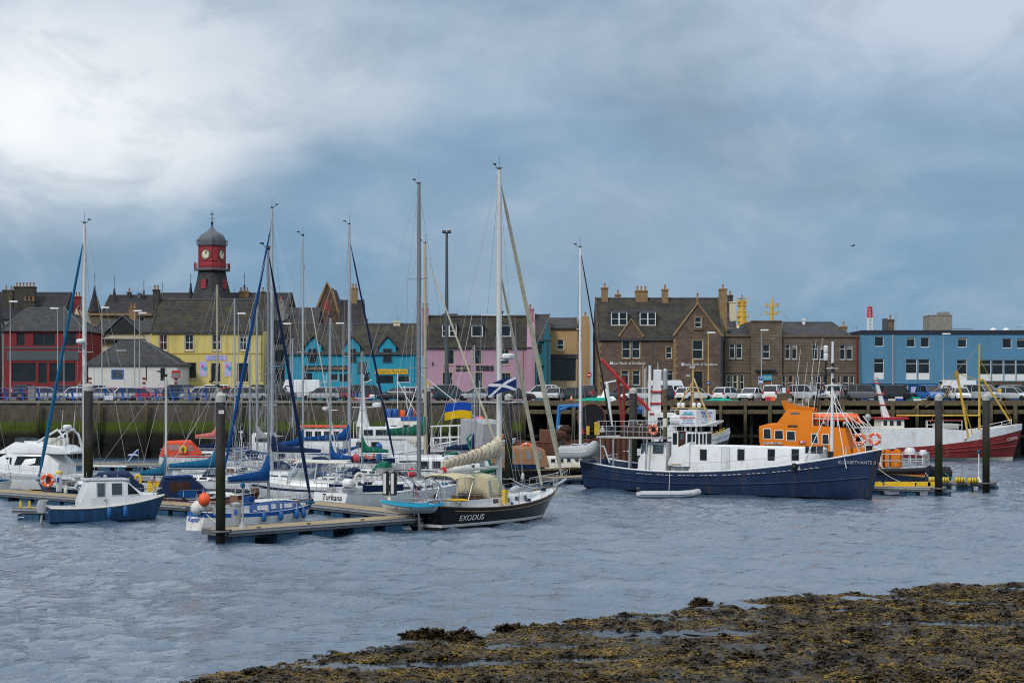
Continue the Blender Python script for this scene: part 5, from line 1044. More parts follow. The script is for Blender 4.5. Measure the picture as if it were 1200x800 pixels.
# ------------------------------------------------------------------ cars
def car_proto(kind):
 P=dict(hatch=(4.0,.86,1.48),saloon=(4.5,.88,1.42),estate=(4.6,.89,1.48),suv=(4.4,.92,1.72),mpv=(4.6,.92,1.78),van=(5.2,.98,2.3),pickup=(5.0,.92,1.78))[kind]
 L,w,h=P[0]*1.13,P[1]*1.14,P[2]*1.18;r=thing('parked_car' if kind!='van' else 'parked_van',kind,'car' if kind!='van' else 'van',(0,0,-50),0,'cars parked along the harbour road')
 gz=.28;belt=h*(.60 if kind not in('van','suv','mpv','pickup')else.585);f,bk=L/2,-L/2
 hood=belt-.06;nose=belt-.28
 mb=MB()
 st=[(bk,.82,gz+.12,belt-.22),(bk+.06,.95,gz,belt-.04),(bk+.5,1,gz-.04,belt),(0,1.0,gz-.04,belt),(f-1.25,1,gz-.04,hood+.02),(f-.55,.97,gz-.02,hood-.06),(f-.12,.9,gz,nose),(f,.76,gz+.1,nose-.12)]
 if kind=='van':st=[(bk,.96,gz,h-.1),(bk+.06,1,gz-.02,h-.02),(f-1.6,1,gz-.04,h),(f-1.45,.99,gz-.04,h-.05),(f-.95,.98,gz-.04,1.35),(f-.15,.92,gz,1.02),(f,.8,gz+.08,.85)]
 rings=[[(x,y*w*k,z)for y,z in((-1,z0+.1),(-1,lerp(z0,z1,.6)),(-.93,z1-.05),(-.78,z1),(.78,z1),(.93,z1-.05),(1,lerp(z0,z1,.6)),(1,z0+.1),(.9,z0),(-.9,z0))]for x,k,z0,z1 in st]
 mb.loft(rings);
 if kind!='van':
  roof=dict(hatch=(bk+.08,bk+.55,.35,f-1.25),saloon=(bk+.75,bk+1.35,.25,f-1.35),estate=(bk+.1,bk+.5,.2,f-1.4),suv=(bk+.06,bk+.35,.35,f-1.2),mpv=(bk+.06,bk+.3,.75,f-.85),pickup=(-.75,-.65,.45,f-1.35))[kind]
  a,bq,c,d=roof;z1=h
  top=[(bq-.05,.74,z1-.08),(bq+.15,.78,z1-.01),(lerp(bq,c,.5),.80,z1),(c-.1,.78,z1-.02),(c+.06,.74,z1-.07)]
  mb.loft([[(x,y*w*k,z)for y,z in((-1,zt-.07),(-.9,zt),(.9,zt),(1,zt-.07))]for x,k,zt in top])
  def pil(x0,x1,yb=.93,yt=.76,t_=.045):
   for s_ in(-1,1):mb.tube([(x0,s_*w*yb,belt-.03),(x1,s_*w*yt,h-.07)],t_,5)
  pil(a+.04,bq);pil(d-.02,c+.04);m_=lerp(bq,c,.5);pil(m_,m_+.02)
  if kind in('estate','mpv','suv'):pil(bq+.55,bq+.5)
 body=mb.build('body','car_silver',r,True,35)
 mb=MB()
 if kind=='van':
  mb.quad((f-1.43,-.8*w,h-.16),(f-1.43,.8*w,h-.16),(f-.98,.86*w,1.42),(f-.98,-.86*w,1.42))
  mb.v=[(x+.03,y,z+.02)for x,y,z in mb.v]
  for s_ in(-1,1):mb.add([(f-2.5,s_*(w+.008),1.38),(f-1.12,s_*(w*.98+.008),1.38),(f-1.45,s_*(w*.98+.008),1.95),(f-2.5,s_*(w+.008),1.95)],[(0,1,2,3)])
 else:
  mb.loft([[(x,y*w*k,z)for y,k,z in((-1,kb,belt-.02),(-1,kt,zt),(1,kt,zt),(1,kb,belt-.02))]for x,kb,kt,zt in((a,.86,.86,belt+.0),(bq,.92,.76,h-.09),(c,.92,.76,h-.09),(d,.88,.88,belt))])
 mb.build('window_glass','glass_dark',r)
 wr=.33 if kind not in('suv','van','pickup')else.37
 for sx in(f-.85,bk+.8):
  for s_ in(-1,1):
   mb=MB();mb.lathe([(wr*.6,-.1),(wr*.93,-.1),(wr,-.06),(wr,.06),(wr*.93,.1),(wr*.6,.1)],n=14);wo_=mb.build('wheel','rubber',r);wo_.location=(sx,s_*(w-.09),wr);wo_.rotation_euler=(R(90),0,0)
   mb=MB();mb.lathe([(wr*.62,-.085),(wr*.62,.085)],n=10);mb.build('rim','alu',wo_)
 zl=nose-.12 if kind!='van' else.9
 for s_ in(-1,1):
  mb=MB();mb.obox((f-.10,s_*w*.66,zl),(.14,.34,.15),s_*-.35);mb.build('headlight','lamp_clear',r)
  zt=belt-.15 if kind!='van' else 1.1
  mb=MB();mb.obox((bk+.03,s_*w*.82,zt),(.1,.2,.24 if kind in('hatch','saloon')else.42),s_*.25);mb.build('tail_light','lamp_red',r)
 mb=MB();mb.box(f-.015,f+.02,-.26,.26,.44,.55);mb.build('front_plate','plate_white',r);mb=MB();mb.box(bk-.015,bk+.02,-.26,.26,.62,.74);mb.build('rear_plate','plate_yellow',r)
 mb=MB();mb.box(f-.06,f+.012,-.5,.5,.60,.70);mb.box(f-.05,f+.008,-.62,.62,.3,.42);mb.box(bk-.008,bk+.08,-.65,.65,.3,.42);mb.build('grille','black',r)
 for s_ in(-1,1):mb=MB();mb.obox((f-1.5 if kind!='mpv' else f-1.15,s_*(w+.09),belt+.07),(.1,.17,.12));mb.build('mirror','black',r)
 return r
PROTO={k:car_proto(k)for k in('hatch','saloon','estate','suv','mpv','van','pickup')};used=set()
def car(kind,px_,Y,deg,colr,label):
 src=PROTO[kind]
 if kind in used:
  o=dup(src,(XA(px_,Y),Y,GZ+.008),R(deg),label)
 else:
  o=src;used.add(kind);o.location=(XA(px_,Y),Y,GZ+.008);o.rotation_euler=(0,0,R(deg));o['label']=label
 for ch in o.children:
  if ch.name.split('.')[0]=='body':ch.material_slots[0].link='OBJECT';ch.material_slots[0].material=M[colr]
 return o
CARS=[('mpv',29,217,92,'car_navy','dark blue people carrier seen from behind before the red shop'),('estate',57,211,4,'car_silver','silver estate car left of the blue furled sail before the red shop'),('hatch',86,211.5,182,'car_white','white hatchback left of the tall mast beside the silver estate'),('pickup',114,219,8,'car_white','white pickup before the left end of the white kiosk'),('saloon',117,210.5,176,'car_silver','silver saloon just right of the white pile cap behind the blue railing'),('hatch',144,210.5,184,'car_silver','silver hatchback nose left behind the white railing notice'),('hatch',141,217,0,'car_red','red hatchback with only its roof showing before the kiosk poster'),('saloon',172,210,-28,'car_red','bright red saloon with its bonnet behind the blue railing'),('saloon',186,213,-30,'car_grey','dark grey saloon parked just behind the bright red saloon'),('estate',187,217,-150,'car_red','red estate behind the dark grey saloon before the kiosk'),('mpv',206,212,184,'car_teal','dark teal people carrier left of the grey cabinet with a warning plate'),('saloon',238,215.5,178,'car_black','black saloon before the left balloon poster'),('hatch',231,209,-160,'car_white','white hatchback right of the grey cabinet behind the fence'),('hatch',250,209.2,20,'car_silver','silver hatchback just left of the white peaked pile cap'),('hatch',264,213,-150,'car_red','red hatchback below the right balloon poster'),('pickup',281,217,2,'car_silver','large silver pickup before the right window of the yellow house'),('estate',292,209,12,'car_silver','silver estate with red tail lamps before the twin masts'),('saloon',303,213,178,'car_grey','grey saloon behind the silver estate near the twin masts'),('saloon',322,210.5,176,'car_black','black saloon between the twin masts and the white van'),('van',349,212.5,180,'car_white','white van before the left end of the turquoise house'),('hatch',395,214,165,'car_red','red hatchback before the turquoise house middle dormer'),('saloon',465,211,165,'car_black','black saloon below the yellow shop sign'),('hatch',484,212,20,'car_white','white hatchback left of the tallest grey mast'),('saloon',503,212,160,'car_silver','silver saloon right of the tallest grey mast'),('suv',529,211,10,'car_teal','dark teal off roader before the pink house left windows'),('saloon',557,211,176,'car_silver','silver saloon before the pink house door'),('hatch',576,211.5,170,'car_black','black hatchback behind the navy and white flag'),('estate',604,212,5,'car_black','black estate at the right end of the pink house'),('hatch',650,212,-105,'car_silver','silver hatchback facing the jetty before the teal gable'),('estate',667,214,176,'car_black','black estate before the black shopfront of the tan house'),('suv',690,216,80,'car_grey','dark grey off roader below the no entry sign'),('suv',729,218,174,'car_green','dark green off roader behind the red derrick'),('saloon',749,211.5,170,'car_silver','silver saloon between the derrick and the white mast'),('van',785,219,0,'car_white','tall white van below the small bank windows'),('estate',813,210.2,40,'car_white','white estate seen from behind left before the large bank gable'),('hatch',853,210,48,'car_white','white hatchback seen from behind before the left bay of the brown office'),('saloon',880,208.5,-120,'car_white','white saloon facing the water left of the blue parking sign'),('suv',909,209.5,62,'car_white','white off roader before the brown office door'),('suv',946,208.5,-40,'car_silver','silver off roader left of the tall white foremast'),('pickup',979,210.5,60,'car_white','white pickup right of the tall white foremast'),('mpv',1012,208.8,-20,'car_grey','grey people carrier at the left corner of the blue block'),('suv',1051,209.5,18,'car_black','black off roader right of the leaning white wheelhouse mast'),('suv',1090,207.8,-80,'car_blue','bright blue off roader facing the water left of the inner right pile'),('saloon',1107,211,175,'car_grey','dark grey saloon just behind the inner right pile'),('van',1116,218,180,'car_white','white van parked tight against the blue block'),('hatch',1125,207.2,-90,'car_white','white hatchback facing the water beside the yellow gallows'),('mpv',1150,208,-62,'car_silver','silver people carrier behind the yellow mast of the red trawler'),('saloon',1163,217,0,'car_black','black saloon beneath the green shop fascia'),('hatch',1187,207.8,-35,'car_silver','silver hatchback at the far right edge of the jetty'),('suv',1192,216,5,'car_silver','silver off roader behind the far right hatchback'),('suv',68,216,176,'car_navy','navy off roader behind the silver estate before the red shop'),('mpv',101,214.5,184,'car_silver','silver people carrier left of the white pile cap by the navy sloop mast'),('estate',160,216.5,178,'car_silver','silver estate in the back row before the kiosk notice board'),('suv',222,217.5,2,'car_navy','navy off roader in the back row left of the balloon posters'),('mpv',248,217.5,180,'car_white','white people carrier before the yellow shop door'),('suv',326,216.5,8,'car_grey','grey off roader before the small dark shop'),('estate',376,211.5,176,'car_silver','silver estate at the nose of the white van'),('mpv',432,216,4,'car_navy','navy people carrier before the louvre of the turquoise house'),('suv',633,214,172,'car_white','white off roader before the teal shopfront'),('suv',768,213,176,'car_navy','navy off roader behind the white stepped mast'),('estate',990,215.5,178,'car_white','white estate in the back row at the left of the blue block')]
for c in CARS:car(*c)
g=thing('roof_box','long black roof box on the grey saloon near the twin masts','roof box',(XA(302.5,213),213,GZ+1.69));mb=MB();mb.loft([[(x,y*w,z*hh+.05)for y,z in((-1,0),(1,0),(.9,1),(-.9,1))]for x,w,hh in((-1.05,.2,.14),(-.8,.36,.32),(.5,.38,.34),(1.0,.28,.18))]);mb.build('shell','black',g);mb=MB();[mb.box(x-.04,x+.04,-.5,.5,0,.05)for x in(-.5,.45)];mb.build('roof_bar','alu',g)
# ------------------------------------------------------------------ people
def person(px_,Y,deg,jacket,trouser,label,lean=0.0,z=None,arms='down',h=1.72):
 m=bpy.data.materials.new('clothes');m.use_nodes=True;t=m.node_tree;b=t.nodes['Principled BSDF'];b.inputs['Roughness'].default_value=.85
 co=t.nodes.new('ShaderNodeTexCoord');sp=t.nodes.new('ShaderNodeSeparateXYZ');t.links.new(co.outputs['Object'],sp.inputs[0]);r=t.nodes.new('ShaderNodeValToRGB');r.color_ramp.interpolation='CONSTANT'
 e=r.color_ramp.elements;e.new(.5);e.new(.7)
 for q,(p,c)in zip(e,((0,(.015,.013,.012)),(.045,trouser),(.50,jacket),(.825,(.50,.30,.22)))):q.position=p;q.color=(*c,1)
 mm=t.nodes.new('ShaderNodeMath');mm.operation='DIVIDE';t.links.new(sp.outputs[2],mm.inputs[0]);mm.inputs[1].default_value=h;t.links.new(mm.outputs[0],r.inputs[0]);t.links.new(r.outputs[0],b.inputs['Base Color'])
 g=thing('person',label,'person',(XA(px_,Y),Y,(GZ+.008)if z is None else z),R(deg))
 J=dict(pel=(0,0,.94,.15),che=(lean*.3,0,1.25,.18),nek=(lean*.45,0,1.46,.065),hea=(lean*.5+.01,0,1.58,.10),top=(lean*.5+.01,0,1.67,.075))
 for s_,n in((1,'l'),(-1,'r')):
  st_=.12*s_
  J['hip'+n]=(0,.1*s_,.90,.105);J['kne'+n]=(.05+st_*.4,.1*s_,.5,.07);J['ank'+n]=(st_,.1*s_,.09,.048);J['toe'+n]=(.16+st_,.11*s_,.04,.04)
  J['sho'+n]=(lean*.35,.19*s_,1.40,.072);
  if arms=='down':J['elb'+n]=(-.02,.25*s_,1.13,.05);J['wri'+n]=(.08,.25*s_,.90,.036);J['han'+n]=(.11,.25*s_,.82,.04)
  else:J['elb'+n]=(.06,.25*s_,1.16,.05);J['wri'+n]=(.28,.16*s_,1.18,.036);J['han'+n]=(.36,.12*s_,1.22,.04)
 ks=list(J);ed=[('pel','che'),('che','nek'),('nek','hea'),('hea','top')]+[(a+n,c+n)for n in 'lr' for a,c in(('hip','kne'),('kne','ank'),('ank','toe'),('sho','elb'),('elb','wri'),('wri','han'))]+[('pel','hip'+n)for n in 'lr']+[('che','sho'+n)for n in 'lr']
 me=bpy.data.meshes.new('body');k=h/1.72;me.from_pydata([tuple(v*k for v in J[q][:3])for q in ks],[(ks.index(a),ks.index(c))for a,c in ed],[]);o=link('body',me,g);sk=o.modifiers.new('skin','SKIN')
 for i,q in enumerate(ks):me.skin_vertices[0].data[i].radius=(J[q][3]*k,)*2;me.skin_vertices[0].data[i].use_root=(i==0)
 me.materials.append(m);sk.use_smooth_shade=True;ss=o.modifiers.new('sub','SUBSURF');ss.levels=1;ss.render_levels=1
 mb=MB();hz=1.63*k;mb.ball((lean*.5*k-.01,0,hz),(.112*k,.10*k,.10*k),10);mb.build('hair','teak',g,True)
 return g
person(661.5,219,-80,(.35,.015,.03),(.012,.014,.03),'person in a red jacket walking before the tan house')
person(649.5,218,-60,(.02,.022,.025),(.012,.012,.014),'person in dark clothes leaning over a bicycle before the tan house',.5,arms='front')
g=thing('bicycle','dark bicycle held by the person before the tan house','bicycle',(XA(648,217.5),217.5,GZ+.008),R(15))
for x in(-.52,.52):mb=MB();mb.torus((x,0,.34),.32,.025,'y',20,5);mb.build('wheel','rubber',g)
mb=MB();[mb.tube(p,.022,5)for p in([(-.52,0,.34),(-.12,0,.3),(.36,0,.82),(-.2,0,.78),(-.52,0,.34)],[(-.12,0,.3),(-.24,0,.9)],[(.52,0,.34),(.34,0,.95)])];mb.build('frame','iron_black',g);mb=MB();mb.tube([(.36,-.28,1.0),(.34,0,.97),(.36,.28,1.0)],.018,5);mb.build('handlebar','iron_black',g);mb=MB();mb.ball((-.25,0,.93),(.13,.07,.04),8);mb.build('saddle','black',g)
person(924.3,207.6,200,(.45,.015,.03),(.03,.03,.05),'person in a bright red coat between the white and silver off roaders')
person(964.5,207.4,-90,(.012,.03,.09),(.012,.02,.06),'person in dark blue overalls left of the tall white foremast')
person(991,207.4,-60,(.015,.015,.017),(.012,.012,.014),'person in black clothes beside the white pickup')
person(50,219,-95,(.08,.07,.08),(.02,.02,.025),'person in grey walking before the red shop doorway')
person(13.8,219,-70,(.5,.35,.4),(.02,.02,.04),'person in a pale top left of the dark blue people carrier')
# ------------------------------------------------------------------ small things along the quay
g=thing('traffic_cone','orange and white traffic cone on the jetty edge before the tan house','traffic cone',(XA(669.6,205.6),205.5,GZ+.002));mb=MB();mb.box(-.24,.24,-.24,.24,0,.04);mb.build('base','black',g)
for nm,mt,a,c in(('cone_lower','buoy_orange',.04,.3),('reflective_band','flag_white',.302,.5),('cone_upper','buoy_orange',.502,.78)):mb=MB();mb.lathe([(lerp(.19,.03,(a-.04)/.74),a),(lerp(.19,.03,(c-.04)/.74),c)],n=12);mb.build(nm,mt,g)
def heap(name,px0,px1,Y,hgt,m,label,cat,seed):
 x0,x1=XA(px0,Y),XA(px1,Y);nx,ny=40,8;xs,ys=np.linspace(0,x1-x0,nx),np.linspace(0,1.4,ny);X,Y2=np.meshgrid(xs,ys)
 Z=hgt*np.sin(np.pi*X/(x1-x0))**.5*np.sin(np.pi*(Y2/1.4))**.6*np.clip(.75+nfield(X.shape,X,Y2,seed,[(1.2,.9),(.4,.6)]),.1,2)+0.002
 o=grid_mesh(name,xs,ys,Z,m);o.location=(x0,Y,GZ+.002);tag(o,label,cat)
heap('fishing_net',675,722,205.05,.42,'net_green','green fishing net heaped on the jetty beside the traffic cone','fishing net',1)
heap('fishing_net',826,868,205.05,.30,'net_green','flat green fishing net along the jetty before the white hatchbacks','fishing net',2)
heap('fishing_net',698,722,206.8,1.5,'car_white','white bundled gear on the jetty behind the derrick','gear bundle',5)
g=thing('barrier_block','red plastic barrier block on the jetty before the white off roader','barrier',(XA(902.5,205.7),205.7,GZ+.002));
for i in(0,1):mb=MB();mb.prism([(-.62+i*.64,-.2,0),(-.02+i*.64,-.2,0),(-.06+i*.64,-.2,.3),(-.06+i*.64,-.2,.5),(-.58+i*.64,-.2,.5),(-.58+i*.64,-.2,.3)],(0,.4,0));mb.build('block','inflatable_orange' if i else 'buoy_red',g)
g=thing('stone_bin','brown bin with a white notice beside the person in the red coat','bin',(XA(919,206.2),206.2,GZ+.002));mb=MB();mb.box(-.9,.95,-.35,.35,0,.82);mb.box(-.96,1.01,-.4,.4,.823,.9);mb.build('case','timber_old',g);mb=MB();mb.box(-.35,.25,-.05,.05,.903,1.75);mb.build('notice_frame','iron_black',g);mb=MB();mb.box(-.3,.2,-.06,-.053,.98,1.68);mb.build('notice','flag_white',g)
def crate(px_,Y,z,w,m,label,l=.8,hh=.26):
 g=thing('fish_crate',label,'crate',(XA(px_,Y),Y,GZ+z),R(random.uniform(-4,4)),'fish crates stacked along the quay');mb=MB();t_=.03
 mb.box(-w/2,w/2,-l/2,l/2,0,t_);mb.box(-w/2,w/2,-l/2,-l/2+t_,t_,hh);mb.box(-w/2,w/2,l/2-t_,l/2,t_,hh);mb.box(-w/2,-w/2+t_,-l/2+t_,l/2-t_,t_,hh);mb.box(w/2-t_,w/2,-l/2+t_,l/2-t_,t_,hh);mb.build('tub',m,g)
 mb=MB();mb.box(-w/2-.02,w/2+.02,-l/2-.02,-l/2-.001,hh-.05,hh);mb.build('rim',m,g)
for a in((1045,205.7,.002,.72,'buoy_white','white fish crate at the left of the jetty stack'),(1054,205.7,.002,.75,'flag_blue','blue fish crate in the jetty stack'),(1053.5,205.7,.27,.78,'buoy_white','white fish crate on top of the blue crate'),(1066,205.7,.002,.6,'green_paint','small bright green fish crate right of the blue crate'),(1074,205.7,.002,1.0,'flag_white','wide white fish crate under the green crate'),(1073,205.7,.27,.9,'net_green','wide green fish crate on the white crate')):crate(*a)
cols=['gear_yellow','buoy_red','lilac','buoy_orange','sign_blue','render_turq']
for i in range(6):
 crate(411+i*5.6,207.6,.002,.5,cols[i],['mustard crate','red crate','lilac crate','orange crate','dark blue crate','turquoise crate'][i]+' at the bottom of the stack before the turquoise house',hh=.45)
 if i in(1,2,4):crate(411+i*5.6,207.6,.453,.5,cols[(i+3)%6],['','dark blue crate','turquoise crate','','red crate',''][i]+' on top of the stack before the turquoise house',hh=.45)
g=thing('channel_buoy','yellow plastic buoy standing on the quay before the pink house','buoy',(XA(500.5,206),206.9,GZ));mb=MB();mb.lathe([(.2,0),(.34,.25),(.42,.7),(.3,1.1),(.2,1.3),(.24,1.6),(.12,1.95),(.03,2.0)],n=12);o=mb.build('float','yellow',g,True);mb=MB();mb.lathe([(.3,-.02),(.3,.06)],n=12);mb.build('base_plate','iron_black',g);g.location.z=GZ+.5;mb=MB();mb.box(-.35,.35,-.3,.3,-.5,-.02);mb.build('plinth','kerb_concrete',g)
# gull
g=thing('seagull','small dark gull gliding in the sky above the blue block','bird',(XA(999,190),190,ZA(288,190)),R(15))
mb=MB();rings=[]
mb.loft([[(x,y*w,z*w)for y,z in((-1,0),(0,1),(1,0),(0,-1))]for x,w in((-.32,.02),(-.18,.07),(.05,.09),(.2,.07),(.28,.05),(.36,.015))])
for s_ in(-1,1):mb.loft([[(x+c,s_*y,z)for c in(-w_,w_)]+[(x,s_*y,z+.03)]for x,y,z,w_ in((.05,.05,.03,.13),(.1,.35,.16,.12),(.0,.7,.10,.03))])
mb.build('body','grey_plastic',g)
# ------------------------------------------------------------------ boat kit
class Hull:
 """x forward, y to port, z up, origin on the water amidships"""
 def __init__(s,L,B,fs,fm,fb,tw=.75,rake=.9,srake=.0,flare=.18,fine=1.5,full=.42,n=18):
  s.L,s.B,s.fs,s.fm,s.fb,s.tw,s.rake,s.srake,s.flare,s.fine,s.full,s.n=L,B,fs,fm,fb,tw,rake,srake,flare,fine,full,n
 def sheer(s,x):
  t=x/s.L+.5;a=s.fs*(1-t)*(1-2*t)+4*s.fm*t*(1-t)*1.0+s.fb*t*(2*t-1)
  return a
 def hb(s,x):
  t=min(1,max(0,x/s.L+.5))
  if t<s.full:return s.B/2*lerp(s.tw,1,math.sin(t/s.full*math.pi/2))
  return s.B/2*max(0.012,(1-((t-s.full)/(1-s.full))**(s.fine+.6))**.85)
 def sec(s,t,levels):
  x=s.L*(t-.5);b=s.hb(x);zs=s.sheer(x);out=[]
  fb_=sstep(.55,1.0,t)
  for kind,v in levels:
   z=v if kind=='z' else lerp(s._boot,zs,v)
   u=(z+.5)/(zs+.5)
   w=b*(1-(s.flare+.45*fb_)*max(0,1-u)**1.2-.12*max(0,1-u)**3)
   if z<0:w*=.82
   xx=x-s.rake*(1-u)*sstep(.72,1,t)+s.srake*(1-u)*(1-sstep(0,.25,t))
   out.append((xx,w,z))
  return out
 def build(s,parent,mats,boot=.16,stripe=.86,band=None,smooth=True,name='hull',b0=-.02):
  """mats: topsides, boot top, bottom, sheer stripe"""
  s._boot=boot
  lv=[('z',-.5),('z',b0),('z',boot)]+[('f',v)for v in(.25,.5,.72)]+[('f',stripe),('f',1.0)]
  rm=[2,1,0,0,0,0,3]
  if band:lv.insert(-2,('f',band));rm=[2,1,0,0,0,3,0,0];lv=[('z',-.5),('z',b0),('z',boot),('f',.25),('f',.5),('f',band),('f',stripe),('f',1.0)];rm=[2,1,0,0,0,3,0]
  ts=[1-(1-i/s.n)**1.25 if False else i/s.n for i in range(s.n+1)];ts[-1]=.998
  mb=MB()
  for sg in(1,-1):
   rings=[[(x,sg*w,z)for x,w,z in s.sec(t,lv)]for t in ts];mb.loft(rings,0,False,False,False,rowm=rm)
  tr=s.sec(ts[0],lv);mb_o=len(mb.v);k=len(tr)
  mb.v+=[(x,w,z)for x,w,z in tr]+[(x,-w,z)for x,w,z in tr]
  for j in range(k-1):mb.f.append((mb_o+j,mb_o+j+1,mb_o+k+j+1,mb_o+k+j));mb.m.append(rm[j])
  bo=s.sec(ts[-1],lv);o=len(mb.v);mb.v+=[(x+.01,w,z)for x,w,z in bo]+[(x+.01,-w,z)for x,w,z in bo]
  for j in range(k-1):mb.f.append((o+j,o+j+1,o+k+j+1,o+k+j));mb.m.append(rm[j])
  h=mb.build(name,mats,parent,smooth,35);s.obj=h;return h
 def deck(s,parent,m='white_gel',drop=.06,inset=.03,name='deck',x0=None,x1=None):
  mb=MB();xs=np.linspace(-s.L/2+.02 if x0 is None else x0,s.L/2*.985 if x1 is None else x1,24)
  mb.loft([[(x,w,s.sheer(x)-drop),(x,w*.5,s.sheer(x)-drop+.05*min(1,w)),(x,-w*.5,s.sheer(x)-drop+.05*min(1,w)),(x,-w,s.sheer(x)-drop)]for x in xs for w in[max(.01,s.hb(x)-inset)]],0,False,False,False)
  return mb.build(name,m,parent,True)
 def rail(s,parent,m='teak',r_=.035,off=0.0,dz=0.0,name='toe_rail',x0=None,x1=None):
  mb=MB();xs=np.linspace(-s.L/2 if x0 is None else x0,s.L/2*.996 if x1 is None else x1,26)
  for sg in(1,-1):mb.tube([(x,sg*(s.hb(x)+off),s.sheer(x)+dz)for x in xs],r_,5)
  return mb.build(name,m,parent,True)
class House:
 """stations (x, half width below, half width above, z below, z above)"""
 def __init__(s,st):s.st=sorted(st)
 def at(s,x):
  st=s.st
  if x<=st[0][0]:return st[0]
  for a,b in zip(st,st[1:]):
   if x<=b[0]:t=(x-a[0])/max(1e-6,b[0]-a[0]);return tuple(lerp(p,q,t)for p,q in zip(a,b))
  return st[-1]
 def build(s,name,m,parent,camber=.06,rnd=.12,smooth=True):
  mb=MB();rings=[]
  for x,wb,wt,zb,zt in s.st:
   r_=min(rnd,wt*.4,max(.01,(zt-zb)*.4));rings.append([(x,-wb,zb),(x,-wt-(wb-wt)*r_/max(.01,zt-zb),zt-r_),(x,-wt+r_*.3,zt-r_*.3),(x,-wt+r_,zt),(x,0,zt+camber),(x,wt-r_,zt),(x,wt-r_*.3,zt-r_*.3),(x,wt+(wb-wt)*r_/max(.01,zt-zb),zt-r_),(x,wb,zb)])
  mb.loft(rings);return mb.build(name,m,parent,smooth,30)
 def side(s,x,z,off=0.0):
  _,wb,wt,zb,zt=s.at(x);t=(z-zb)/max(.01,zt-zb);return lerp(wb,wt,t)+off
 def windows(s,parent,spans,m='glass_dark',sides=(-1,1),frame=None,name='window',th=.03):
  """spans: (x0, x1, z0, z1[, slant0, slant1]) dark panes lying on the sides"""
  for sp in spans:
   x0,x1,z0,z1=sp[:4];s0,s1=(sp[4],sp[5])if len(sp)>4 else(0,0)
   for sg in sides:
    def P(o,e=0):
     return[(x,sg*s.side(x,z,o),z)for x,z in((x0-e,z0-e),(x1+e,z0-e),(x1-s1+e,z1+e),(x0+s0-e,z1+e))]
    def slab(o0,o1,e,nm,mm,par):
     a,b=P(o0,e),P(o1,e);mb=MB();mb.add(a+b,[(0,1,2,3),(4,5,6,7),(0,1,5,4),(1,2,6,5),(2,3,7,6),(3,0,4,7)]);return mb.build(nm,mm,par)
    if frame:
     f=slab(-.02,.018,.06,name,frame,parent);slab(.0,.03,0,'pane',m,f)
    else:slab(-.02,.022,0,name,m,parent)
 def screen(s,parent,xa,xb,n=3,m='glass_dark',gap=.08,mg=.10,name='windscreen',lo=.0,hi=1.0):
  """panes lying on the sloping top between two stations: the windscreen"""
  A,B_=s.at(xa),s.at(xb)
  def P(u,v,o=.02):
   x=lerp(xa,xb,v);w=lerp(A[2],B_[2],v)-mg;z=lerp(A[4],B_[4],v);d=Vector((-(B_[4]-A[4]),0,(xb-xa))).normalized()*(o if xb>xa else-o);return(x+d.x,u*w,z+d.z+.03)
  for i in range(n):
   u0,u1=-1+2*i/n+gap/2,-1+2*(i+1)/n-gap/2;mb=MB();a=[P(u0,lo),P(u1,lo),P(u1,hi),P(u0,hi)];b=[P(u0,lo,-.03),P(u1,lo,-.03),P(u1,hi,-.03),P(u0,hi,-.03)]
   mb.add(a+b,[(0,1,2,3),(4,5,6,7),(0,1,5,4),(1,2,6,5),(2,3,7,6),(3,0,4,7)]);mb.build(name,m,parent)
def boat_at(px_,Y,deg):return(XA(px_,Y),Y,0.0),R(deg)
def on_plane(px_,py,loc,rz,yoff=0.0,pitch=None):
 """where the sight line through a photo point meets the vertical plane at local y = yoff: (x, z) along the boat"""
 k=(px_-600)/FPX;c,s_=math.cos(rz),math.sin(rz);ox,oy=loc[0]-s_*yoff,loc[1]+c*yoff
 u=(k*oy-ox)/(c-k*s_);Y=oy+s_*u;return u,ZA(py,Y)
def stanchions(parent,hull,x0,x1,n,h=.6,m='steel',dz=0.0,inset=.08,wires=(1.0,.5),r_=.016):
 mb=MB();w_=MB();mb.tube([(0,0,-.05),(0,0,h)],r_,5);me=mb.mesh('stanchion',m)
 for sg in(1,-1):
  pts=[]
  for i in range(n):
   x=lerp(x0,x1,i/(n-1));y=sg*max(.02,hull.hb(x)-inset);z=hull.sheer(x)+dz;link('stanchion',me,parent,(x,y,z));pts.append((x,y,z))
  for f in wires:w_.tube([(p[0],p[1],p[2]+h*f)for p in pts],.011,4)
 w_.build('lifeline','wire',parent)
def pulpit(parent,hull,bow=True,h=.62,m='steel',ln=1.2,dz=0.0):
 mb=MB();s_=1 if bow else-1;e=s_*hull.L/2;xs=[e-s_*ln*q for q in(1,.55,.15,.02)]
 for f in(1.0,.5):
  l=[(x,max(.1,hull.hb(x)-.06),hull.sheer(x)+dz+h*f)for x in xs];r_=[(x,-y,z)for x,y,z in reversed(l)]
  mb.tube(l+r_,.02,5)
 for x in xs[:3]:
  for sg in(1,-1):mb.tube([(x,sg*max(.1,hull.hb(x)-.06),hull.sheer(x)+dz-.05),(x,sg*max(.1,hull.hb(x)-.06),hull.sheer(x)+dz+h)],.02,5)
 return mb.build('bow_pulpit' if bow else 'pushpit',m,parent)
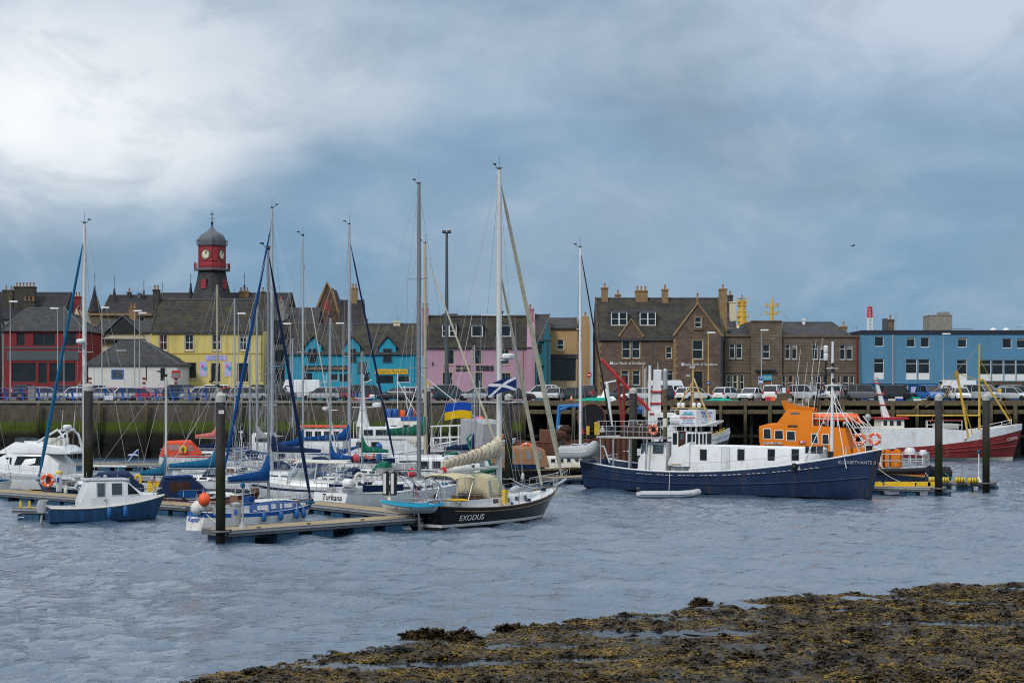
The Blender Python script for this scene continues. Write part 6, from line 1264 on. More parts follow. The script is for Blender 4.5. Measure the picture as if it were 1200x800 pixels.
def sail_cover(parent,xm,zb,L,m,r0=.30,r1=.14,sg=-1,rise=0.0,hump=.9,name='sail_cover',rough=.0):
 """stacked sail under a cover along the boom, swelling up the mast"""
 rs=random.Random(int(L*100));mb=MB();rings=[];n=14
 for i in range(n+1):
  t=i/n;x=xm+sg*L*t;r_=lerp(r0,r1,t**.8)*(1+rs.uniform(-rough,rough));up=hump*max(0,1-t/.22)**1.6;zz=zb+rise*t+r_*.75
  rings.append([(x,r_*.62*math.cos(a)*(1+rs.uniform(-rough,rough)),zz+up*(.5+.5*math.sin(a))+r_*(1.25 if math.sin(a)>0 else.85)*math.sin(a))for a in[2*math.pi*k/10 for k in range(10)]])
 mb.loft(rings);return mb.build(name,m,parent,True,50)
def rig(parent,hull,xm,ztop,zdeck,r_=.085,mm='alu',boom=None,spreaders=(.55,),genoa=None,backstay=True,zboom=None,bow_x=None,wires=True,cover=None,mr=1.0,radar=False,boom_sg=-1,forestay_m=None,gens=.11,zfs=None,bow_z=None,spw=.9,covr=(.36,.16)):
 r_*=1.15;mast=MB();mast.tube([(xm,0,zdeck-.1),(xm,0,lerp(zdeck,ztop,.7)),(xm,0,ztop)],[r_,r_,r_*.72],10);ms=mast.build('mast',mm,parent,True)
 for f in spreaders:
  z=lerp(zdeck,ztop,f);w=spw*(1.05-.35*f);mb=MB();mb.tube([(xm-.12,-w,z+.06),(xm,0,z),(xm-.12,w,z+.06)],.03,5);mb.build('spreader',mm,ms)
 mb=MB();mb.tube([(xm-.1,0,ztop),(xm-.45,0,ztop+.25)],.02,4);mb.tube([(xm,0,ztop),(xm,0,ztop+.9)],.014,4);mb.tube([(xm,-.25,ztop+.12),(xm,.3,ztop+.12)],.02,4);mb.lathe([(.06,ztop-.1),(.12,ztop+.02),(.10,ztop+.1)],(xm,0,0),6);mb.obox((xm-.48,0,ztop+.3),(.3,.02,.1));mb.build('masthead_gear','iron_black',ms)
 if radar:zz=lerp(zdeck,ztop,radar);mb=MB();mb.lathe([(.25,zz),(.3,zz+.06),(.3,zz+.18),(.2,zz+.24)],(xm+.42,0,0),12);mb.box(xm,xm+.35,-.05,.05,zz-.06,zz-.003);mb.build('radar','white_gel',ms,True)
 bx=hull.L/2*.97 if bow_x is None else bow_x;bz=(hull.sheer(hull.L/2)+.05)if bow_z is None else bow_z
 if wires:
  mb=MB();hb_=hull.hb(xm-.3)-.1;zd=hull.sheer(xm)
  zf=ztop*.985 if zfs is None else zfs
  if not genoa:mb.tube([(xm,0,zf),(bx,0,bz)],.014,4)
  if backstay:mb.tube([(xm,0,ztop),(-hull.L/2+.05,0,hull.sheer(-hull.L/2))],.014,4)
  for sg in(1,-1):
   pts=[(xm-.15,sg*hb_,zd)]
   for f in spreaders:w=spw*(1.05-.35*f);pts.append((xm-.12,sg*w,lerp(zdeck,ztop,f)+.06))
   mb.tube(pts+[(xm,0,ztop*.99)],.013,4)
   for f in spreaders:z=lerp(zdeck,ztop,f);mb.tube([(xm+.35,sg*hb_,zd),(xm,0,z-.1)],.012,4);mb.tube([(xm-.6,sg*hb_,zd),(xm,0,z-.1)],.012,4)
  for dx in(.10,-.11):mb.tube([(xm+dx,.05,ztop*.98),(xm+dx*1.6,.12,zdeck+.8)],.010,3)
  mb.build('rigging','wire',parent)
 if genoa:
  a,b=Vector((xm+.05,0,(ztop*.985 if zfs is None else zfs))),Vector((bx,0,bz+.25));mb=MB();pts=[a.lerp(b,t)for t in(0,.04,.1,.5,.85,.95,.985,1)]
  mb.tube(pts,[.03,.04,gens*.7,gens,gens*1.15,gens*.9,.06,.10],8);mb.build('furled_headsail',genoa,parent,True)
 if boom:
  zb=zdeck+1.2 if zboom is None else zboom;mb=MB();mb.tube([(xm+boom_sg*.1,0,zb),(xm+boom_sg*boom,0,zb+.05)],.075,8);bo=mb.build('boom',mm,parent,True)
  mb=MB();mb.tube([(xm+boom_sg*boom,0,zb+.05),(xm+boom_sg*.1,0,ztop*.97)],.010,3);mb.tube([(xm+boom_sg*boom*.8,0,zb),(xm+boom_sg*boom*.8,.1,zdeck-.1)],.02,4);mb.build('boom_lines','rope_white',bo)
  if cover:sail_cover(parent,xm+boom_sg*.05,zb+.06,boom*.97,cover,covr[0],covr[1],sg=boom_sg)
 return ms
def sprayhood(parent,x0,x1,w,z0,z1,m,win=True,slope=.55,aft_open=True):
 h=House([(x0,w,w*.86,z0,z1*1.0),(lerp(x0,x1,.35),w,w*.86,z0,z1+.05),(lerp(x0,x1,.6),w,w*.84,z0,z1),(x1,w*.95,w*.8,z0,z0+.12)])
 o=h.build('sprayhood',m,parent,.1,.25)
 if win:
  d=(x1-x0);h.windows(o,[(x0+d*.12,x0+d*.5,lerp(z0,z1,.25),lerp(z0,z1,.8))],'glass_clear',name='clear_panel')
  h.screen(o,x0+d*.66,x0+d*.97,2,'glass_clear',name='clear_panel',hi=.85)
 return o
FEND='fenders hung along the boats'
def fender(loc,m,label,ln=.55,r_=.13,rope=.5):
 g=thing('fender',label,'fender',loc,0,FEND);mb=MB();mb.lathe([(.03,-ln/2-.06),(r_*.6,-ln/2),(r_,-ln/2+.1),(r_,ln/2-.1),(r_*.6,ln/2),(.03,ln/2+.06)],n=10);mb.build('body',m,g,True);mb=MB();mb.tube([(0,0,ln/2+.05),(0,.02,ln/2+rope)],.014,4);mb.build('lanyard','rope_white',g);return g
def buoy_ball(loc,r_,m,label):
 g=thing('ball_fender',label,'buoy',loc,0,'round buoy fenders');mb=MB();mb.ball((0,0,0),(r_,r_,r_*1.08),16);mb.lathe([(r_*.25,r_*.95),(r_*.2,r_*1.25)],n=8);mb.build('ball',m,g,True);mb=MB();mb.lathe([(r_*.22,r_*1.26),(r_*.12,r_*1.42)],n=8);mb.build('eye','sign_blue',g);return g
def lifebuoy(loc,rz,label,R_=.30,r_=.085,m='buoy_orange',tilt=0):
 g=thing('lifebuoy',label,'lifebuoy',loc,rz,'lifebuoys');mb=MB();mb.torus((0,0,0),R_,r_,'y',24,8,mfun=lambda i:1 if i%6==0 else 0);o=mb.build('ring',[m,'flag_white'],g,True);mb=MB();mb.torus((0,0,0),R_+r_+.02,.014,'y',16,4);mb.build('grab_line','rope_white',g);return g
def flag(loc,rz,w,h,design,label,name='flag',staff=1.2,droop=.0):
 g=thing(name,label,'flag',loc,rz);nx,nz=56,36
 def P(u,v):return(u*w,.10*w*math.sin(u*6.0+v*.8)*u,-v*h-droop*u*w+.05*w*math.sin(u*4.2))
 mb=MB();th=.008;mats={'saltire':['flag_navy','flag_white'],'ukraine':['flag_blue','flag_yellow'],'us':['flag_red','flag_white','flag_navy']}[design]
 for i in range(nx):
  for j in range(nz):
   u,v=(i+.5)/nx,(j+.5)/nz
   if design=='saltire':k=1 if min(abs(u-v),abs(u-(1-v)))<.115 else 0
   elif design=='ukraine':k=0 if v<.5 else 1
   else:k=2 if(u<.42 and v<.54)else(0 if int(v*12)%2==0 else 1)
   mb.quad(P(i/nx,j/nz),P((i+1)/nx,j/nz),P((i+1)/nx,(j+1)/nz),P(i/nx,(j+1)/nz),k)
 o=mb.build('cloth',mats,g,True,60);so_=o.modifiers.new('thick','SOLIDIFY');so_.thickness=.012
 mb=MB();mb.tube([(-.02,0,.08),(-.02,0,-h-staff)],.02,5);mb.build('staff','teak' if design=='us' else 'wire',g);return g
def rope(pts,label,m='rope_white',r_=.022,sag=.3,n=10):
 a,b=Vector(pts[0]),Vector(pts[1]);mb=MB();mb.tube([a.lerp(b,i/n)-Vector((0,0,sag*math.sin(math.pi*i/n)))for i in range(n+1)],r_,5);o=mb.mesh('mooring_rope',m,True)
 ob=link('mooring_rope',o);tag(ob,label,'rope','mooring ropes');return ob
def inflatable(name,loc,rz,L,B,label,m='rib_grey',stripe='blue_stripe',motor=True,tilt=0.0,cat='dinghy'):
 g=thing(name,label,cat,loc,rz);g.rotation_euler=(tilt,0,rz);r_=B*.14;k=B/2-r_
 pts=[(-L/2,-k,r_*.9),(-L/2+.3,-k,r_),(L*.15,-k,r_*1.05),(L*.34,-k*.8,r_*1.35),(L/2-r_,-k*.25,r_*1.9),(L/2-r_,k*.25,r_*1.9),(L*.34,k*.8,r_*1.35),(L*.15,k,r_*1.05),(-L/2+.3,k,r_),(-L/2,k,r_*.9)]
 mb=MB();mb.tube(pts,[r_*.5]+[r_]*8+[r_*.5],12);tb=mb.build('tube',m,g,True)
 mb=MB();[mb.tube([(p[0],p[1]*(1+r_*.98/max(.05,abs(p[1]))),p[2])for p in pts[1:4]]if s_<0 else[(p[0],p[1]*(1+r_*.98/max(.05,abs(p[1]))),p[2])for p in pts[6:9]],.028,5)for s_ in(-1,1)];mb.build('rubbing_strip',stripe,tb)
 mb=MB();mb.loft([[(x,-w,z),(x,0,z-.08),(x,w,z)]for x,w,z in((-L/2+.35,k,.07),(L*.15,k,.07),(L*.36,k*.6,r_*.8))],0,False,False,False);mb.build('floor','grey_plastic',g)
 mb=MB();mb.box(-L/2+.32,-L/2+.38,-k,k,.02,r_*2.1);mb.build('transom','grey_plastic',g);mb=MB();mb.box(-L*.08,L*.0,-k,k,r_*1.3,r_*1.42);mb.build('thwart','teak',g)
 if motor:outboard(g,(-L/2+.22,0,r_*1.6),.8)
 return g
def outboard(par,loc,k=1.0,m='black',up=False):
 mb=MB();x,y,z=loc;mb.loft([[(x+a*k,y+b*k*w,z+zz*k)for a,b in((.17,0),(.10,.13),(-.14,.13),(-.26,.06),(-.26,-.06),(-.14,-.13),(.10,-.13))]for zz,w in((.12,.8),(.2,1),(.42,1),(.5,.7))])
 o=mb.build('outboard_motor',m,par,True);mb=MB();mb.tube([(x,y,z+.12*k),(x-.03*k,y,z-.5*k)],.06*k,6);mb.box(x-.2*k,x+.1*k,y-.02,y+.02,z-.5*k,z-.42*k);mb.box(x-.02,x+.12*k,y-.1*k,y+.1*k,z-.12*k,z+.1*k);mb.build('motor_leg','grey_plastic',o);return o
def on_boat(g,p):
 """local point on a boat -> world"""
 c,s_=math.cos(g.rotation_euler.z),math.sin(g.rotation_euler.z);return(g.location.x+c*p[0]-s_*p[1],g.location.y+s_*p[0]+c*p[1],g.location.z+p[2])
SAIL_GROUP='sailing boats on the marina pontoons'
def yacht(label,mast_px,Y,deg,L,top_py,hull_m='white_gel',boot_m='blue_stripe',stripe_m=None,B=None,fb=(1.0,.88,1.3),mast_f=.10,mm='alu',genoa=None,cover=None,boom=True,hood=None,trunk=True,mast_r=.085,spread=(.5,),zboom=None,winm='glass_dark',deckm='white_gel',radar=False,boom_len=None,no_mast=False,gens=.11,zfs=None,hood_win=True,tw=.68,name='sailing_yacht',bottom='antifoul_dark',pushp=True,spw=.9,covr=(.36,.16)):
 """a cruising yacht placed by its mast; +x is the bow"""
 B=B or L*.31;xm=L*mast_f;rz=R(deg);mx,my=XA(mast_px,Y),Y
 loc=(mx-math.cos(rz)*xm,my-math.sin(rz)*xm,0);g=thing(name,label,'sailing boat',loc,rz,SAIL_GROUP)
 h=Hull(L,B,*fb,tw=tw,rake=L*.09,srake=-L*.03 if deg is not None else 0,flare=.16);h.build(g,[hull_m,boot_m,bottom,stripe_m or hull_m],boot=.24,b0=.10);h.deck(g,deckm);h.rail(g,'alu' if hull_m!='hull_black' else 'teak',.03)
 x0,x1=-L*.14,L*.27;zc=h.fm+.38*L/10
 if trunk:
  t=House([(x0-.05,B*.30,B*.27,h.sheer(x0)-.1,zc+.05),(x0+.2,B*.31,B*.27,h.sheer(x0)-.1,zc+.1),(lerp(x0,x1,.5),B*.30,B*.25,h.sheer(0)-.1,zc+.07),(x1-.5,B*.20,B*.16,h.sheer(x1)-.1,zc),(x1,B*.13,B*.1,h.sheer(x1)-.12,h.sheer(x1)+.02)]);c=t.build('coachroof',deckm,g)
  d=(x1-x0);zz=h.sheer(0);t.windows(c,[(x0+d*a,x0+d*(a+.18),zz+.10,zz+.28,.05,.05)for a in(.10,.33,.56)],winm)
  mb=MB();mb.box(x0+d*.55,x0+d*.68,-.25,.25,zc+.10,zc+.17);mb.box(x0+d*.2,x0+d*.22,-B*.2,B*.2,zc+.12,zc+.16);[mb.tube([(x0+d*.1,s_*B*.2,zc+.16),(x0+d*.6,s_*B*.17,zc+.13)],.022,5)for s_ in(-1,1)];mb.build('hatch','grey_plastic',c)
 xc0,xc1=-L*.42,x0-.08;mb=MB()
 for s_ in(-1,1):mb.box(xc0,xc1,s_*B*.25-.07,s_*B*.25+.07,h.fs-.1,h.fs+.30)
 mb.box(xc0,xc1,-B*.18,B*.18,h.fs-.02,h.fs+.012);cp=mb.build('cockpit_coaming',deckm,g)
 mb=MB();[mb.lathe([(.09,h.fs+.303),(.07,h.fs+.36),(.09,h.fs+.45)],(lerp(xc0,xc1,.6),s_*B*.25,0),8)for s_ in(-1,1)];mb.build('winch','steel',cp)
 mb=MB();mb.torus((xc0+.35,0,h.fs+.55),.33,.018,'x',18,5);mb.tube([(xc0+.4,0,h.fs),(xc0+.4,0,h.fs+.6)],.05,6);mb.build('steering_wheel','steel',cp)
 if hood:sprayhood(g,x0-.55,x0+L*.09,B*.29,zc-.02,zc+.70,hood,hood_win)
 stanchions(g,h,-L*.36,L*.36,7);pulpit(g,h,True);
 if pushp:pulpit(g,h,False)
 dg=(None,'sail_navy',None,'sail_blue','canvas_grey',None,'sail_teal')[int(mast_px)%7]
 if dg and trunk:
  zz=np.linspace(-L*.40,-L*.13,6)
  for sg_ in(1,-1):mb=MB();mb.loft([[(x,sg_*(h.hb(x)-.06+e),h.sheer(x)+z)for e,z in((0,.1),(.015,.56),(-.015,.56),(-.02,.1))]for x in zz]);mb.build('weather_cloth',dg,g)
 ztop=ZA(top_py,my)
 if not no_mast:rig(g,h,xm,ztop,zc if trunk else h.fm,mast_r,mm,(boom_len or L*.36)if boom else None,spread,genoa,True,zboom,cover=cover,radar=radar,gens=gens,zfs=zfs,spw=spw,covr=covr)
 return g,h,zc
 # ------------------------------------------------------------------ the blue trawler
loc,rz=(17.3,131.3,0),math.atan2(-17.4,20.2)
TW=lambda px_,py,yo=-2.0:on_plane(px_,py,loc,rz,yo)
g=thing('trawler','long blue hulled converted trawler with a white deckhouse and a charter banner','fishing boat',loc,rz);blue=g
u0,u1=TW(698,0,0)[0]-.2,TW(1034,0,0)[0];L=u1-u0;off=(u0+u1)/2
# hull is centred on its own origin: shift the root so that local x = 0 is amidships
c_,s_=math.cos(rz),math.sin(rz);loc=(loc[0]+c_*off,loc[1]+s_*off,0);g.location=loc
h=Hull(L,6.4,2.35,1.85,3.85,tw=.62,rake=1.0,srake=.35,flare=.10,fine=1.9,full=.34,n=26);h.build(g,['trawler_blue','antifoul_dark','antifoul_red','trawler_blue'],boot=.12,stripe=.9);h.deck(g,'deck_grey',.75,.1)
h.rail(g,'white_paint',.07,0,.03,'gunwale')
for f,r_ in((.80,.05),(.45,.06)):
 mb=MB()
 for sg in(1,-1):
  pts=[]
  for x in np.linspace(-L/2+.3,L/2-.6,24):
   z=lerp(.1,h.sheer(x),f);u=(z+.5)/(h.sheer(x)+.5);fb_=sstep(.55,1,x/L+.5);pts.append((x-1.0*(1-u)*sstep(.72,1,x/L+.5),sg*(h.hb(x)*(1-(.10+.45*fb_)*max(0,1-u)**1.2-.12*max(0,1-u)**3)+.02),z))
  mb.tube(pts,r_,5)
 mb.build('rubbing_strake','trawler_blue',g,True)
mb=MB();
for i in range(40):
 x=lerp(-L*.25,L*.36,i/40);
 if i%5==4:continue
 z=lerp(.1,h.sheer(x),.80)+.07;mb.box(x,x+.3,-h.hb(x)-.03,-h.hb(x)+.0,z,z+.035)
mb.build('freeing_slots','buoy_white',g)
def at_hull(x,f):
 z=lerp(.1,h.sheer(x),f);u=(z+.5)/(h.sheer(x)+.5);fb_=sstep(.55,1,x/L+.5);return z,h.hb(x)*(1-(.10+.45*fb_)*max(0,1-u)**1.2-.12*max(0,1-u)**3)
xn=TW(1000,545,-1.4)[0];z,w=at_hull(xn,.80);dx=.6;w2=at_hull(xn+dx,.80)[1]
text('· ELIZABETHANTE II ·',.34,g,(xn,-w-.05,z+.05),(R(90)+.22,0,math.atan2(w-w2,dx)*1.0),'grey_gel',depth=.01)
# stem plate, worn
mb=MB();mb.loft([[(L/2-.95-1.0*(1-t)+.62,s__*(.30+.1*t),lerp(.2,3.75,t))for s__ in(-1,1)]+[(L/2-.05-1.0*(1-t),0,lerp(.2,3.75,t))]for t in(0,.5,1)]);mb.build('stem_plate','dark_hull',g)
mb=MB();[mb.lathe([(.18,0),(.14,.1),(.12,.5),(.2,.55),(.2,.62)],(L/2-1.1-q*.0,y,3.5),8)for q,y in((0,.25),(0,-.25))];mb.build('bow_bollard','iron_black',g)
DW=-1.75
lw=House([(TW(807,0,DW)[0],1.75,1.7,1.2,3.88),(TW(936,0,DW)[0],1.75,1.68,1.3,3.88),(TW(949,0,-1.3)[0],1.45,1.3,1.8,3.86),(TW(959,0,-.6)[0],.95,.8,2.1,3.72),(TW(966,0,0)[0],.6,.5,2.3,2.9)])
dh=lw.build('deckhouse','white_paint',g,.05,.06)
for px_,w in((824,.36),(868,.36),(903.5,.36),(931.5,.36)):
 x,z=TW(px_,532.5,DW);w=.27;lw.windows(dh,[(x-w,x+w,z-.40,z+.38)],'glass_dark',(-1,1),'frame_dark')
for px_ in(944,951.6,958):x,z=TW(px_,526.5,-1.85+(px_-940)*.05);lw.windows(dh,[(x-.07,x+.07,z-.24,z+.2)],'glass_dark',(-1,1),'frame_dark','porthole')
x,z=TW(850,537,DW);lw.windows(dh,[(x-.36,x+.36,z-.85,z+.85)],'white_gel',(-1,),'grey_gel','door');lw.windows(dh,[(x-.16,x+.16,z+.1,z+.6)],'glass_dark',(-1,),None,'door_window',.06)
x,z=TW(938,535);mb=MB();mb.box(x-.3,x+.0,-2.12,-1.93,2.15,2.55);mb.build('vent_box','grey_gel',dh)
x0,xs_,x1=TW(787,0,-1.2)[0],TW(811,0,-1.2)[0],TW(832.5,0,.2)[0];zt=TW(800,506,-1.2)[1];xm_=lerp(xs_,x1,.6)
wh=House([(x0,1.25,1.2,1.25,zt),(xs_,1.25,1.18,1.25,zt),(xm_,.95,.9,1.25,zt),(x1,.4,.36,1.25,zt)]);w_=wh.build('wheelhouse','white_paint',g,.04,.05)
zc=TW(800,515,-1.2)[1];T1=lambda p:TW(p,0,-1.2)[0]
wh.windows(w_,[(T1(788.5),T1(793.5),zc-.4,zc+.55)],'glass_dark',(-1,1));wh.windows(w_,[(T1(795),T1(803.5),zc-1.0,zc+.7)],'tarp_brown',(-1,),None,'door');wh.windows(w_,[(T1(797.5),T1(801),zc,zc+.5)],'glass_grey',(-1,),None,'door_window',.06)
wh.windows(w_,[(T1(805.5),T1(810.5),zc-.35,zc+.5)],'glass_dark',(-1,1))
for a,c in((.04,.26),(.34,.54),(.64,.78),(.84,.96)):wh.windows(w_,[(lerp(xs_,x1,a),lerp(xs_,x1,c),zc-.35,zc+.5)],'glass_dark',(-1,1))
mb=MB();mb.box(x1-.02,x1+.02,-.3,.3,zc-.35,zc+.5);mb.build('windscreen','glass_dark',w_)
# open upper bridge: posts, deck, banner on the rail
UW=-1.3
zb0,zb1=TW(800,498,UW)[1],TW(800,480,UW)[1];xa,xb=TW(788,0,UW)[0],TW(815.5,0,UW)[0]
mb=MB();mb.box(xa-.3,xb+.25,UW-.1,-UW+.1,zb0-.10,zb0);mb.prism([(xb+.26,-1.0,zb0-.1),(xb+1.5,-.5,zb0+.3),(xb+1.5,.5,zb0+.3),(xb+.26,1.0,zb0-.1)],(0,0,.12));[mb.box(x-.06,x+.06,y-.06,y+.06,zt-.02,zb0-.1)for x in(xa+.1,lerp(xa,xb,.5),xb-.1)for y in(-1.1,1.1)];ub=mb.build('upper_bridge','white_paint',w_)
mb=MB();[mb.tube(p,.025,5)for y in(UW,-UW)for p in([(xa-.2,y,zb0),(xa-.2,y,zb1),(xb+.1,y,zb1),(xb+.1,y,zb0)],[(xa-.2,y,(zb0+zb1)/2),(xb+.1,y,(zb0+zb1)/2)])];[mb.tube([(xb+.1,UW,z),(xb+.1,-UW,z)],.025,5)for z in(zb1,(zb0+zb1)/2)];mb.build('bridge_rail','white_paint',ub)
xa2=TW(796.5,0,UW)[0]
ban=thing('charter_banner','white printed charter banner wrapped round the upper bridge of the blue trawler','banner',on_boat(g,(xb+.1,UW-.03,zb0+.05)),rz);bh=zb1-zb0-.05;q=(xb+.1-xa2)/2
def panel(name,p0,p1):
 p0,p1=Vector(p0),Vector(p1);d=p1-p0;nrm=Vector((d.y,-d.x,0)).normalized();mb=MB()
 mb.loft([[p0+d*t+nrm*(.03*math.sin(t*9)+e)+Vector((0,0,z))for e,z in((0,0),(0,bh),(-.02,bh),(-.02,0))]for t in np.linspace(0,1,12)]);o=mb.build(name,'flag_white',ban,True);return o,p0+d*.5+nrm*.05,math.atan2(d.y,d.x)
for nm,e0,e1,rows in(('side_panel',(-2*q,0,0),(-.02,0,0),(('World',.34,.80,'turquoise_paint'),('HEBRIDEAN',.28,.46,'buoy_red'),('SEA CRUISES',.17,.28,'turquoise_paint'),('www.worldhebridean',.14,.12,'sign_blue'))),('front_panel',(0,.02,0),(.12,2.55,0),(('Mingulay and',.28,.80,'sign_blue'),('St Kilda &',.28,.56,'sign_blue'),('more',.2,.34,'turquoise_paint'),('cruises and charters',.16,.12,'turquoise_paint')))):
 o,c,an=panel(nm,e0,e1)
 for tx,sz,f,mm in rows:text(tx,sz,o,(c.x,c.y,bh*f),(R(90),0,an),mm,shear=.2 if tx=='World' else 0)
 if nm=='side_panel':mb=MB();mb.loft([[(c.x-.6+1.2*t,c.y-.005,bh*.66+.07*math.sin(t*3.1)+k)for k in(-.03,.04)]for t in np.linspace(0,1,8)],0,False,False,False);mb.build('swoosh','turquoise_paint',o)
lr=thing('liferaft','white liferaft canister behind the banner on the blue trawler','liferaft',on_boat(g,(TW(792,0,-1.2)[0],-.9,zb0+.42)),rz);mb=MB();mb.lathe([(.3,-.62),(.4,-.56),(.4,-.05),(.43,-.04),(.43,.04),(.4,.05),(.4,.56),(.3,.62)],n=14);o=mb.build('canister','white_gel',lr,True);o.rotation_euler=(0,R(90),0);mb=MB();[mb.box(x-.04,x+.04,-.35,.35,-.42,-.30)for x in(-.35,.35)];mb.build('cradle','grey_plastic',lr)
# yellow tripod mast over the bridge
mz=TW(812,421,0)[1];mx_=TW(812,0,0)[0];mb=MB();mb.tube([(mx_,0,zb0),(mx_,0,mz)],[.11,.06],6);mb.tube([(mx_-1.2,-.9,zb1-.2),(mx_,0,lerp(zb1,mz,.55))],.07,6);mb.tube([(mx_+2.1,-.6,zb0+.2),(mx_+.1,0,lerp(zb1,mz,.62))],.07,6);mb.tube([(mx_-.9,.9,zb1-.2),(mx_,0,lerp(zb1,mz,.55))],.07,6);mb.tube([(mx_-.7,-.2,lerp(zb1,mz,.35)),(mx_+.9,-.1,lerp(zb1,mz,.35))],.05,5);mb.box(mx_-1.5,mx_+1.9,-.9,-.78,zb1+.12,zb1+.2);tm=mb.build('tripod_mast','wood_yellow',g)
for x in(-.9,-.5,.6,1.1):mb=MB();mb.lathe([(.14,0),(.17,.1),(.17,.3),(.1,.38)],(mx_+x,-.7,zb1+.2),10);mb.build('search_light','frame_white',tm,True);mb=MB();mb.box(mx_-.25,mx_+.25,-.12,-.02,lerp(zb1,mz,.82),lerp(zb1,mz,.87));mb.obox((mx_-.35,-.15,lerp(zb1,mz,.68)),(.35,.12,.16));mb.build('mast_lights','frame_white',tm)
# fore side of the after deck: white tender box and casing, after house, platform
a,c=TW(780,0)[0],TW(807,0)[0]-.02;z1_=TW(790,526)[1];bx=House([(a,1.7,1.6,TW(790,545)[1],z1_-.9),(a+.7,1.9,1.8,TW(790,546)[1],z1_),(c-1.2,1.95,1.85,TW(790,546)[1],z1_+.15),(c,1.95,1.9,TW(790,546)[1],z1_+.6)]);o=bx.build('side_casing','white_paint',g);mb=MB();mb.tube([(a+.4,-2.0,2.35),(c-.7,-2.06,2.35)],.03,5);mb.build('handrail','gear_yellow',o)
a,c=TW(744,0)[0],TW(777,0)[0];zt2=TW(760,518)[1];ah=House([(a,1.7,1.5,1.2,TW(744,545)[1]+.5),(a+.9,1.7,1.5,1.2,zt2),(c,1.7,1.5,1.2,zt2)]);o=ah.build('after_house','white_paint',g,.03,.05)
for px_,w in((754.5,.36),(771,.55)):x,z=TW(px_,526.5,-1.6);ah.windows(o,[(x-w,x+w,z-.35,z+.38)],'glass_grey',(-1,1),'frame_white')
zp=TW(740,511.5)[1];a,c=TW(701,0)[0],TW(777,0)[0];pw=2.3
mb=MB();mb.box(a,c,-pw,pw,zp-.14,zp);mb.tube([(c-.05,-pw-.02,zp-.05),(c+.1,-pw-.02,zp-.05)],.15,8);pl=mb.build('platform','deck_grey',g)
for px_,dx in((705,0),(720,0),(738,1.5),(758,1.5)):
 for sg in(-1,1):mb=MB();mb.tube([(TW(px_,0)[0],sg*(pw-.15),1.3 if px_>720 else 1.8),(TW(px_+dx,0)[0],sg*(pw-.15),zp-.14)],.075,6);mb.build('platform_post','alu',pl)
mb=MB();zr_=TW(740,493.5)[1]
for sg in(-1,1):
 for f in(1,.66,.33):mb.tube([(a+.1,sg*(pw-.1),lerp(zp,zr_,f)),(c-.1,sg*(pw-.1),lerp(zp,zr_,f))],.025,5)
 for i in range(8):x=lerp(a+.1,c-.1,i/7);mb.tube([(x,sg*(pw-.1),zp),(x,sg*(pw-.1),zr_)],.03,5)
mb.build('platform_rail','alu',pl)
tp=thing('tarpaulin_stack','dark brown tarpaulin covered stack on the after platform of the blue trawler','covered load',on_boat(g,(TW(743,0)[0],-.9,zp+.003)),rz);mb=MB();rs=random.Random(2)
mb.loft([[(x,y*(.75+rs.uniform(-.08,.08)),z)for y,z in((-1,0),(-1,hh*.7),(-.7,hh),(0,hh*.95),(.7,hh),(1,hh*.7),(1,0))]for x,hh in((-1.7,.75),(-1.2,1.0),(-.6,.92),(0,1.05),(.6,.95),(1.2,1.02),(1.6,.8))]);mb.build('cover','tarp_brown',tp,True,60);mb=MB();[mb.tube([(x,-.8,.05),(x,-.78,.75),(x,-.5,1.07),(x,.5,1.07),(x,.8,.05)],.02,4)for x in(-.9,.3,1.1)];mb.build('lashing','rope_white',tp)
lifebuoy(on_boat(g,(TW(767,0,-2.2)[0],-pw-.06,TW(767,503)[1])),rz,'orange lifebuoy on the platform rail of the blue trawler',.36,.09)
mb=MB();x=TW(779.5,0,-1)[0];mb.tube([(x,-1,1.1),(x,-1,TW(779,440,-1)[1])],[.20,.15],8);mm_=mb.build('mizzen_mast','timber_old',g,True);mb=MB();mb.lathe([(.21,TW(779,500,-1)[1]),(.20,TW(779,490,-1)[1])],(x,-1,0),10);mb.build('white_band','cream_gel',mm_)
mb=MB();mb.lathe([(.17,0),(.2,.12),(.2,1.5),(.14,1.7)],(x,-1,TW(779,456,-1)[1]),8);mb.build('mast_sheath','lamp_grey',mm_)
for i,px_ in enumerate((840,1010)):pass
# foremast, rails, stays
xf,zf0=TW(974.5,538,0);zf1=TW(977,400,0)[1];mb=MB();mb.tube([(xf,0,1.8),(xf+.1,0,zf1)],[.14,.09],10);fm=mb.build('foremast','white_paint',g,True)
mb=MB();[mb.tube([(xf+.1,0,TW(975,py,0)[1]),(xf+e,y,2.4)],.03,5)for py,e,y in((455,2.0,-1.3),(455,2.2,1.3),(470,4.4,0),(470,-1.6,-1.8))];mb.build('shroud','frame_white',fm);mb=MB();z=TW(975,452,0)[1];mb.box(xf-.5,xf+.6,-.2,.2,z,z+.08);mb.box(xf-.1,xf+.25,-.6,.6,TW(975,432,0)[1],TW(975,431,0)[1]);mb.build('crosstree','frame_white',fm)
mb=MB();[mb.lathe([(.10,0),(.14,.05),(.14,.28),(.06,.33)],(xf+dx,dy,TW(975,py,0)[1]),8)for py,dx,dy in((430,.3,-.3),(437,.3,-.3),(448,.3,-.2))];mb.build('mast_lamp','iron_black',fm);mb=MB();mb.box(xf-.28,xf+.22,-.3,-.1,TW(975,528.5,0)[1]-1.0,TW(975,528.5,0)[1]);mb.build('winch_box','black',fm)
stanchions(g,h,TW(808,0)[0],TW(1012,0,-.8)[0],12,.75,'white_paint',inset=.15,wires=(1,))
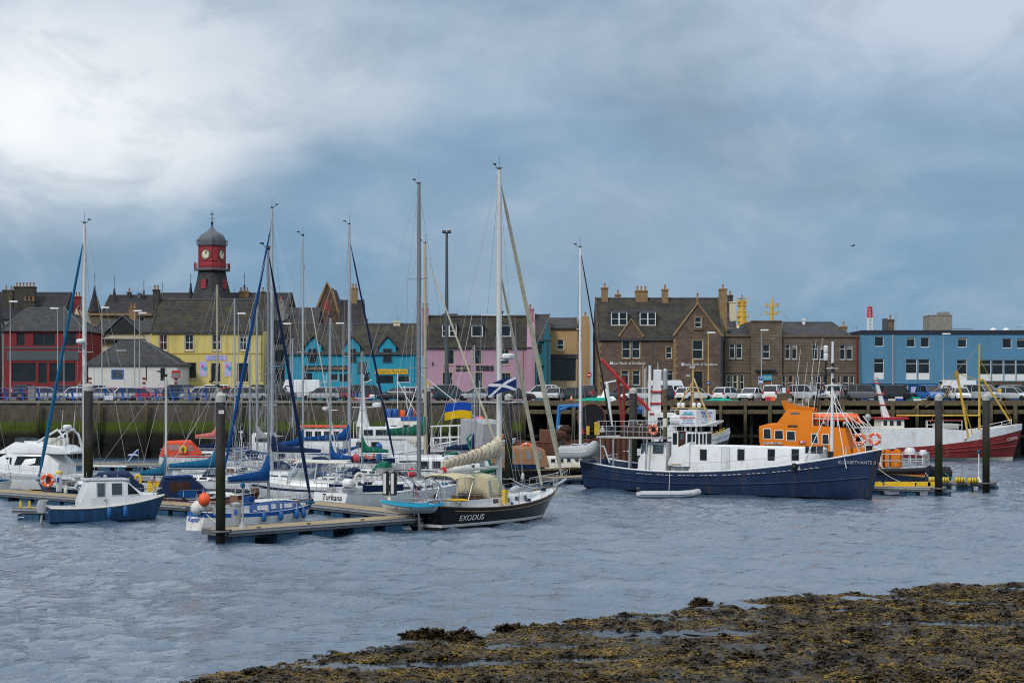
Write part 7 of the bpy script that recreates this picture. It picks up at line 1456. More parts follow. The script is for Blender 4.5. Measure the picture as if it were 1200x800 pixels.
mb=MB();[mb.lathe([(.12,0),(.2,.2),(.16,.45),(.08,.5)],(TW(px_,0,-2.6)[0],-2.4,h.sheer(TW(px_,0,-2.6)[0])-.4),8)for px_ in(861,929,760)];mb.build('bollard','iron_black',g)
mb=MB();mb.ball((-L/2+.55,-1.75,2.0),(.6,.35,.33),12);f_=mb.build('stern_fender','trawler_blue',g,True)
inflatable('inflatable_dinghy',(XA(784,126.4),126.4,-.04),R(-4),5.1,1.75,'long white inflatable dinghy floating along the side of the blue trawler','rib_grey','blue_stripe');
rope([on_boat(g,(TW(784,0,-3.2)[0],-3.1,1.7)),(XA(784,126.6),126.6,.5)],'thin line dropping from the blue trawler to the white inflatable',r_=.018,sag=0)
rib=inflatable('rigid_inflatable',(XA(679,137.5),137.5,2.55),R(-28),3.5,2.2,'grey inflatable tender slung at the stern of the blue trawler','rib_grey','grey_gel',motor=True);rib.scale=(1,1,1.75)
mb=MB();
for y in(-.8,.8):mb.tube([(-L/2+1.1,y,2.1),(-L/2+.5,y,3.5),(-L/2-1.6,y,3.7),(-L/2-2.0,y,3.55)],.07,6)
mb.build('stern_davit','alu',g)
# ------------------------------------------------------------------ the orange lifeboat
loc,rz=(26.8,140.0,0),R(160)
LB=lambda px_,py,yo=2.0:on_plane(px_,py,loc,rz,yo)
g=thing('lifeboat','lifeboat with a bright orange cabin and navy hull behind the blue trawler','lifeboat',loc,rz);lboat=g
L=17.8;h=Hull(L,5.6,1.95,1.9,3.0,tw=.86,rake=1.6,flare=.16,fine=1.8,full=.45);h.build(g,['navy','waterline_white','antifoul_red','rubber'],boot=.12,stripe=.80);h.deck(g,'grey_gel',.03)
mb=MB()
for sg in(1,-1):mb.tube([(x,sg*(h.hb(x)+.05),h.sheer(x)-.22)for x in np.linspace(-L/2,L/2-.3,20)],.22,8)
mb.build('rubber_belting','rubber',g,True)
mb=MB();x0_,x1_=-L/2+.03,-L/2+3.2
for z0_,z1_,k in((1.28,1.40,0),(1.12,1.27,1)):mb.loft([[(x,h.hb(x)*.965+.06,z+.22*(1-q))for z in(z0_,z1_)]+[(x,h.hb(x)*.965+.03,z+.22*(1-q))for z in(z1_,z0_)]for q,x in((0,x1_),(.5,lerp(x1_,x0_,.5)),(1,x0_))],k)
mb.build('hull_stripe',['flag_red','gold'],g)
zr=LB(950,497)[1];xa_,xb_=LB(998,0)[0],LB(892,0)[0]
st=House([(xa_,2.05,1.9,1.75,LB(998,531)[1]),(LB(990,0)[0],2.05,1.75,1.75,LB(990,502.5)[1]),(LB(949,0)[0],2.1,1.8,1.75,LB(949,498.5)[1]),(LB(909,0)[0],2.1,1.8,1.75,LB(909,496)[1]),(LB(897,0)[0],2.0,1.75,1.75,LB(897,497)[1]),(LB(889,0)[0],1.7,1.75,LB(889,517)[1],LB(887,499)[1])])
cb=st.build('cabin','lifeboat_orange',g,.05,.14)
for a,c,py0,py1 in((894.5,903,502.5,513.5),(908,917.5,504.5,514),(922,931.5,505.5,515.5),(951,958.2,508.5,519),(963.6,971,509,520)):
 x0_,x1_=sorted((LB(a,0)[0],LB(c,0)[0]));st.windows(cb,[(x0_,x1_,LB(a,py1)[1],LB(a,py0)[1],.06,.0)],'glass_dark',(1,-1),'frame_white')
mb=MB();xw,zw0,zw1=LB(888,0)[0],LB(889,514)[1],LB(889,502)[1];[mb.add([(xw+.04,y-.42,zw0),(xw+.04,y+.42,zw0),(xw+.10,y+.42,zw1),(xw+.10,y-.42,zw1),(xw-.1,y-.42,zw0),(xw-.1,y+.42,zw0),(xw-.05,y+.42,zw1),(xw-.05,y-.42,zw1)],[(0,1,2,3),(4,5,6,7),(0,1,5,4),(1,2,6,5),(2,3,7,6),(3,0,4,7)])for y in(-1.1,0,1.1)];mb.build('windscreen','glass_dark',cb)
up=House([(LB(952,0,1.5)[0],1.75,1.45,LB(952,500,1.5)[1],LB(950,481.5,1.5)[1]),(LB(923,0,1.5)[0],1.75,1.4,LB(923,499,1.5)[1],LB(921,478.5,1.5)[1]),(LB(911,0,1.5)[0],1.7,1.5,LB(911,498,1.5)[1],LB(911,494.5,1.5)[1])]);ub=up.build('flying_bridge','lifeboat_orange',g,.02,.1)
for a,c,py in((926,936.5,484),(923.5,935,499)):
 x0_,x1_=sorted((LB(a,0,1.6)[0],LB(c,0,1.6)[0]));hh=up if py<490 else st;hh.windows(ub,[(x0_,x1_,LB(a,py+1.2,1.6)[1],LB(a,py-1.2,1.6)[1])],'black',(1,-1),None,'vent_slot')
zt=LB(935,479.5,1.4)[1];xa_,xb_=LB(920,0,1.4)[0],LB(951,0,1.4)[0]
mb=MB();mb.prism([(xa_+.1,-1.35,zt-.05),(xa_+.35,-1.3,zt+.75),(xa_+.2,-1.3,zt+.78),(xa_-.3,-1.3,zt-.05)],(0,2.6,0));mb.loft([[(lerp(xa_,xb_,t),y+o,z)for o in(-.03,.03)for z in((zt-.1,zt+.45*(1-t)+.1)if o<0 else(zt+.45*(1-t)+.1,zt-.1))]for t in(0,.5,1)for y in(1.35,)]);mb.loft([[(lerp(xa_,xb_,t),y+o,z)for o in(-.03,.03)for z in((zt-.1,zt+.45*(1-t)+.1)if o<0 else(zt+.45*(1-t)+.1,zt-.1))]for t in(0,.5,1)for y in(-1.35,)]);mb.build('bridge_coaming','lifeboat_orange',ub)
mb=MB();[mb.obox((lerp(xa_,xb_,t),y,zt+.25),(.5,.5,.5))for t,y in((.45,.6),(.45,-.6))];[mb.lathe([(.14,0),(.2,.12),(.2,.3),(.08,.38)],(lerp(xa_,xb_,t),y,zt+.55),8)for t,y in((.15,.9),(.8,.9))];mb.build('bridge_seat','grey_plastic',ub)
mb=MB()
for y in(-.75,.75):mb.tube([(xb_-.2,y,zt-.1),(xb_-.5,y,zt+2.1),(xb_-1.5,y,zt+2.1),(xb_-1.7,y,zt-.6)],.05,6);mb.tube([(xb_-.35,y,zt+1.0),(xb_-1.6,y,zt+1.0)],.04,5)
for z in(2.1,1.4):mb.tube([(xb_-.5,-.75,zt+z),(xb_-.5,.75,zt+z)],.04,5);mb.tube([(xb_-1.5,-.75,zt+z),(xb_-1.5,.75,zt+z)],.04,5)
mb.tube([(xb_-1.0,0,zt+2.1),(xb_-1.0,0,zt+4.2)],.09,6);mb.box(xb_-1.35,xb_-.6,-.5,.5,zt+2.9,zt+3.0);mb.box(xb_-1.2,xb_-.75,-.3,.3,zt+3.4,zt+3.5);am=mb.build('aerial_mast','iron_black',g);mb=MB();mb.lathe([(.15,zt+4.2),(.2,zt+4.3),(.2,zt+4.75),(.1,zt+4.85)],(xb_-1.0,0,0),10);mb.lathe([(.15,zt+4.9),(.2,zt+5),(.2,zt+5.4),(.1,zt+5.5)],(xb_-1.0,0,0),10);mb.build('mast_lamp','frame_white',am,True)
mb=MB();[mb.tube([(lerp(xa_,xb_,t),y,zt),(lerp(xa_,xb_,t)-ln*.12,y,zt+ln)],[.03,.012],5)for t,y,ln in((.3,1.2,5.2),(.62,1.2,4.0),(.85,1.25,6.0),(.9,-1.2,6.2))];mb.build('whip_aerial','frame_white',g)
# orange inflatable boat on the cabin roof
xm_=LB(978,0,.4)[0];zz=LB(978,495.5,.4)[1];oi=thing('rescue_dinghy','bright orange inflatable rescue boat carried on the lifeboat cabin roof','dinghy',on_boat(g,(xm_,.3,zz)),rz);hl=abs(LB(950,0,.4)[0]-LB(1004,0,.4)[0])/2
mb=MB();[mb.tube([(-hl,s__*.62,.42),(-hl+.4,s__*.62,.45),(hl*.6,s__*.6,.5),(hl*.92,s__*.3,.56),(hl,0,.58)],[.2,.34,.34,.3,.26],10)for s__ in(-1,1)];mb.build('tube','inflatable_orange',oi,True);mb=MB();mb.prism([(-hl+.2,-.6,.7),(hl*.5,-.6,.78),(hl*.5,-.6,.3),(-hl+.2,-.6,.3)],(0,1.2,0));mb.prism([(-hl-.35,-.5,.0),(-hl+.1,-.5,.85),(-hl+.45,-.5,.8),(-hl+.1,-.5,-.05)],(0,1.0,0));mb.build('cover','inflatable_orange',oi);mb=MB();[mb.box(x-.06,x+.06,-.9,.9,-.06,.12)for x in(-hl*.5,hl*.4)];mb.build('cradle','white_paint',oi)
mb=MB();z0_,z1_=LB(960,497)[1],LB(960,484)[1];xs_=[LB(p,0,1.9)[0]for p in(952,960,970,981,992)]
for sg in(1,-1):
 for x in xs_:mb.tube([(x,sg*1.72,z0_-.2),(x,sg*1.72,z1_)],.035,5)
 for f in(1,.5):mb.tube([(xs_[0],sg*1.72,lerp(z0_,z1_,f)),(xs_[-1],sg*1.72,lerp(z0_,z1_,f)),(LB(1003,0,1.9)[0],sg*1.72,lerp(z0_,z1_,f)-1.3)],.035,5)
for sg in(1,-1):
 for px0_,px1_ in((996,1014),(1004,1016)):mb.tube([(LB(px0_,0)[0],sg*1.8,LB(px0_,489 if px0_<1000 else 488)[1]),(LB(px1_,0)[0],sg*1.8,LB(px1_,503)[1]),(LB(px1_,0)[0],sg*1.8,LB(px1_,530)[1])],.045,5)
 for x_,t_ in((1016,501),(1032,501)):mb.tube([(LB(x_,0)[0],sg*1.9,2.0),(LB(x_,0)[0],sg*1.9,LB(x_,t_)[1])],.04,5)
 for py in(501,509,518):mb.tube([(LB(1000,0)[0],sg*1.9,LB(1016,py)[1]),(LB(1032,0)[0],sg*1.9,LB(1032,py)[1])],.035,5)
mb.build('roof_rail','frame_white',g)
ad_=House([(LB(1034,0)[0],1.8,1.7,1.9,LB(1034,529)[1]),(LB(999,0)[0],1.95,1.85,1.9,LB(999,525)[1])]);a_=ad_.build('after_cabin','lifeboat_orange',g,.03,.1)
for a,c in((1036,1041.5),(1043,1054)):
 x0_,x1_=sorted((LB(a,0)[0],LB(c,0)[0]));hh=House([(x0_,.8,.7,1.9,LB(1044,529)[1]-.1),(lerp(x0_,x1_,.5),.8,.7,1.9,LB(1044,526)[1]),(x1_,.8,.7,1.9,LB(1044,531)[1])]);o=hh.build('deck_locker','lifeboat_orange',g,.02,.08);o.location=(0,.8,0)
mb=MB();x0_,x1_=LB(1034,0)[0],-L/2+.15
for sg in(1,-1):
 for i in range(7):x=lerp(x0_,x1_,i/6);mb.tube([(x,sg*2.3,1.9),(x,sg*2.3,3.0)],.04,5)
 for z in(2.45,3.0):mb.tube([(x0_,sg*2.3,z),(x1_,sg*2.3,z)],.04,5)
for z in(2.45,3.0):mb.tube([(x1_,-2.3,z),(x1_,2.3,z)],.04,5)
for i in range(1,5):mb.tube([(x1_,-2.3+i*.92,1.9),(x1_,-2.3+i*.92,3.0)],.04,5)
mb.build('deck_rail','alu',g)
mb=MB();x_,z_=LB(1064,528)[0],LB(1064,529)[1];mb.lathe([(.1,-1.0),(.1,-.3),(.42,-.25),(.48,0),(.36,.25),(.05,.3)],(x_,.6,z_),12);mb.lathe([(.1,-1.0),(.1,-.3),(.3,-.25),(.34,0),(.25,.2),(.05,.22)],(x_-1.1,.6,z_-.1),10);mb.build('capstan','white_gel',g,True)
mb=MB();x_=LB(890,0)[0];mb.box(LB(917,0)[0],LB(894,0)[0],2.13,2.16,LB(900,520)[1],LB(900,517.8)[1]);nb_=mb.build('name_board','flag_white',g);x_=LB(905.5,0)[0];text('RESCUE LIFEBOAT',.22,nb_,(x_,2.18,LB(905,518.9)[1]),(R(90),0,R(180)),'shop_sign_black',depth=.004)
mb=MB();
for k,(px_,m_)in enumerate(((937,0),(939.4,1),(942.5,2))):mb.box(LB(px_+1.2,0)[0],LB(px_-1.0,0)[0],2.05,2.12,LB(px_,519)[1],LB(px_,516.3)[1],m_)
mb.build('crest_emblem',['buoy_red','flag_white','balloon_pink'],g)
lifebuoy(on_boat(g,(LB(1007,0,2.3)[0],2.05,LB(1007,515)[1])),rz,'orange lifebuoy on the after rail of the lifeboat nearer the cabin',.42,.11)
lifebuoy(on_boat(g,(LB(1024.5,0,2.3)[0],2.05,LB(1024.5,514)[1])),rz,'orange lifebuoy with a white light case on the aftermost lifeboat rail',.42,.11)
g2=thing('rubber_fender','big black rubber fender between the lifeboat stern and the inner right pile','fender',(XA(1098,140),140,1.15),R(0));mb=MB();mb.lathe([(.3,-1.25),(.62,-1.1),(.66,0),(.62,1.1),(.3,1.25)],n=16);o=mb.build('roll','rubber',g2,True);o.rotation_euler=(0,R(90),0);mb=MB();[mb.torus((0,0,z),.66,.03,'z',14,5)for z in(-.7,0,.7)];o=mb.build('chain','iron_black',g2);o.rotation_euler=(0,R(90),0)
rope([on_boat(lboat,(-L/2+.3,2.2,2.0)),(XA(1092,133.5),133.8,.95)],'pale mooring rope from the lifeboat stern to the outer pontoon',sag=.1);rope([(XA(1107,139),139,1.3),(XA(1135,134.2),134.2,.8)],'teal rope sloping down to the outer pontoon','rope_teal',sag=.35);rope([on_boat(lboat,(-L/2+4,2.5,1.9)),(XA(1070,128.6),128.7,.8)],'white mooring rope from the lifeboat to its pontoon',sag=.25);rope([(XA(1029,124),123.6,1.4),(XA(1074,128),128.2,.8)],'white mooring rope from the blue trawler bow to the lifeboat pontoon',sag=.35)
# ------------------------------------------------------------------ the red and white trawler at right
Yr=197.0;xl,xr=XA(1003,Yr),XA(1197.5,Yr-.0);loc,rz=((xl+xr)/2,Yr,0),0.0;L=xr-xl
RT=lambda px_,py,yo=-2.6:on_plane(px_,py,loc,rz,yo)
g=thing('trawler','red hulled fishing trawler with white bulwarks and yellow gallows at right','fishing boat',loc,rz)
h=Hull(L,6.0,1.55,2.05,3.75,tw=.7,rake=1.3,flare=.12,fine=1.9,full=.4);h.build(g,['hull_red','waterline_white','antifoul_red','hull_red'],boot=.42,stripe=.9);h.deck(g,'deck_grey',.3,.08)
for f in(.42,.66):
 mb=MB()
 for sg in(1,-1):mb.tube([(x-.5*(1-f)*sstep(.72,1,x/L+.5),sg*(h.hb(x)*(1-(.12+.45*sstep(.55,1,x/L+.5))*max(0,1-(lerp(.42,h.sheer(x),f)+.5)/(h.sheer(x)+.5))**1.2)+.02),lerp(.42,h.sheer(x),f))for x in np.linspace(-L/2+.2,L/2-.5,20)],.07,5)
 mb.build('rubbing_strake','hull_red',g,True)
mb=MB();xs_=np.linspace(RT(1131,0)[0],L/2-.02,14)
for sg in(1,-1):mb.loft([[(x+(0 if i else 0),sg*(h.hb(x)+.03),h.sheer(x)-.02),(x+.02,sg*(h.hb(x)+.10),h.sheer(x)+hh),(x+.02,sg*(h.hb(x)+.04),h.sheer(x)+hh),(x,sg*(h.hb(x)-.03),h.sheer(x)-.02)]for i,x in enumerate(xs_)for hh in(lerp(.15,.95,min(1,max(0,(i)/3)))*lerp(1.35,.75,i/13),)])
mb.build('bow_bulwark','white_paint',g)
xa_,xb_=RT(1020,0)[0],RT(1130,0)[0];zt=RT(1080,502)[1]
mb=MB();mb.loft([[(x,-2.75,h.sheer(x)-.2),(x,-2.75,z),(x,2.75,z),(x,2.75,h.sheer(x)-.2)]for x,z in((xa_,zt),(RT(1104,0)[0],zt-.02),(xb_,zt-.2))]);sh=mb.build('shelter_deck','white_paint',g)
mb=MB();[mb.tube([(RT(px_,0)[0],-2.7,zt-.1),(RT(px_,0)[0],-2.7,zt+.95)],.05,5)for px_ in(1085,1086.5,1105,1127)];[mb.tube([(RT(1085,0)[0],-2.7,zt+z),(RT(1128,0)[0],-2.7,zt+z)],.045,5)for z in(.95,.45)];mb.build('deck_rail','buoy_white',sh);mb=MB();mb.tube([(RT(1086,0)[0],-2.72,zt+.98),(RT(1127.5,0)[0],-2.72,zt+.98)],.05,5);mb.build('red_rail','red_paint',sh)
mb=MB();mb.box(RT(1104,0)[0],RT(1126,0)[0],-1.8,1.8,zt-.05,zt+.55);mb.build('net_pound','deck_grey',sh)
wa,wb=RT(1033,0,-2)[0],RT(1060,0,-2)[0];zw=RT(1045,491,-2)[1];wh=House([(wa,1.9,1.85,zt-.1,zw),(wb,1.9,1.8,zt-.1,zw)]);w_=wh.build('wheelhouse','cream_gel',g,.02,.05)
for a,c in((1035.5,1040),(1043,1047.5),(1051,1056.5)):wh.windows(w_,[(RT(a,0,-2)[0],RT(c,0,-2)[0],RT(a,498.5,-2)[1],RT(a,492.8,-2)[1])],'glass_dark',(-1,1),'frame_white')
mb=MB();mb.box(wa-.3,wb+.5,-2.15,2.15,zw+.003,zw+.22);mb.build('wheelhouse_roof','red_paint',w_)
mb=MB();xm_=RT(1039,0,-.5)[0];zm0,zm1=zw+.22,RT(1028,446,-.5)[1];tilt=RT(1027.5,0,-.5)[0]-xm_
mb.loft([[(xm_+tilt*t+a,y,lerp(zm0,zm1,t))for a,y in((-w,-w),(w,-w),(w,w),(-w,w))]for t,w in((0,.42),(.3,.28),(1,.18))]);m_=mb.build('radar_mast','white_paint',g);mb=MB();[mb.box(xm_+tilt*t-.45,xm_+tilt*t+.55,-.4,.4,lerp(zm0,zm1,t),lerp(zm0,zm1,t)+.1)for t in(.02,.33,.62,.93)];mb.build('mast_step','red_paint',m_);mb=MB();mb.lathe([(.3,zm1),(.36,zm1+.1),(.3,zm1+.4),(.1,zm1+.5)],(xm_+tilt,0,0),10);mb.tube([(xm_+tilt-.2,.2,zm1),(xm_+tilt-.2,.2,zm1+1.6)],.03,4);mb.build('radar','lamp_grey',m_,True)
mb=MB();mb.ball((RT(1018,0,-2)[0],-1.5,RT(1018,489,-2)[1]),(.42,.42,.45),12);mb.tube([(RT(1018,0,-2)[0],-1.5,zt),(RT(1018,0,-2)[0],-1.5,RT(1018,492,-2)[1])],.1,6);mb.build('satellite_dome','lamp_grey',g,True)
G=lambda px_,py:(lambda q:(q[0],q[1]))(RT(px_,py,0))
mb=MB()
def gl(pts,r_,y=0.0):mb.tube([(*[G(px_,py)[0]],y,G(px_,py)[1])for px_,py in pts],r_,7)
gl([(1147.6,510),(1147.6,403)],[.17,.09]);gl([(1119,436),(1132.6,515)],.14,-1.0);gl([(1121,438),(1143,515)],.07,.6);gl([(1147,444.5),(1152,444.5),(1184,494)],.13);gl([(1050,486.5),(1147,486.5)],.10,-.3);gl([(1121.5,437),(1148,446)],.05)
mb.build('gallows','gear_yellow',g,True);mb=MB();gl([(1148,420),(1186,492)],.03);gl([(1119,437),(1070,480)],.03);gl([(1119,440),(1090,495)],.03);gl([(1148,405),(1119,437)],.02);gl([(1130,452),(1084,477)],.03);mb.build('stay_wire','gold',g);mb=MB();mb.box(G(1116,0)[0],G(1120,0)[0],-1.2,-.8,G(0,442)[1],G(0,435)[1]);mb.build('block','gold',g)
mb=MB();[mb.tube([(RT(px_,0)[0],-h.hb(RT(px_,0)[0])+.1,h.sheer(RT(px_,0)[0])),(RT(px_,0)[0],-h.hb(RT(px_,0)[0])+.1,h.sheer(RT(px_,0)[0])+1.6)],.05,5)for px_ in(1161,1177,1190)];mb.tube([(RT(px_,0)[0],-h.hb(RT(px_,0)[0])+.1,h.sheer(RT(px_,0)[0])+1.55)for px_ in(1150,1161,1177,1190)],.04,5);mb.tube([(RT(px_,0)[0],-h.hb(RT(px_,0)[0])+.1,h.sheer(RT(px_,0)[0])+1.2)for px_ in(1150,1161,1177,1190)],.03,5);mb.build('bow_rail','frame_white',g)
xn=RT(1187,0,-1.2)[0];text('CORAL',.45,g,(xn,-h.hb(xn)-.06,h.sheer(xn)-.75),(R(90)+.15,R(-14),R(14)),'white_paint')
# ------------------------------------------------------------------ the black yacht
x,y=XA(585,102.2),102.2;rz=math.radians(54.5);L=14.4;xm=.6
loc=(x-math.cos(rz)*xm,y-math.sin(rz)*xm,0);EX=lambda px_,py,yo=-1.8:on_plane(px_,py,loc,rz,yo)
g=thing('sailing_yacht','black hulled cutter yacht lettered EXODUS with cream canvas and a furled cream sail','sailing boat',loc,rz,SAIL_GROUP);exo=g
h=Hull(L,4.2,1.42,1.18,1.95,tw=.66,rake=2.2,srake=.6,flare=.12,fine=1.55);h.build(g,['hull_black','buoy_white','antifoul_dark','hull_black'],boot=.32,stripe=.86,b0=.15);h.deck(g,'white_gel',.05);h.rail(g,'teak',.045,0,.02)
mb=MB()
for sg in(1,-1):mb.tube([(x,sg*(h.hb(x)*.985+.012),h.sheer(x)-.20)for x in np.linspace(-L*.42,L*.42,20)],.018,4)
mb.build('gilt_line','gold',g)
xn=EX(556,0,-2.0)[0];zz=h.sheer(xn)-.58;k=(h.hb(xn+.6)-h.hb(xn-.6))/1.2
text('EXODUS',.46,g,(xn,-h.hb(xn)*.955-.03,zz),(R(90)+.12,0,-math.atan(k)),'white_paint',depth=.008,shear=.25,sx=1.15)
hs=House([(-L*.15,1.42,1.3,1.05,1.72),(0,1.42,1.25,1.05,1.78),(L*.2,1.0,.85,1.1,1.75),(L*.3,.55,.45,1.2,1.6)]);c=hs.build('coachroof','white_gel',g)
hs.windows(c,[(-1.9,-1.35,1.34,1.58),(-.7,-.15,1.34,1.6),(.6,1.1,1.36,1.6),(1.8,2.2,1.4,1.6)],'glass_dark')
mb=MB();mb.box(-L*.15-2.9,-L*.15-.02,-1.3,-1.08,1.1,1.62);mb.box(-L*.15-2.9,-L*.15-.02,1.08,1.3,1.1,1.62);mb.box(-L*.46,-L*.15-2.92,-1.2,1.2,1.1,1.55);cm=mb.build('cockpit_coaming','white_gel',g);mb=MB();mb.box(-L*.15-.5,-L*.15-.02,-.8,.8,1.15,1.9);mb.box(-L*.15-1.6,-L*.15-1.3,-.5,.5,1.15,1.85);mb.build('companionway','teak',g);hs.windows(c,[(-L*.15+.0,-L*.15+1.2,1.78,1.82)],'teak')
mb=MB();mb.box(1.6,2.3,-.4,.4,1.8,1.9);mb.box(3.2,3.8,-.3,.3,1.72,1.82);mb.lathe([(.12,1.75),(.2,1.85),(.26,2.05),(.1,2.15)],(2.9,.3,0),10);mb.lathe([(.12,1.75),(.2,1.85),(.26,2.05),(.1,2.15)],(1.3,-.6,0),10);mb.build('hatch','steel',c,True)
# cream bimini and sprayhood on hoops
def canopy(x0,x1,w,z0,z1,name,drop0,drop1):
 hh=MB();rings=[]
 for x,dz in((x0,drop0),(lerp(x0,x1,.12),.05),(lerp(x0,x1,.5),0),(lerp(x0,x1,.85),.08),(x1,drop1)):rings.append([(x,w*math.cos(a),z1-dz-(1-math.sin(a))*.28)for a in np.linspace(math.pi*.02,math.pi*.98,9)]+[(x,w*.97*math.cos(a),z1-dz-.03-(1-math.sin(a))*.28)for a in np.linspace(math.pi*.98,math.pi*.02,9)])
 hh.loft(rings);o=hh.build(name,'canvas_beige',g,True,60);fr=MB()
 for x in(x0+.1,lerp(x0,x1,.5),x1-.1):
  for sg in(-1,1):fr.tube([(lerp(x,(x0+x1)/2,.7),sg*w*1.0,z0),(x,sg*w*.97,z1-.35)],.025,5)
 fr.build('canopy_frame','steel',o);return o
cz=lambda py:ZA(py,99.5)
uc=EX(526,0,0)[0];canopy(uc-1.0,uc+1.0,1.25,1.6,3.3,'bimini',.12,.10)
uc=EX(566,0,0)[0];sp_=House([(uc-1.1,1.3,1.1,1.68,2.95),(uc-.2,1.3,1.1,1.7,3.05),(uc+.5,1.25,1.0,1.72,2.8),(uc+1.1,1.15,.95,1.72,1.95)]);so_=sp_.build('sprayhood','canvas_beige',g,.12,.3)
sp_.windows(so_,[(uc-1.0,uc+.42,1.9,2.72)],'glass_clear',name='clear_panel');sp_.screen(so_,uc+.5,uc+1.05,2,'glass_clear',name='clear_panel')
# rig
zt=ZA(199,102.2);sail_z=ZA(566,100)
rig(g,h,xm,zt,1.75,.155,'mast_white',None,(.55,.28),'sail_cream',True,wires=True,bow_x=L/2+.5,bow_z=2.35,gens=.15,zfs=zt*.975,spw=1.5)
mb=MB();a,c2=Vector((xm+.1,0,ZA(318,102.2))),Vector((L*.37,0,2.1));mb.tube([a.lerp(c2,t)for t in(0,.05,.5,.9,.97,1)],[.03,.07,.12,.13,.07,.09],8);mb.build('furled_staysail','sail_cream',g,True)
bl=5.6;zb=3.55;mb=MB();mb.tube([(xm-.15,0,zb-.1),(xm-bl-.3,0,zb-.25)],.10,8);mb.lathe([(.13,-.2),(.16,-.05),(.16,.1)],(xm-bl-.35,0,zb-.2),8);bo=mb.build('boom','mast_white',g,True);
rs=random.Random(4);mb=MB();n=26;rings=[]
for i in range(n+1):
 t=i/n;r_=lerp(.62,.26,t**.7)*(1+rs.uniform(-.06,.06));zc=zb+lerp(1.15,.22,t**.75);rings.append([(xm-.12-bl*t,r_*.62*math.cos(q)*(1+rs.uniform(-.1,.1)),zc+r_*math.sin(q)*(1+rs.uniform(-.08,.08))*(1.15 if t<.1 else 1))for q in[2*math.pi*k/12 for k in range(12)]])
mb.loft(rings);fs=mb.build('furled_mainsail','sail_cream',g,True,70);mb=MB()
for i in range(2,n,2):mb.tube([(p[0]-.1*math.sin(k),p[1]*1.04,p[2]+.01)for k,p in enumerate(rings[i]+rings[i][:1])],.017,4)
mb.build('sail_tie','faded_red',fs);mb=MB();mb.lathe([(.2,-.06),(.22,.06)],n=10);o=mb.build('red_ring','red_paint',bo);o.location=(xm-bl-.12,0,zb-.1);o.rotation_euler=(0,R(90),0)
mb=MB();[mb.tube(p,.014,4)for p in([(xm-bl-.3,0,zb-.1),(xm,0,zt*.98)],[(xm-bl*.85,.1,zb-.2),(-L*.40,.2,1.6)],[(xm-bl,0,zb),(-L*.44,-1.0,1.6)])];mb.build('boom_lines','rope_white',g)
rd=MB();zz=ZA(421,102.2);rd.lathe([(.3,zz),(.42,zz+.08),(.42,zz+.26),(.3,zz+.36)],(xm+.1,-.62,0),14);rd.box(xm-.1,xm+.2,-.6,-.1,zz-.08,zz-.003);rd.build('radar','white_gel',g,True)
stanchions(g,h,-L*.4,L*.4,9,.75,inset=.1);pulpit(g,h,True,.85,ln=1.9);pulpit(g,h,False,.85,ln=.9)
mb=MB();xs_=L/2;mb.tube([(xs_-.3,0,1.95),(xs_+1.0,0,2.35)],.09,6);mb.tube([(xs_+.9,0,2.3),(xs_-1.4,0,.2)],.018,4);[mb.tube([(xs_-.2,s__*.35,2.7),(xs_+.95,s__*.15,2.95),(xs_+1.0,0,2.4)],.025,5)for s__ in(-1,1)];mb.build('bowsprit','alu',g)
# stern: solar panel, davits, rudder post, ladder
mb=MB();xsol=EX(475,0,-.2)[0];zs=ZA(548.5,97);mb.obox((xsol,-.6,zs),(1.1,3.2,.06),0,R(5));sl_=mb.build('solar_panel','glass_grey',g);mb=MB();[mb.tube([(-L*.43,y,1.5),(xsol,y,zs-.03)],.03,5)for y in(-1.1,.6)];[mb.tube([(-L*.40,y,2.2),(xsol,y*.4,zs-.03)],.025,5)for y in(-1.1,.6)];mb.build('panel_post','steel',sl_)
mb=MB();[mb.tube([(-L*.45,y,1.3),(-L*.47,y,2.7),(-L/2-.3,y,3.1),(-L/2-1.2,y,2.9)],.045,6)for y in(-1.0,.9)];mb.build('davit','steel',g)
mb=MB();mb.tube([(-L/2-.35,0,1.4),(-L/2-.15,0,-.3)],.06,6);mb.box(-L/2-.3,-L/2+.1,-.05,.05,-.4,.5);[mb.tube([(-L/2-.05,.75+q,.35),(-L/2-.05,.75+q,1.1)],.022,5)for q in(-.25,.25)];[mb.tube([(-L/2-.05,.5,z),(-L/2-.05,1.0,z)],.022,5)for z in(.4,.75,1.1)];mb.build('wind_vane_gear','steel',g)
# clinker dinghy hung on the davits
dl=(EX(0,0)[0],0)
Yd=95.6;dg=thing('rowing_dinghy','white clinker dinghy with a turquoise gunwale hung at the stern of the black yacht','dinghy',(XA(482,Yd),Yd,ZA(601.5,Yd)),R(183));dh_=Hull(3.75,1.55,.62,.56,.82,tw=.62,rake=.35,flare=.25,fine=1.5,n=14)
def lv_build():
 mb=MB();ts=[i/14 for i in range(14)]+[.997];lv=(0.0,.12,.3,.5,.72,.9,1.0)
 for sg in(1,-1):
  rings=[]
  for t in ts:
   x=3.75*(t-.5);b_=dh_.hb(x);zs_=dh_.sheer(x);rings.append([(x-.3*(1-v)*sstep(.6,1,t),sg*b_*math.sin(min(1,v*1.08)*math.pi/2)**.8,(zs_*v)**1.0-.0+.18*sstep(.6,1,t)*(1-v))for v in lv])
  mb.loft(rings,0,False,False,False)
 x=-1.875;b_=dh_.hb(x);zs_=dh_.sheer(x);pr=[(x,b_*math.sin(min(1,v*1.08)*math.pi/2)**.8,zs_*v)for v in lv];mb.poly(pr+[(p[0],-p[1],p[2])for p in reversed(pr[1:])]);return mb
hd=lv_build().build('hull','buoy_white',dg,True,60);mb=MB()
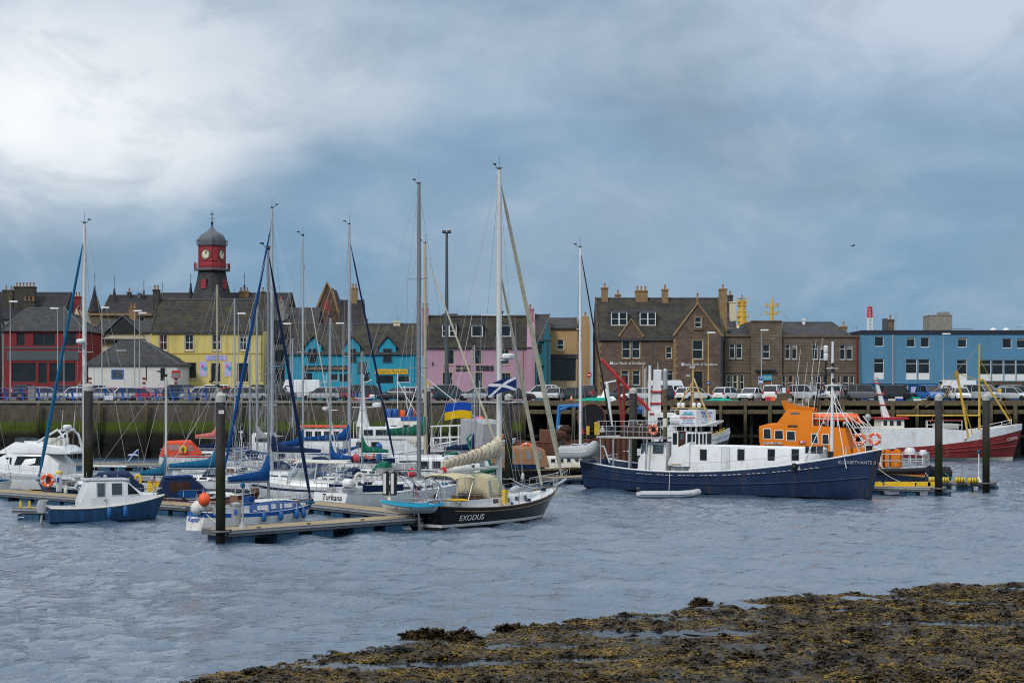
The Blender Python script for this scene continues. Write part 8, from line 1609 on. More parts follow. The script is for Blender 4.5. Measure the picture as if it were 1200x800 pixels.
for sg in(1,-1):
 for v in(.35,.55,.75):mb.tube([(3.75*(t-.5)-.3*(1-v)*sstep(.6,1,t),sg*(dh_.hb(3.75*(t-.5))*math.sin(v*1.08*math.pi/2)**.8+.012),dh_.sheer(3.75*(t-.5))*v+.18*sstep(.6,1,t)*(1-v))for t in np.linspace(0,.98,14)],.014,4)
mb.build('plank_edges','grey_gel',hd);mb=MB();
for sg in(1,-1):mb.loft([[(x,sg*(w+.05),z-.12),(x,sg*(w+.05),z+.03),(x,sg*(w-.1),z+.03),(x,sg*(w-.06),z-.12)]for x in np.linspace(-1.86,1.8,14)for w,z in((dh_.hb(x),dh_.sheer(x)),)])
mb.box(-1.9,-1.8,-.5,.5,.5,.66);mb.build('gunwale','turquoise_paint',dg);mb=MB();[mb.box(x-.12,x+.12,-dh_.hb(x)+.05,dh_.hb(x)-.05,.36,.4)for x in(-1.2,0,.9)];mb.build('thwart','teak',dg)
flag(on_boat(g,(-L*.47,.95,2.75)),R(-60),.75,.5,'us','small striped ensign drooping at the stern of the black yacht','ensign',1.2,.8)
# loose gear on her deck
o=thing('gear_bag','yellow gear heap beside the cockpit of the black yacht','bag',on_boat(g,(EX(533,0,-1.2)[0],-1.2,1.63)));mb=MB();rs=random.Random(9);mb.loft([[(x,.24*math.cos(q)*k,.02+.16*k*(1+math.sin(q))/2)for q in[2*math.pi*i/8 for i in range(8)]]for x,k in((-.7,.5),(-.4,1),(0,.8),(.4,1.1),(.75,.6))]);mb.build('bag','yellow',o,True);mb=MB();mb.ball((.45,.1,.3),(.26,.2,.22),10);mb.build('black_bundle','black',o,True)
for px_,z,lb in((593.5,.0,'lower yellow jerrycan on the side deck of the black yacht'),(593.5,.46,'upper yellow jerrycan on the side deck of the black yacht')):
 o=thing('jerrycan',lb,'jerrycan',on_boat(g,(EX(px_,0,-1.7)[0],-1.6,h.sheer(1.5)+.0+z)),rz,'yellow jerrycans on the black yacht');mb=MB();mb.prism([(-.17,-.12,0),(.17,-.12,0),(.17,-.12,.32),(.05,-.12,.42),(-.17,-.12,.42)],(0,.24,0));mb.build('can','yellow',o);mb=MB();mb.lathe([(.04,.36),(.04,.45)],(.12,0,0),8);mb.build('spout','black',o)
rope([on_boat(g,(L*.42,-.6,1.9)),(XA(597,138.4),138.4,.9)],'mooring rope from the black yacht bow to the mid harbour pile',sag=.4,r_=.02)
# flags in her rigging
flag((XA(605,101),101,ZA(442,101)),R(177),1.75,.80,'saltire','navy flag with a white diagonal cross flying beside the tallest cream mast','saltire_flag',.2,.22)
flag((XA(552.5,112),112,ZA(472.5,112)),R(180),1.85,1.10,'ukraine','blue and yellow flag flying over the boats behind the black yacht','two_colour_flag',3.0,.0)
# ------------------------------------------------------------------ near left: the blue cabin boat
x,y=XA(125,102.8),102.8;rz=R(24);L=7.3
loc=(x,y,0);CB=lambda px_,py,yo=-1.1:on_plane(px_,py,loc,rz,yo)
g=thing('cabin_boat','blue hulled motor boat with a white wheelhouse and covered outboard at lower left','motor boat',loc,rz)
h=Hull(L,2.6,.95,.98,1.55,tw=.85,rake=.75,flare=.16,fine=1.6,full=.5);h.build(g,['hull_blue','hull_blue','waterline_white','hull_blue'],boot=.10,stripe=.9);h.deck(g,'white_gel',.04,x0=-.9);h.rail(g,'cream_gel',.06,.01,.0,'gunwale')
mb=MB();mb.box(-L/2+.1,-.9,-1.0,1.0,.45,.5);[mb.box(-L/2+.1,-.9,s_*.86-.1,s_*.86+.1,.5,.97)for s_ in(-1,1)];mb.box(-L/2+.05,-L/2+.35,-.95,.95,.5,.95);mb.build('cockpit','white_gel',g);mb=MB();mb.box(-L/2+.02,-L/2+.7,-.9,.9,.953,.99);mb.build('stern_board','deck_grey',g)
xa,xb=CB(104,0)[0],CB(149,0)[0];hs=House([(xa-.5,1.08,.98,.9,1.35),(xa,1.08,.95,.9,2.55),(xa+.1,1.08,.95,.9,2.62),(xb-.15,1.05,.92,.9,2.60),(xb,1.05,.9,.9,2.52),(CB(165,0,-1)[0]+.2,.92,.8,1.1,1.72),(CB(184,0,-.4)[0],.42,.34,1.35,1.66)]);c=hs.build('wheelhouse','white_gel',g,.05,.1)
mb=MB();mb.loft([[(x,-w,z),(x,-w,z+.07),(x,w,z+.07),(x,w,z)]for x,w,z in((xa-.18,1.0,2.62),(xb+.12,.98,2.60))]);mb.build('roof','white_gel',c)
hs.windows(c,[(CB(114.5,0)[0],CB(123,0)[0],1.62,2.42)],'glass_grey',(-1,1),'grey_gel');hs.windows(c,[(CB(131.5,0)[0],CB(143.5,0)[0],1.68,2.42)],'glass_grey',(-1,1),'frame_white')
a,b_=CB(151,0)[0],CB(164,0)[0];hs.windows(c,[(xb+.08,CB(165,0)[0]-.05,1.70,2.34,0,(CB(165,0)[0]-xb)*.75)],'glass_dark',(-1,1),'frame_white');hs.screen(c,xb+.05,CB(165,0,-1)[0]+.12,3,'glass_dark')
mb=MB();[mb.tube(p,.022,5)for p in([(xa-.1,-.9,2.67),(xa-.1,-.9,3.1)],[(xb-.5,-.5,2.67),(xb-.5,-.5,2.95)],[(xa+.5,-.2,2.67),(xa+.5,-.2,3.4)])];mb.tube([(xa,-.85,2.72),(xb-.1,-.8,2.72)],.025,5);mb.lathe([(.08,2.67),(.14,2.72),(.12,2.86),(.04,2.9)],(xa+1.2,0,0),8);mb.obox((xa+.7,-.4,2.76),(.3,.2,.14));mb.build('roof_gear','steel',c);mb=MB();mb.box(CB(109,0)[0]-.05,CB(124.2,0)[0],-1.12,-1.075,.95,1.55);d=mb.build('door','white_gel',c);mb=MB();mb.box(CB(124,0)[0]-.12,CB(124,0)[0]-.02,-1.16,-1.12,1.35,1.42);mb.build('handle','steel',d)
mb=MB();xs=CB(190,0,0)[0];mb.tube([(xs-.9,-.55,1.4),(xs-.3,-.3,2.0),(xs,0,2.0),(xs-.3,.3,2.0),(xs-.9,.55,1.4)],.025,5);mb.build('bow_rail','steel',g);mb=MB();mb.box(L/2-.2,L/2+.25,-.1,.1,1.42,1.55);mb.build('bow_roller','iron_black',g)
mb=MB();mb.loft([[(-L/2-.35+dx+a*.30,b2*.24,z)for a,b2 in((1,-.5),(1,.5),(.2,1),(-.8,.7),(-.8,-.7),(.2,-1))]for dx,z in((.0,.62),(-.04,.75),(-.02,1.15),(.05,1.35),(.1,1.4))]);ob=mb.build('outboard_cover','rib_grey',g,True,60);mb=MB();mb.tube([(-L/2-.3,0,.65),(-L/2-.42,0,-.3)],.09,6);mb.build('motor_leg','grey_plastic',ob)
xn=-L/2;text('SOLAN',.22,g,(xn-.02,.1,.62),(R(90),0,R(-90)),'buoy_white',depth=.004)
fender(on_boat(g,(CB(127.5,0,-1.3)[0],-1.42,.62)),'fender_blue','left of the two blue fenders along the blue cabin boat',.62,.15,.55);fender(on_boat(g,(CB(146.5,0,-1.3)[0],-1.42,.66)),'fender_blue','right of the two blue fenders along the blue cabin boat',.62,.15,.55)
rope([on_boat(g,(L/2,0,1.45)),(XA(214,106),106.6,.75)],'yellow mooring rope from the blue cabin boat bow to the walkway','rope_yellow',sag=.3)
# ------------------------------------------------------------------ white flybridge cruiser and the bow at the frame edge
x,y=XA(32,137),137.0;rz=R(170);L=12.5;loc=(x,y,0);FC=lambda px_,py,yo=1.6:on_plane(px_,py,loc,rz,yo)
g=thing('motor_cruiser','white flybridge motor cruiser behind the long walkway at far left','motor boat',loc,rz)
h=Hull(L,4.1,1.35,1.45,2.05,tw=.9,rake=1.7,flare=.18,fine=1.7,full=.5);h.build(g,['white_gel','navy','antifoul_dark','white_gel'],boot=.10,band=.62);h.deck(g,'white_gel',.05);h.obj.data.materials[3]=M['grey_gel']
zd=1.45
hs=House([(-3.6,1.75,1.6,zd-.2,2.2),(-2.4,1.8,1.6,zd-.2,3.25),(.8,1.8,1.5,zd-.1,3.2),(3.4,1.4,1.1,zd,2.05),(4.6,.8,.6,zd+.2,1.95)]);c=hs.build('saloon','white_gel',g,.06,.12)
hs.windows(c,[(-2.1,.35,2.1,2.85,.05,.25)],'glass_dark');hs.windows(c,[(.6,1.6,2.15,2.75,0,.5),(1.7,2.5,2.05,2.3,0,.4)],'glass_dark');hs.screen(c,.95,3.2,3,'glass_dark')
fb_=House([(-4.6,1.6,1.65,3.05,3.22),(-3.6,1.7,1.7,3.05,3.7),(-1.0,1.7,1.6,3.1,4.0),(.4,1.6,1.35,3.1,4.05),(2.2,1.2,1.0,3.0,3.15)]);f=fb_.build('flybridge','white_gel',g,.03,.1);mb=MB();mb.loft([[(x,y,z)for z in(z0,z1)]for x,y,z0,z1 in((-.5,-1.58,4.0,4.2),(.45,-1.3,4.05,4.35),(.75,0,4.05,4.4),(.45,1.3,4.05,4.35),(-.5,1.58,4.0,4.2))],0,False,False,False);mb.build('wind_deflector','glass_grey',f);
mb=MB();
for s_ in(-1,1):mb.tube([(-4.3,s_*1.55,3.2),(-3.9,s_*1.5,4.6),(-3.4,s_*1.4,5.05),(-1.6,s_*1.4,4.0)],.10,6)
mb.tube([(-3.6,-1.4,5.0),(-3.6,1.4,5.0)],.11,6);ar=mb.build('radar_arch','white_gel',g,True);mb=MB();mb.lathe([(.3,5.1),(.38,5.18),(.38,5.36),(.25,5.45)],(-3.6,0,0),12);mb.tube([(-3.6,0,4.0),(-3.6,0,5.1)],.07,6);mb.build('radar','white_gel',ar,True);mb=MB();[mb.tube([(-3.6,y,5.05),(-3.75,y,6.7)],.02,4)for y in(-1.2,1.1)];mb.build('whip_aerial','frame_white',ar)
mb=MB();[mb.box(-3.3,-2.2,y-.3,y+.3,3.72,4.35)for y in(-.7,.5)];mb.build('helm_seat','cream_gel',f);mb=MB();[mb.tube([(x,1.6,3.7),(x,1.6,4.4)],.02,5)for x in np.linspace(-4.2,-2.2,6)];mb.tube([(-4.3,1.6,4.4),(-2.1,1.6,4.4)],.025,5);mb.build('flybridge_rail','steel',f)
stanchions(g,h,-1.5,L*.46,7,.6);pulpit(g,h);mb=MB();mb.ball((1.5,h.hb(1.5)*.96,1.0),(.25,.06,.13),10);mb.build('porthole','glass_dark',g);text('PRINCESS',.22,c,(-1.2,1.78,1.72),(R(90),0,R(180)),'lamp_grey',depth=.004)if False else None
g,h,zc=yacht('white yacht bow at the left edge of the frame before the flybridge cruiser',-32,126,8,7.5,330,'white_gel','rope_teal',genoa=None,boom=False,hood=None,mast_r=.06)
# ------------------------------------------------------------------ sailing boats
# 1 navy sloop by the left pile
g,h,zc=yacht('navy hulled sloop with a furled blue headsail just behind the left pile',99,124.5,152,11.5,262,'navy','buoy_white','buoy_white',genoa='sail_teal',mast_r=.135,spread=(.5,),boom=True,boom_len=4.2,cover=None,zfs=20.0,gens=.13,hood=None,mm='mast_white',mast_f=.08)
inflatable('inflatable_dinghy',on_boat(g,(2.3,0.55,1.28)),R(152),2.9,1.35,'grey inflatable dinghy lashed on the foredeck of the navy sloop','rib_grey','flag_navy',motor=False)
for k,(pz,ln)in enumerate(((ZA(397,124.4),.5),)):
 mb=MB();x=g.matrix_basis.translation;a=thing('radar_dome','white radar dome on the mast of the navy sloop','radar',(XA(95,124),123.9,ZA(402,124)));mb.lathe([(.25,0),(.36,.06),(.36,.22),(.22,.32)],n=12);o=mb.build('dome','white_gel',a,True);mb=MB();mb.box(-.2,.5,-.05,.05,-.08,-.003);mb.build('bracket','steel',a)
lifebuoy((XA(57,121),120.7,1.62),0,'orange lifebuoy on its stand on the left walkway',.40,.10,'buoy_orange');g2=thing('lifebuoy_stand','stand holding the orange lifebuoy on the left walkway','stand',(XA(57,121),121,.72));mb=MB();mb.tube([(0,0,0),(0,0,1.3)],.05,6);mb.box(-.18,.18,-.05,.02,.6,1.2);mb.build('post','faded_red',g2);mb=MB();mb.lathe([(.16,0),(.16,.04)],n=8);mb.build('base','iron_black',g2)
# 2 small navy boat with a navy sprayhood
g,h,zc=yacht('small navy sailing boat with a large navy sprayhood and a teal sail cover',194.5,115,12,8.6,440,'navy','buoy_white','buoy_white',hood=None,cover='sail_teal',boom_len=1.8,mast_r=.075,zboom=2.2,mm='mast_white',mast_f=.2,fb=(.95,.85,1.15),spread=())
hd=House([(-4.0,1.15,1.0,1.0,1.5),(-2.9,1.15,1.0,1.0,2.45),(-.9,1.15,1.0,1.05,2.5),(.2,1.1,.9,1.1,1.45)]);o=hd.build('cockpit_tent','sail_navy',g,.1,.3);hd.windows(o,[(-2.8,-1.9,1.45,2.2,-.1,.0),(-1.75,-.75,1.5,2.2),(-3.5,-3.0,1.3,1.75,.1,0)],'glass_clear',name='clear_panel')
g2=thing('gear_box','yellow plastic box stowed at the mast of the small navy boat','box',on_boat(g,(1.0,-.8,1.0)));mb=MB();mb.box(-.5,.45,-.25,.25,0,.85);mb.build('box','yellow',g2);mb=MB();mb.box(-.53,.48,-.28,.28,.853,.93);mb.build('lid','gear_yellow',g2)
g2=thing('horseshoe_buoy','yellow horseshoe buoy near the teal sail cover of the small navy boat','lifebuoy',on_boat(g,(-.2,-.6,2.0)));mb=MB();mb.tube([(.2*math.cos(a),0,.32*math.sin(a))for a in np.linspace(-.9,math.pi+.9,14)],.09,8);mb.build('ring','yellow',g2,True);mb=MB();mb.tube([(-.1,0,-.5),(0,0,.3)],.012,4);mb.build('light_line','rope_white',g2)
flag((XA(162,150),150,ZA(526,150)),R(175),1.0,.6,'saltire','tiny navy flag with a white cross beyond the navy sprayhood','saltire_flag',1.2,.5)
# 3 orange hooded boat
g,h,zc=yacht('white yacht with a bright orange cockpit tent and red stripe by the quay wall',254.5,178,14,9.6,333,'white_gel','antifoul_dark','buoy_red',hood=None,cover='sail_salmon',boom_len=2.4,mast_r=.10,zboom=3.2,mm='mast_buff',fb=(1.45,1.3,1.6),B=3.3,mast_f=.14);h.obj.data.materials[3]=M['buoy_red']
hd=House([(-4.7,1.3,1.15,1.3,1.75),(-4.1,1.35,1.15,1.3,2.85),(-1.5,1.35,1.15,1.35,2.95),(-.4,1.25,1.1,1.4,1.75)]);o=hd.build('cockpit_tent','canvas_orange',g,.1,.3);hd.windows(o,[(-3.9,-2.6,2.0,2.6,-.1,.1),(-1.9,-1.2,1.9,2.5,0,.2)],'glass_clear',name='clear_panel')
g2=thing('horseshoe_buoy','yellow horseshoe buoy on the orange tented yacht','lifebuoy',on_boat(g,(-2.4,-1.5,2.0)));mb=MB();mb.tube([(.3*math.cos(a),0,.36*math.sin(a))for a in np.linspace(-.9,math.pi+.9,14)],.12,8);mb.build('ring','yellow',g2,True);mb=MB();mb.box(-.06,.06,-.02,.02,.2,.5);mb.build('strap','black',g2)
# 4 near blue and white sloop
x,y=XA(300,97.6),97.6;L=8.6;rz=R(46);xm=.35;loc=(x-0,y,0);BS=lambda px_,py,yo=-1.2:on_plane(px_,py,loc,rz,yo)
g=thing('sailing_yacht','blue and white sloop with a blue mainsail cover behind the near finger pontoon','sailing boat',loc,rz,SAIL_GROUP);kes=g
h=Hull(L,2.8,1.15,1.0,1.25,tw=.62,rake=1.0,srake=-.35,flare=.14);h.build(g,['buoy_white','buoy_white','antifoul_dark','blue_stripe'],boot=.1,stripe=.74);h.deck(g,'white_gel',.04)
xm=BS(314.5,0,0)[0]
hs=House([(-1.2,1.0,.9,.85,1.5),(1.0,.98,.85,.9,1.6),(2.5,.7,.55,.95,1.5),(3.3,.4,.3,1.0,1.2)]);c=hs.build('coachroof','blue_stripe',g);hs.windows(c,[(-.6,.2,1.12,1.38),(.45,1.3,1.15,1.42),(1.5,2.2,1.16,1.4)],'frame_white');mb=MB();mb.loft([[(x,-w,z),(x,0,z+.08),(x,w,z)]for x,w,z in((-1.15,.85,1.53),(1.0,.8,1.63),(2.5,.5,1.53))],0,False,False,False);mb.build('cabin_top','white_gel',c)
mb=MB();[mb.box(-3.8,-1.25,s_*.95-.07,s_*.95+.07,1.0,1.4)for s_ in(-1,1)];mb.build('cockpit_coaming','white_gel',g);mb=MB();mb.box(-1.65,-1.6,-.38,.38,1.2,2.0);mb.build('washboard','teak',g);mb=MB();mb.obox((-1.0,-.6,1.75),(.5,.5,.38),.3);mb.build('deck_cushion','sail_blue',g)
rig(g,h,xm,ZA(291,98),1.6,.075,'mast_dark',3.0,(.5,),'sail_navy',True,2.75,cover='sail_blue',zfs=ZA(300,98),gens=.10,boom_sg=-1)
stanchions(g,h,-L*.4,L*.4,6,.6);pulpit(g,h);pulpit(g,h,False)
mb=MB();outb=outboard(g,(-3.2,-1.05,2.2),.85);mb.tube([(-3.2,-1.0,1.1),(-3.2,-1.0,2.3)],.03,5);mb.build('motor_bracket','steel',g)
text('Kaptur',.42,g,(-L/2-.13,.1,.72),(R(90)-.2,0,R(-90)),'sign_blue',depth=.006,shear=.2)
for loc_,r_,m_,lb in(((XA(240,94.0),94.0,ZA(595,94)),.37,'buoy_white','left white ball fender at the stern of the blue and white sloop'),((XA(239.5,94.6),94.6,ZA(585.5,94.4)),.01,'buoy_white',''),((XA(239.8,93.6),93.5,ZA(585,93.6)),.36,'buoy_orange','orange ball fender at the stern of the blue and white sloop'),((XA(247.8,93.6),93.9,ZA(592,93.6)),.36,'buoy_white','right white ball fender next to the near left pile')):
 if lb:buoy_ball((loc_[0]-(.45 if 'left' in lb else(.0 if 'orange' in lb else 0)),loc_[1],loc_[2]),r_,m_,lb)
for px_,lb in((307,'first'),(328,'second'),(350,'third'),(361,'fourth')):
 u=BS(px_,0,-1.3)[0];fender(on_boat(g,(u,-h.hb(u)-.1,.75)),'fender_blue',lb+' blue fender from the stern along the blue and white sloop',.5,.15,.4)
g2=thing('folded_bag','yellow black striped bag behind the orange ball fender','bag',(XA(231,95),96.2,1.15));mb=MB();mb.loft([[(.2*k*math.cos(q),.15*k*math.sin(q),z)for q in[2*math.pi*i/10 for i in range(10)]]for z,k in((0,.8),(.1,1),(.4,1),(.55,.7))]);mb.build('bag','yellow',g2,True);mb=MB();mb.torus((0,0,.28),.185,.02,'z',12,5);mb.build('band','black',g2)
# 5 grey-white sloop with a navy boom cover, tall mast beside it
g,h,zc=yacht('large pale sloop with a navy boom cover and furled blue headsail',318.8,139,156,12.5,244,'grey_gel','navy',genoa='sail_blue',cover='sail_navy',boom_len=4.9,mast_r=.125,spread=(.4,.7),zboom=3.0,zfs=22.6,gens=.13,hood=None,spw=1.2)
yacht('small white yacht moored stern on beside the orange tented yacht',293,168,104,8.2,372,'white_gel','white_gel',boom=False,hood='sail_navy',mast_r=.06,fb=(1.35,1.2,1.5),hood_win=False)
g,h,zc=yacht('white sloop with a thin mast and pale furled headsail in mid marina',355,146,38,9.8,276,'white_gel','blue_stripe',cover='sail_blue',boom_len=3.4,mast_r=.085,genoa='rope_white',gens=.05,zboom=3.3,hood='sail_navy',zfs=20.0)
g,h,zc=yacht('white boat with a short mast and a small blue sail cover in mid marina',387,133,158,8.2,371,'white_gel','navy','navy',cover='sail_blue',boom_len=1.9,mast_r=.075,zboom=2.6,hood='sail_navy',mm='alu',radar=.42)
g,h,zc=yacht('white ketch with a long blue sail cover and furled navy headsail in mid marina',409.5,154,28,12.2,263,'white_gel','blue_stripe',cover='sail_blue',boom_len=5.3,mast_r=.12,genoa='sail_navy',zboom=3.6,spread=(.45,.72),hood='sail_navy',zfs=22.5,spw=1.1)
# 6 white stern with name
g,h,zc=yacht('white yacht with its broad stern lettered TURKANA facing the short pontoon',491,116.5,47,13.4,216,'white_gel','rubber','white_gel',B=4.0,genoa=None,boom=True,boom_len=1.2,mast_r=.135,spread=(.38,.68),fb=(1.3,1.25,1.65),hood=None,mast_f=.12,zboom=3.2,tw=.86,mm='mast_dark',spw=1.3,radar=False)
text('Turkana',.62,g,(-13.4/2-.10,-.25,1.0),(R(90)-.22,0,R(-90)),'iron_black',depth=.006,sx=1.0)
lr=thing('liferaft','white liferaft canister on the stern of the white TURKANA yacht','liferaft',on_boat(g,(-6.0,-1.1,1.95)),R(47));mb=MB();mb.lathe([(.25,-.4),(.32,-.36),(.32,.36),(.25,.4)],n=12);o=mb.build('canister','white_gel',lr,True);o.rotation_euler=(R(90),0,0);mb=MB();mb.box(-.3,.3,-.35,.35,-.62,-.30);mb.build('cradle','steel',lr)
g2=thing('horseshoe_buoy','white horseshoe buoy on the pushpit of the white TURKANA yacht','lifebuoy',on_boat(g,(-5.6,-1.7,2.25)),R(20));mb=MB();mb.tube([(.3*math.cos(a),0,.38*math.sin(a))for a in np.linspace(-.9,math.pi+.9,14)],.12,8);mb.build('ring','buoy_white',g2,True);mb=MB();mb.box(-.06,.06,-.02,.02,.2,.5);mb.build('strap','black',g2)
for px_,lb,m_ in((452,'left dark upright board standing on the deck behind the turquoise gunwale dinghy','black'),(461,'right dark upright board standing on the deck behind the turquoise gunwale dinghy','black')):
 g2=thing('deck_board',lb,'board',(XA(px_,107),107.0,1.35));mb=MB();mb.prism([(-.22,0,0),(.22,0,0),(.26,0,1.5),(.1,0,1.62),(-.2,0,1.5)],(0,.08,0));mb.build('board',m_,g2);mb=MB();mb.box(-.16,.02,-.03,-.002,.1,1.45);mb.build('white_face','frame_white',g2)
 # 7 big grey yacht beyond with the green cover
g,h,zc=yacht('long pale grey yacht lettered PENTAGON with a green sail cover',498.5,158,13,17.5,285,'grey_gel','rubber','buoy_white',cover='sail_green',covr=(.52,.30),boom_len=3.9,mast_r=.12,genoa='sail_cream',gens=.10,zboom=4.0,hood=None,fb=(1.55,1.35,1.9),mm='mast_buff',mast_f=.06,B=4.4,zfs=21.5)
xn=1.2-3.6;text('PENTAGON',.62,g,(-.9,-2.2*.955,.98),(R(90)+.1,0,R(1)),'iron_black',depth=.006)
buoy_ball(on_boat(g,(-6.0,-1.9,1.95)),.36,'buoy_red','pink red ball fender on the rail of the PENTAGON yacht');buoy_ball(on_boat(g,(-6.9,-1.9,2.0)),.30,'buoy_white','white ball fender on the rail of the PENTAGON yacht');lifebuoy(on_boat(g,(-4.7,-2.1,2.35)),R(13),'faded red lifebuoy on the rail of the PENTAGON yacht',.42,.09,'buoy_orange');
fender(on_boat(g,(-3.8,-2.0,2.1)),'fender_blue','big dark blue fender on the rail of the PENTAGON yacht',.9,.25,.3);buoy_ball(on_boat(g,(-3.8,-2.0,3.0)),.34,'fender_blue','blue ball fender above the big blue fender on the PENTAGON yacht')
sail_cover(g,-7.6,2.0,2.2,'sail_blue',.35,.1,1,.9,.3,'headsail_bag');
g2=buoy_ball((XA(482,122),122,ZA(554,122)),.32,'buoy_red','red ball fender hanging below the solar panel')
# 8 blue covered small cabin boat at the walkway
g,h,zc=yacht('small dark red cabin boat with a navy awning behind the near left pile',255.5,113,18,7.4,452,'antifoul_red','navy','navy',cover='sail_teal',boom_len=3.4,mast_r=.07,zboom=2.85,hood=None,fb=(.95,.85,1.2),genoa=None,spread=())
hd=House([(-3.4,1.0,.85,1.0,1.3),(-3.0,1.0,.9,1.0,2.3),(-1.2,1.0,.9,1.05,2.35),(-.2,.95,.8,1.05,1.5)]);o=hd.build('awning','sail_navy',g,.1,.2);hd.windows(o,[(-2.7,-1.3,1.3,2.0)],'tarp_brown',name='side_panel');mb=MB();mb.tube([(-3.1,-.95,2.33),(-1.1,-.95,2.4)],.06,5);mb.build('awning_edge','sail_blue',o)
flag(on_boat(g,(-3.6,-.3,2.6)),R(-95),.7,.45,'us','faded red ensign at the stern of the small dark red cabin boat','ensign',1.0,.9)
# 9 motorsailer with a brown canopy
g,h,zc=yacht('black hulled motorsailer with a brown canopy and white mast near the blue trawler stern',680,149,14,13.0,290,'hull_black','rubber','hull_black',cover=None,boom=False,mast_r=.11,genoa='rubber',gens=.08,hood=None,fb=(1.35,1.2,1.9),mm='white_paint',mast_f=.22,deckm='cream_gel',B=4.0,spread=(.62,),bottom='antifoul_dark',zfs=21.0)
hd=House([(-5.6,1.6,1.5,1.4,1.9),(-5.2,1.65,1.5,1.4,3.15),(-1.8,1.65,1.5,1.45,3.3),(-.9,1.55,1.4,1.45,3.0),(-.5,1.5,1.3,1.45,2.0)]);o=hd.build('canopy','canvas_brown',g,.12,.25);hd.windows(o,[(-2.6,-1.2,2.1,2.95,-.2,.1),(-4.9,-3.8,2.2,2.9)],'glass_clear',name='clear_panel')
hs=House([(-.9,1.5,1.35,1.3,2.35),(1.8,1.25,1.1,1.4,2.3),(2.4,1.1,.9,1.4,1.7)]);o=hs.build('wheelhouse','cream_gel',g);hs.windows(o,[(-.3,.1,1.85,2.15),(.5,.9,1.85,2.15),(1.25,1.6,1.85,2.15)],'glass_dark',(-1,1),'frame_white')
lifebuoy((XA(617,147),147,ZA(526,147)),0,'orange lifebuoy on a rack on the pontoon behind the black yacht bow',.48,.11);g2=thing('safety_rack','rack with a yellow box under the orange lifebuoy on the middle pontoon','stand',(XA(615,147.3),147.3,.72));mb=MB();[mb.tube([(x,0,0),(x,0,2.9)],.05,6)for x in(-.3,.35)];mb.build('post','faded_red',g2);mb=MB();mb.box(-.35,.1,-.14,-.06,1.0,1.7);mb.build('yellow_case','yellow',g2);mb=MB();mb.box(-.02,.4,-.17,-.07,.5,.9);mb.build('red_case','red_paint',g2)
lr=thing('liferaft','white liferaft standing on the stern rail of the brown canopied motorsailer','liferaft',on_boat(g,(-6.2,-1.5,2.0)));mb=MB();mb.lathe([(.25,-.45),(.3,-.4),(.3,.4),(.25,.45)],n=12);mb.build('canister','white_gel',lr,True);mb=MB();mb.torus((0,0,.1),.3,.03,'z',12,5);mb.build('strap','black',lr)
# 10 open white hardtop boat by the twin masts
x,y=XA(358,124),124.0;rz=R(172);loc=(x,y,0);g=thing('motor_cruiser','white sports cruiser with a cream hardtop and navy stripe before the twin mast sloop','motor boat',loc,rz)
h=Hull(9.2,3.1,1.05,1.1,1.6,tw=.9,rake=1.3,flare=.2);h.build(g,['white_gel','navy','antifoul_dark','navy'],boot=.1,band=.55,stripe=.72);h.deck(g,'white_gel',.04)
hs=House([(-2.6,1.3,1.15,1.0,1.4),(.2,1.3,1.1,1.05,1.55),(2.8,.8,.6,1.2,1.65)]);c=hs.build('cabin','white_gel',g);mb=MB();mb.loft([[(x,-w,z),(x,-w,z+.1),(x,0,z+.2),(x,w,z+.1),(x,w,z)]for x,w,z in((-3.4,1.0,2.72),(-2.9,1.25,2.75),(0.1,1.2,2.85),(.7,.9,2.72))]);mb.build('hardtop','cream_gel',g,True)
mb=MB();[mb.tube([(a,s_*1.2,1.3),(b2,s_*1.15,2.78)],.045,6)for a,b2 in((-2.6,-2.8),(-1.0,-1.2),(1.2,.3))for s_ in(-1,1)];mb.build('hardtop_post','white_gel',g);mb=MB();mb.loft([[(x,y,z0),(x-.35*(y!=0)-.5,y*.95,z1)]for x,y,z0,z1 in((-.2,-1.2,1.5,2.3),(1.2,-.9,1.55,2.45),(1.6,0,1.55,2.5),(1.2,.9,1.55,2.45),(-.2,1.2,1.5,2.3))],0,False,False,False);mb.build('windscreen','glass_clear',g);stanchions(g,h,0,4.2,5);pulpit(g,h);mb=MB();mb.box(-4.3,-2.9,-1.2,1.2,1.0,1.45);mb.build('stern_seat','white_gel',g)
g2=fender(on_boat(g,(-4.8,1.2,1.1)),'buoy_white','white fender hung at the stern quarter of the sports cruiser',.6,.16)
# more clutter: two low boats in the gap between
yacht('low white yacht between the short pontoon and the sports cruiser',432,127,168,7.5,400,'white_gel','navy','navy',boom=False,hood=None,mast_r=.05,no_mast=True,fb=(1.0,.9,1.2))
yacht('white low yacht behind the black yacht stern with a dark window line',537,120,30,9.0,300,'white_gel','navy','white_gel',boom=False,hood=None,no_mast=True,fb=(1.1,1.0,1.35))
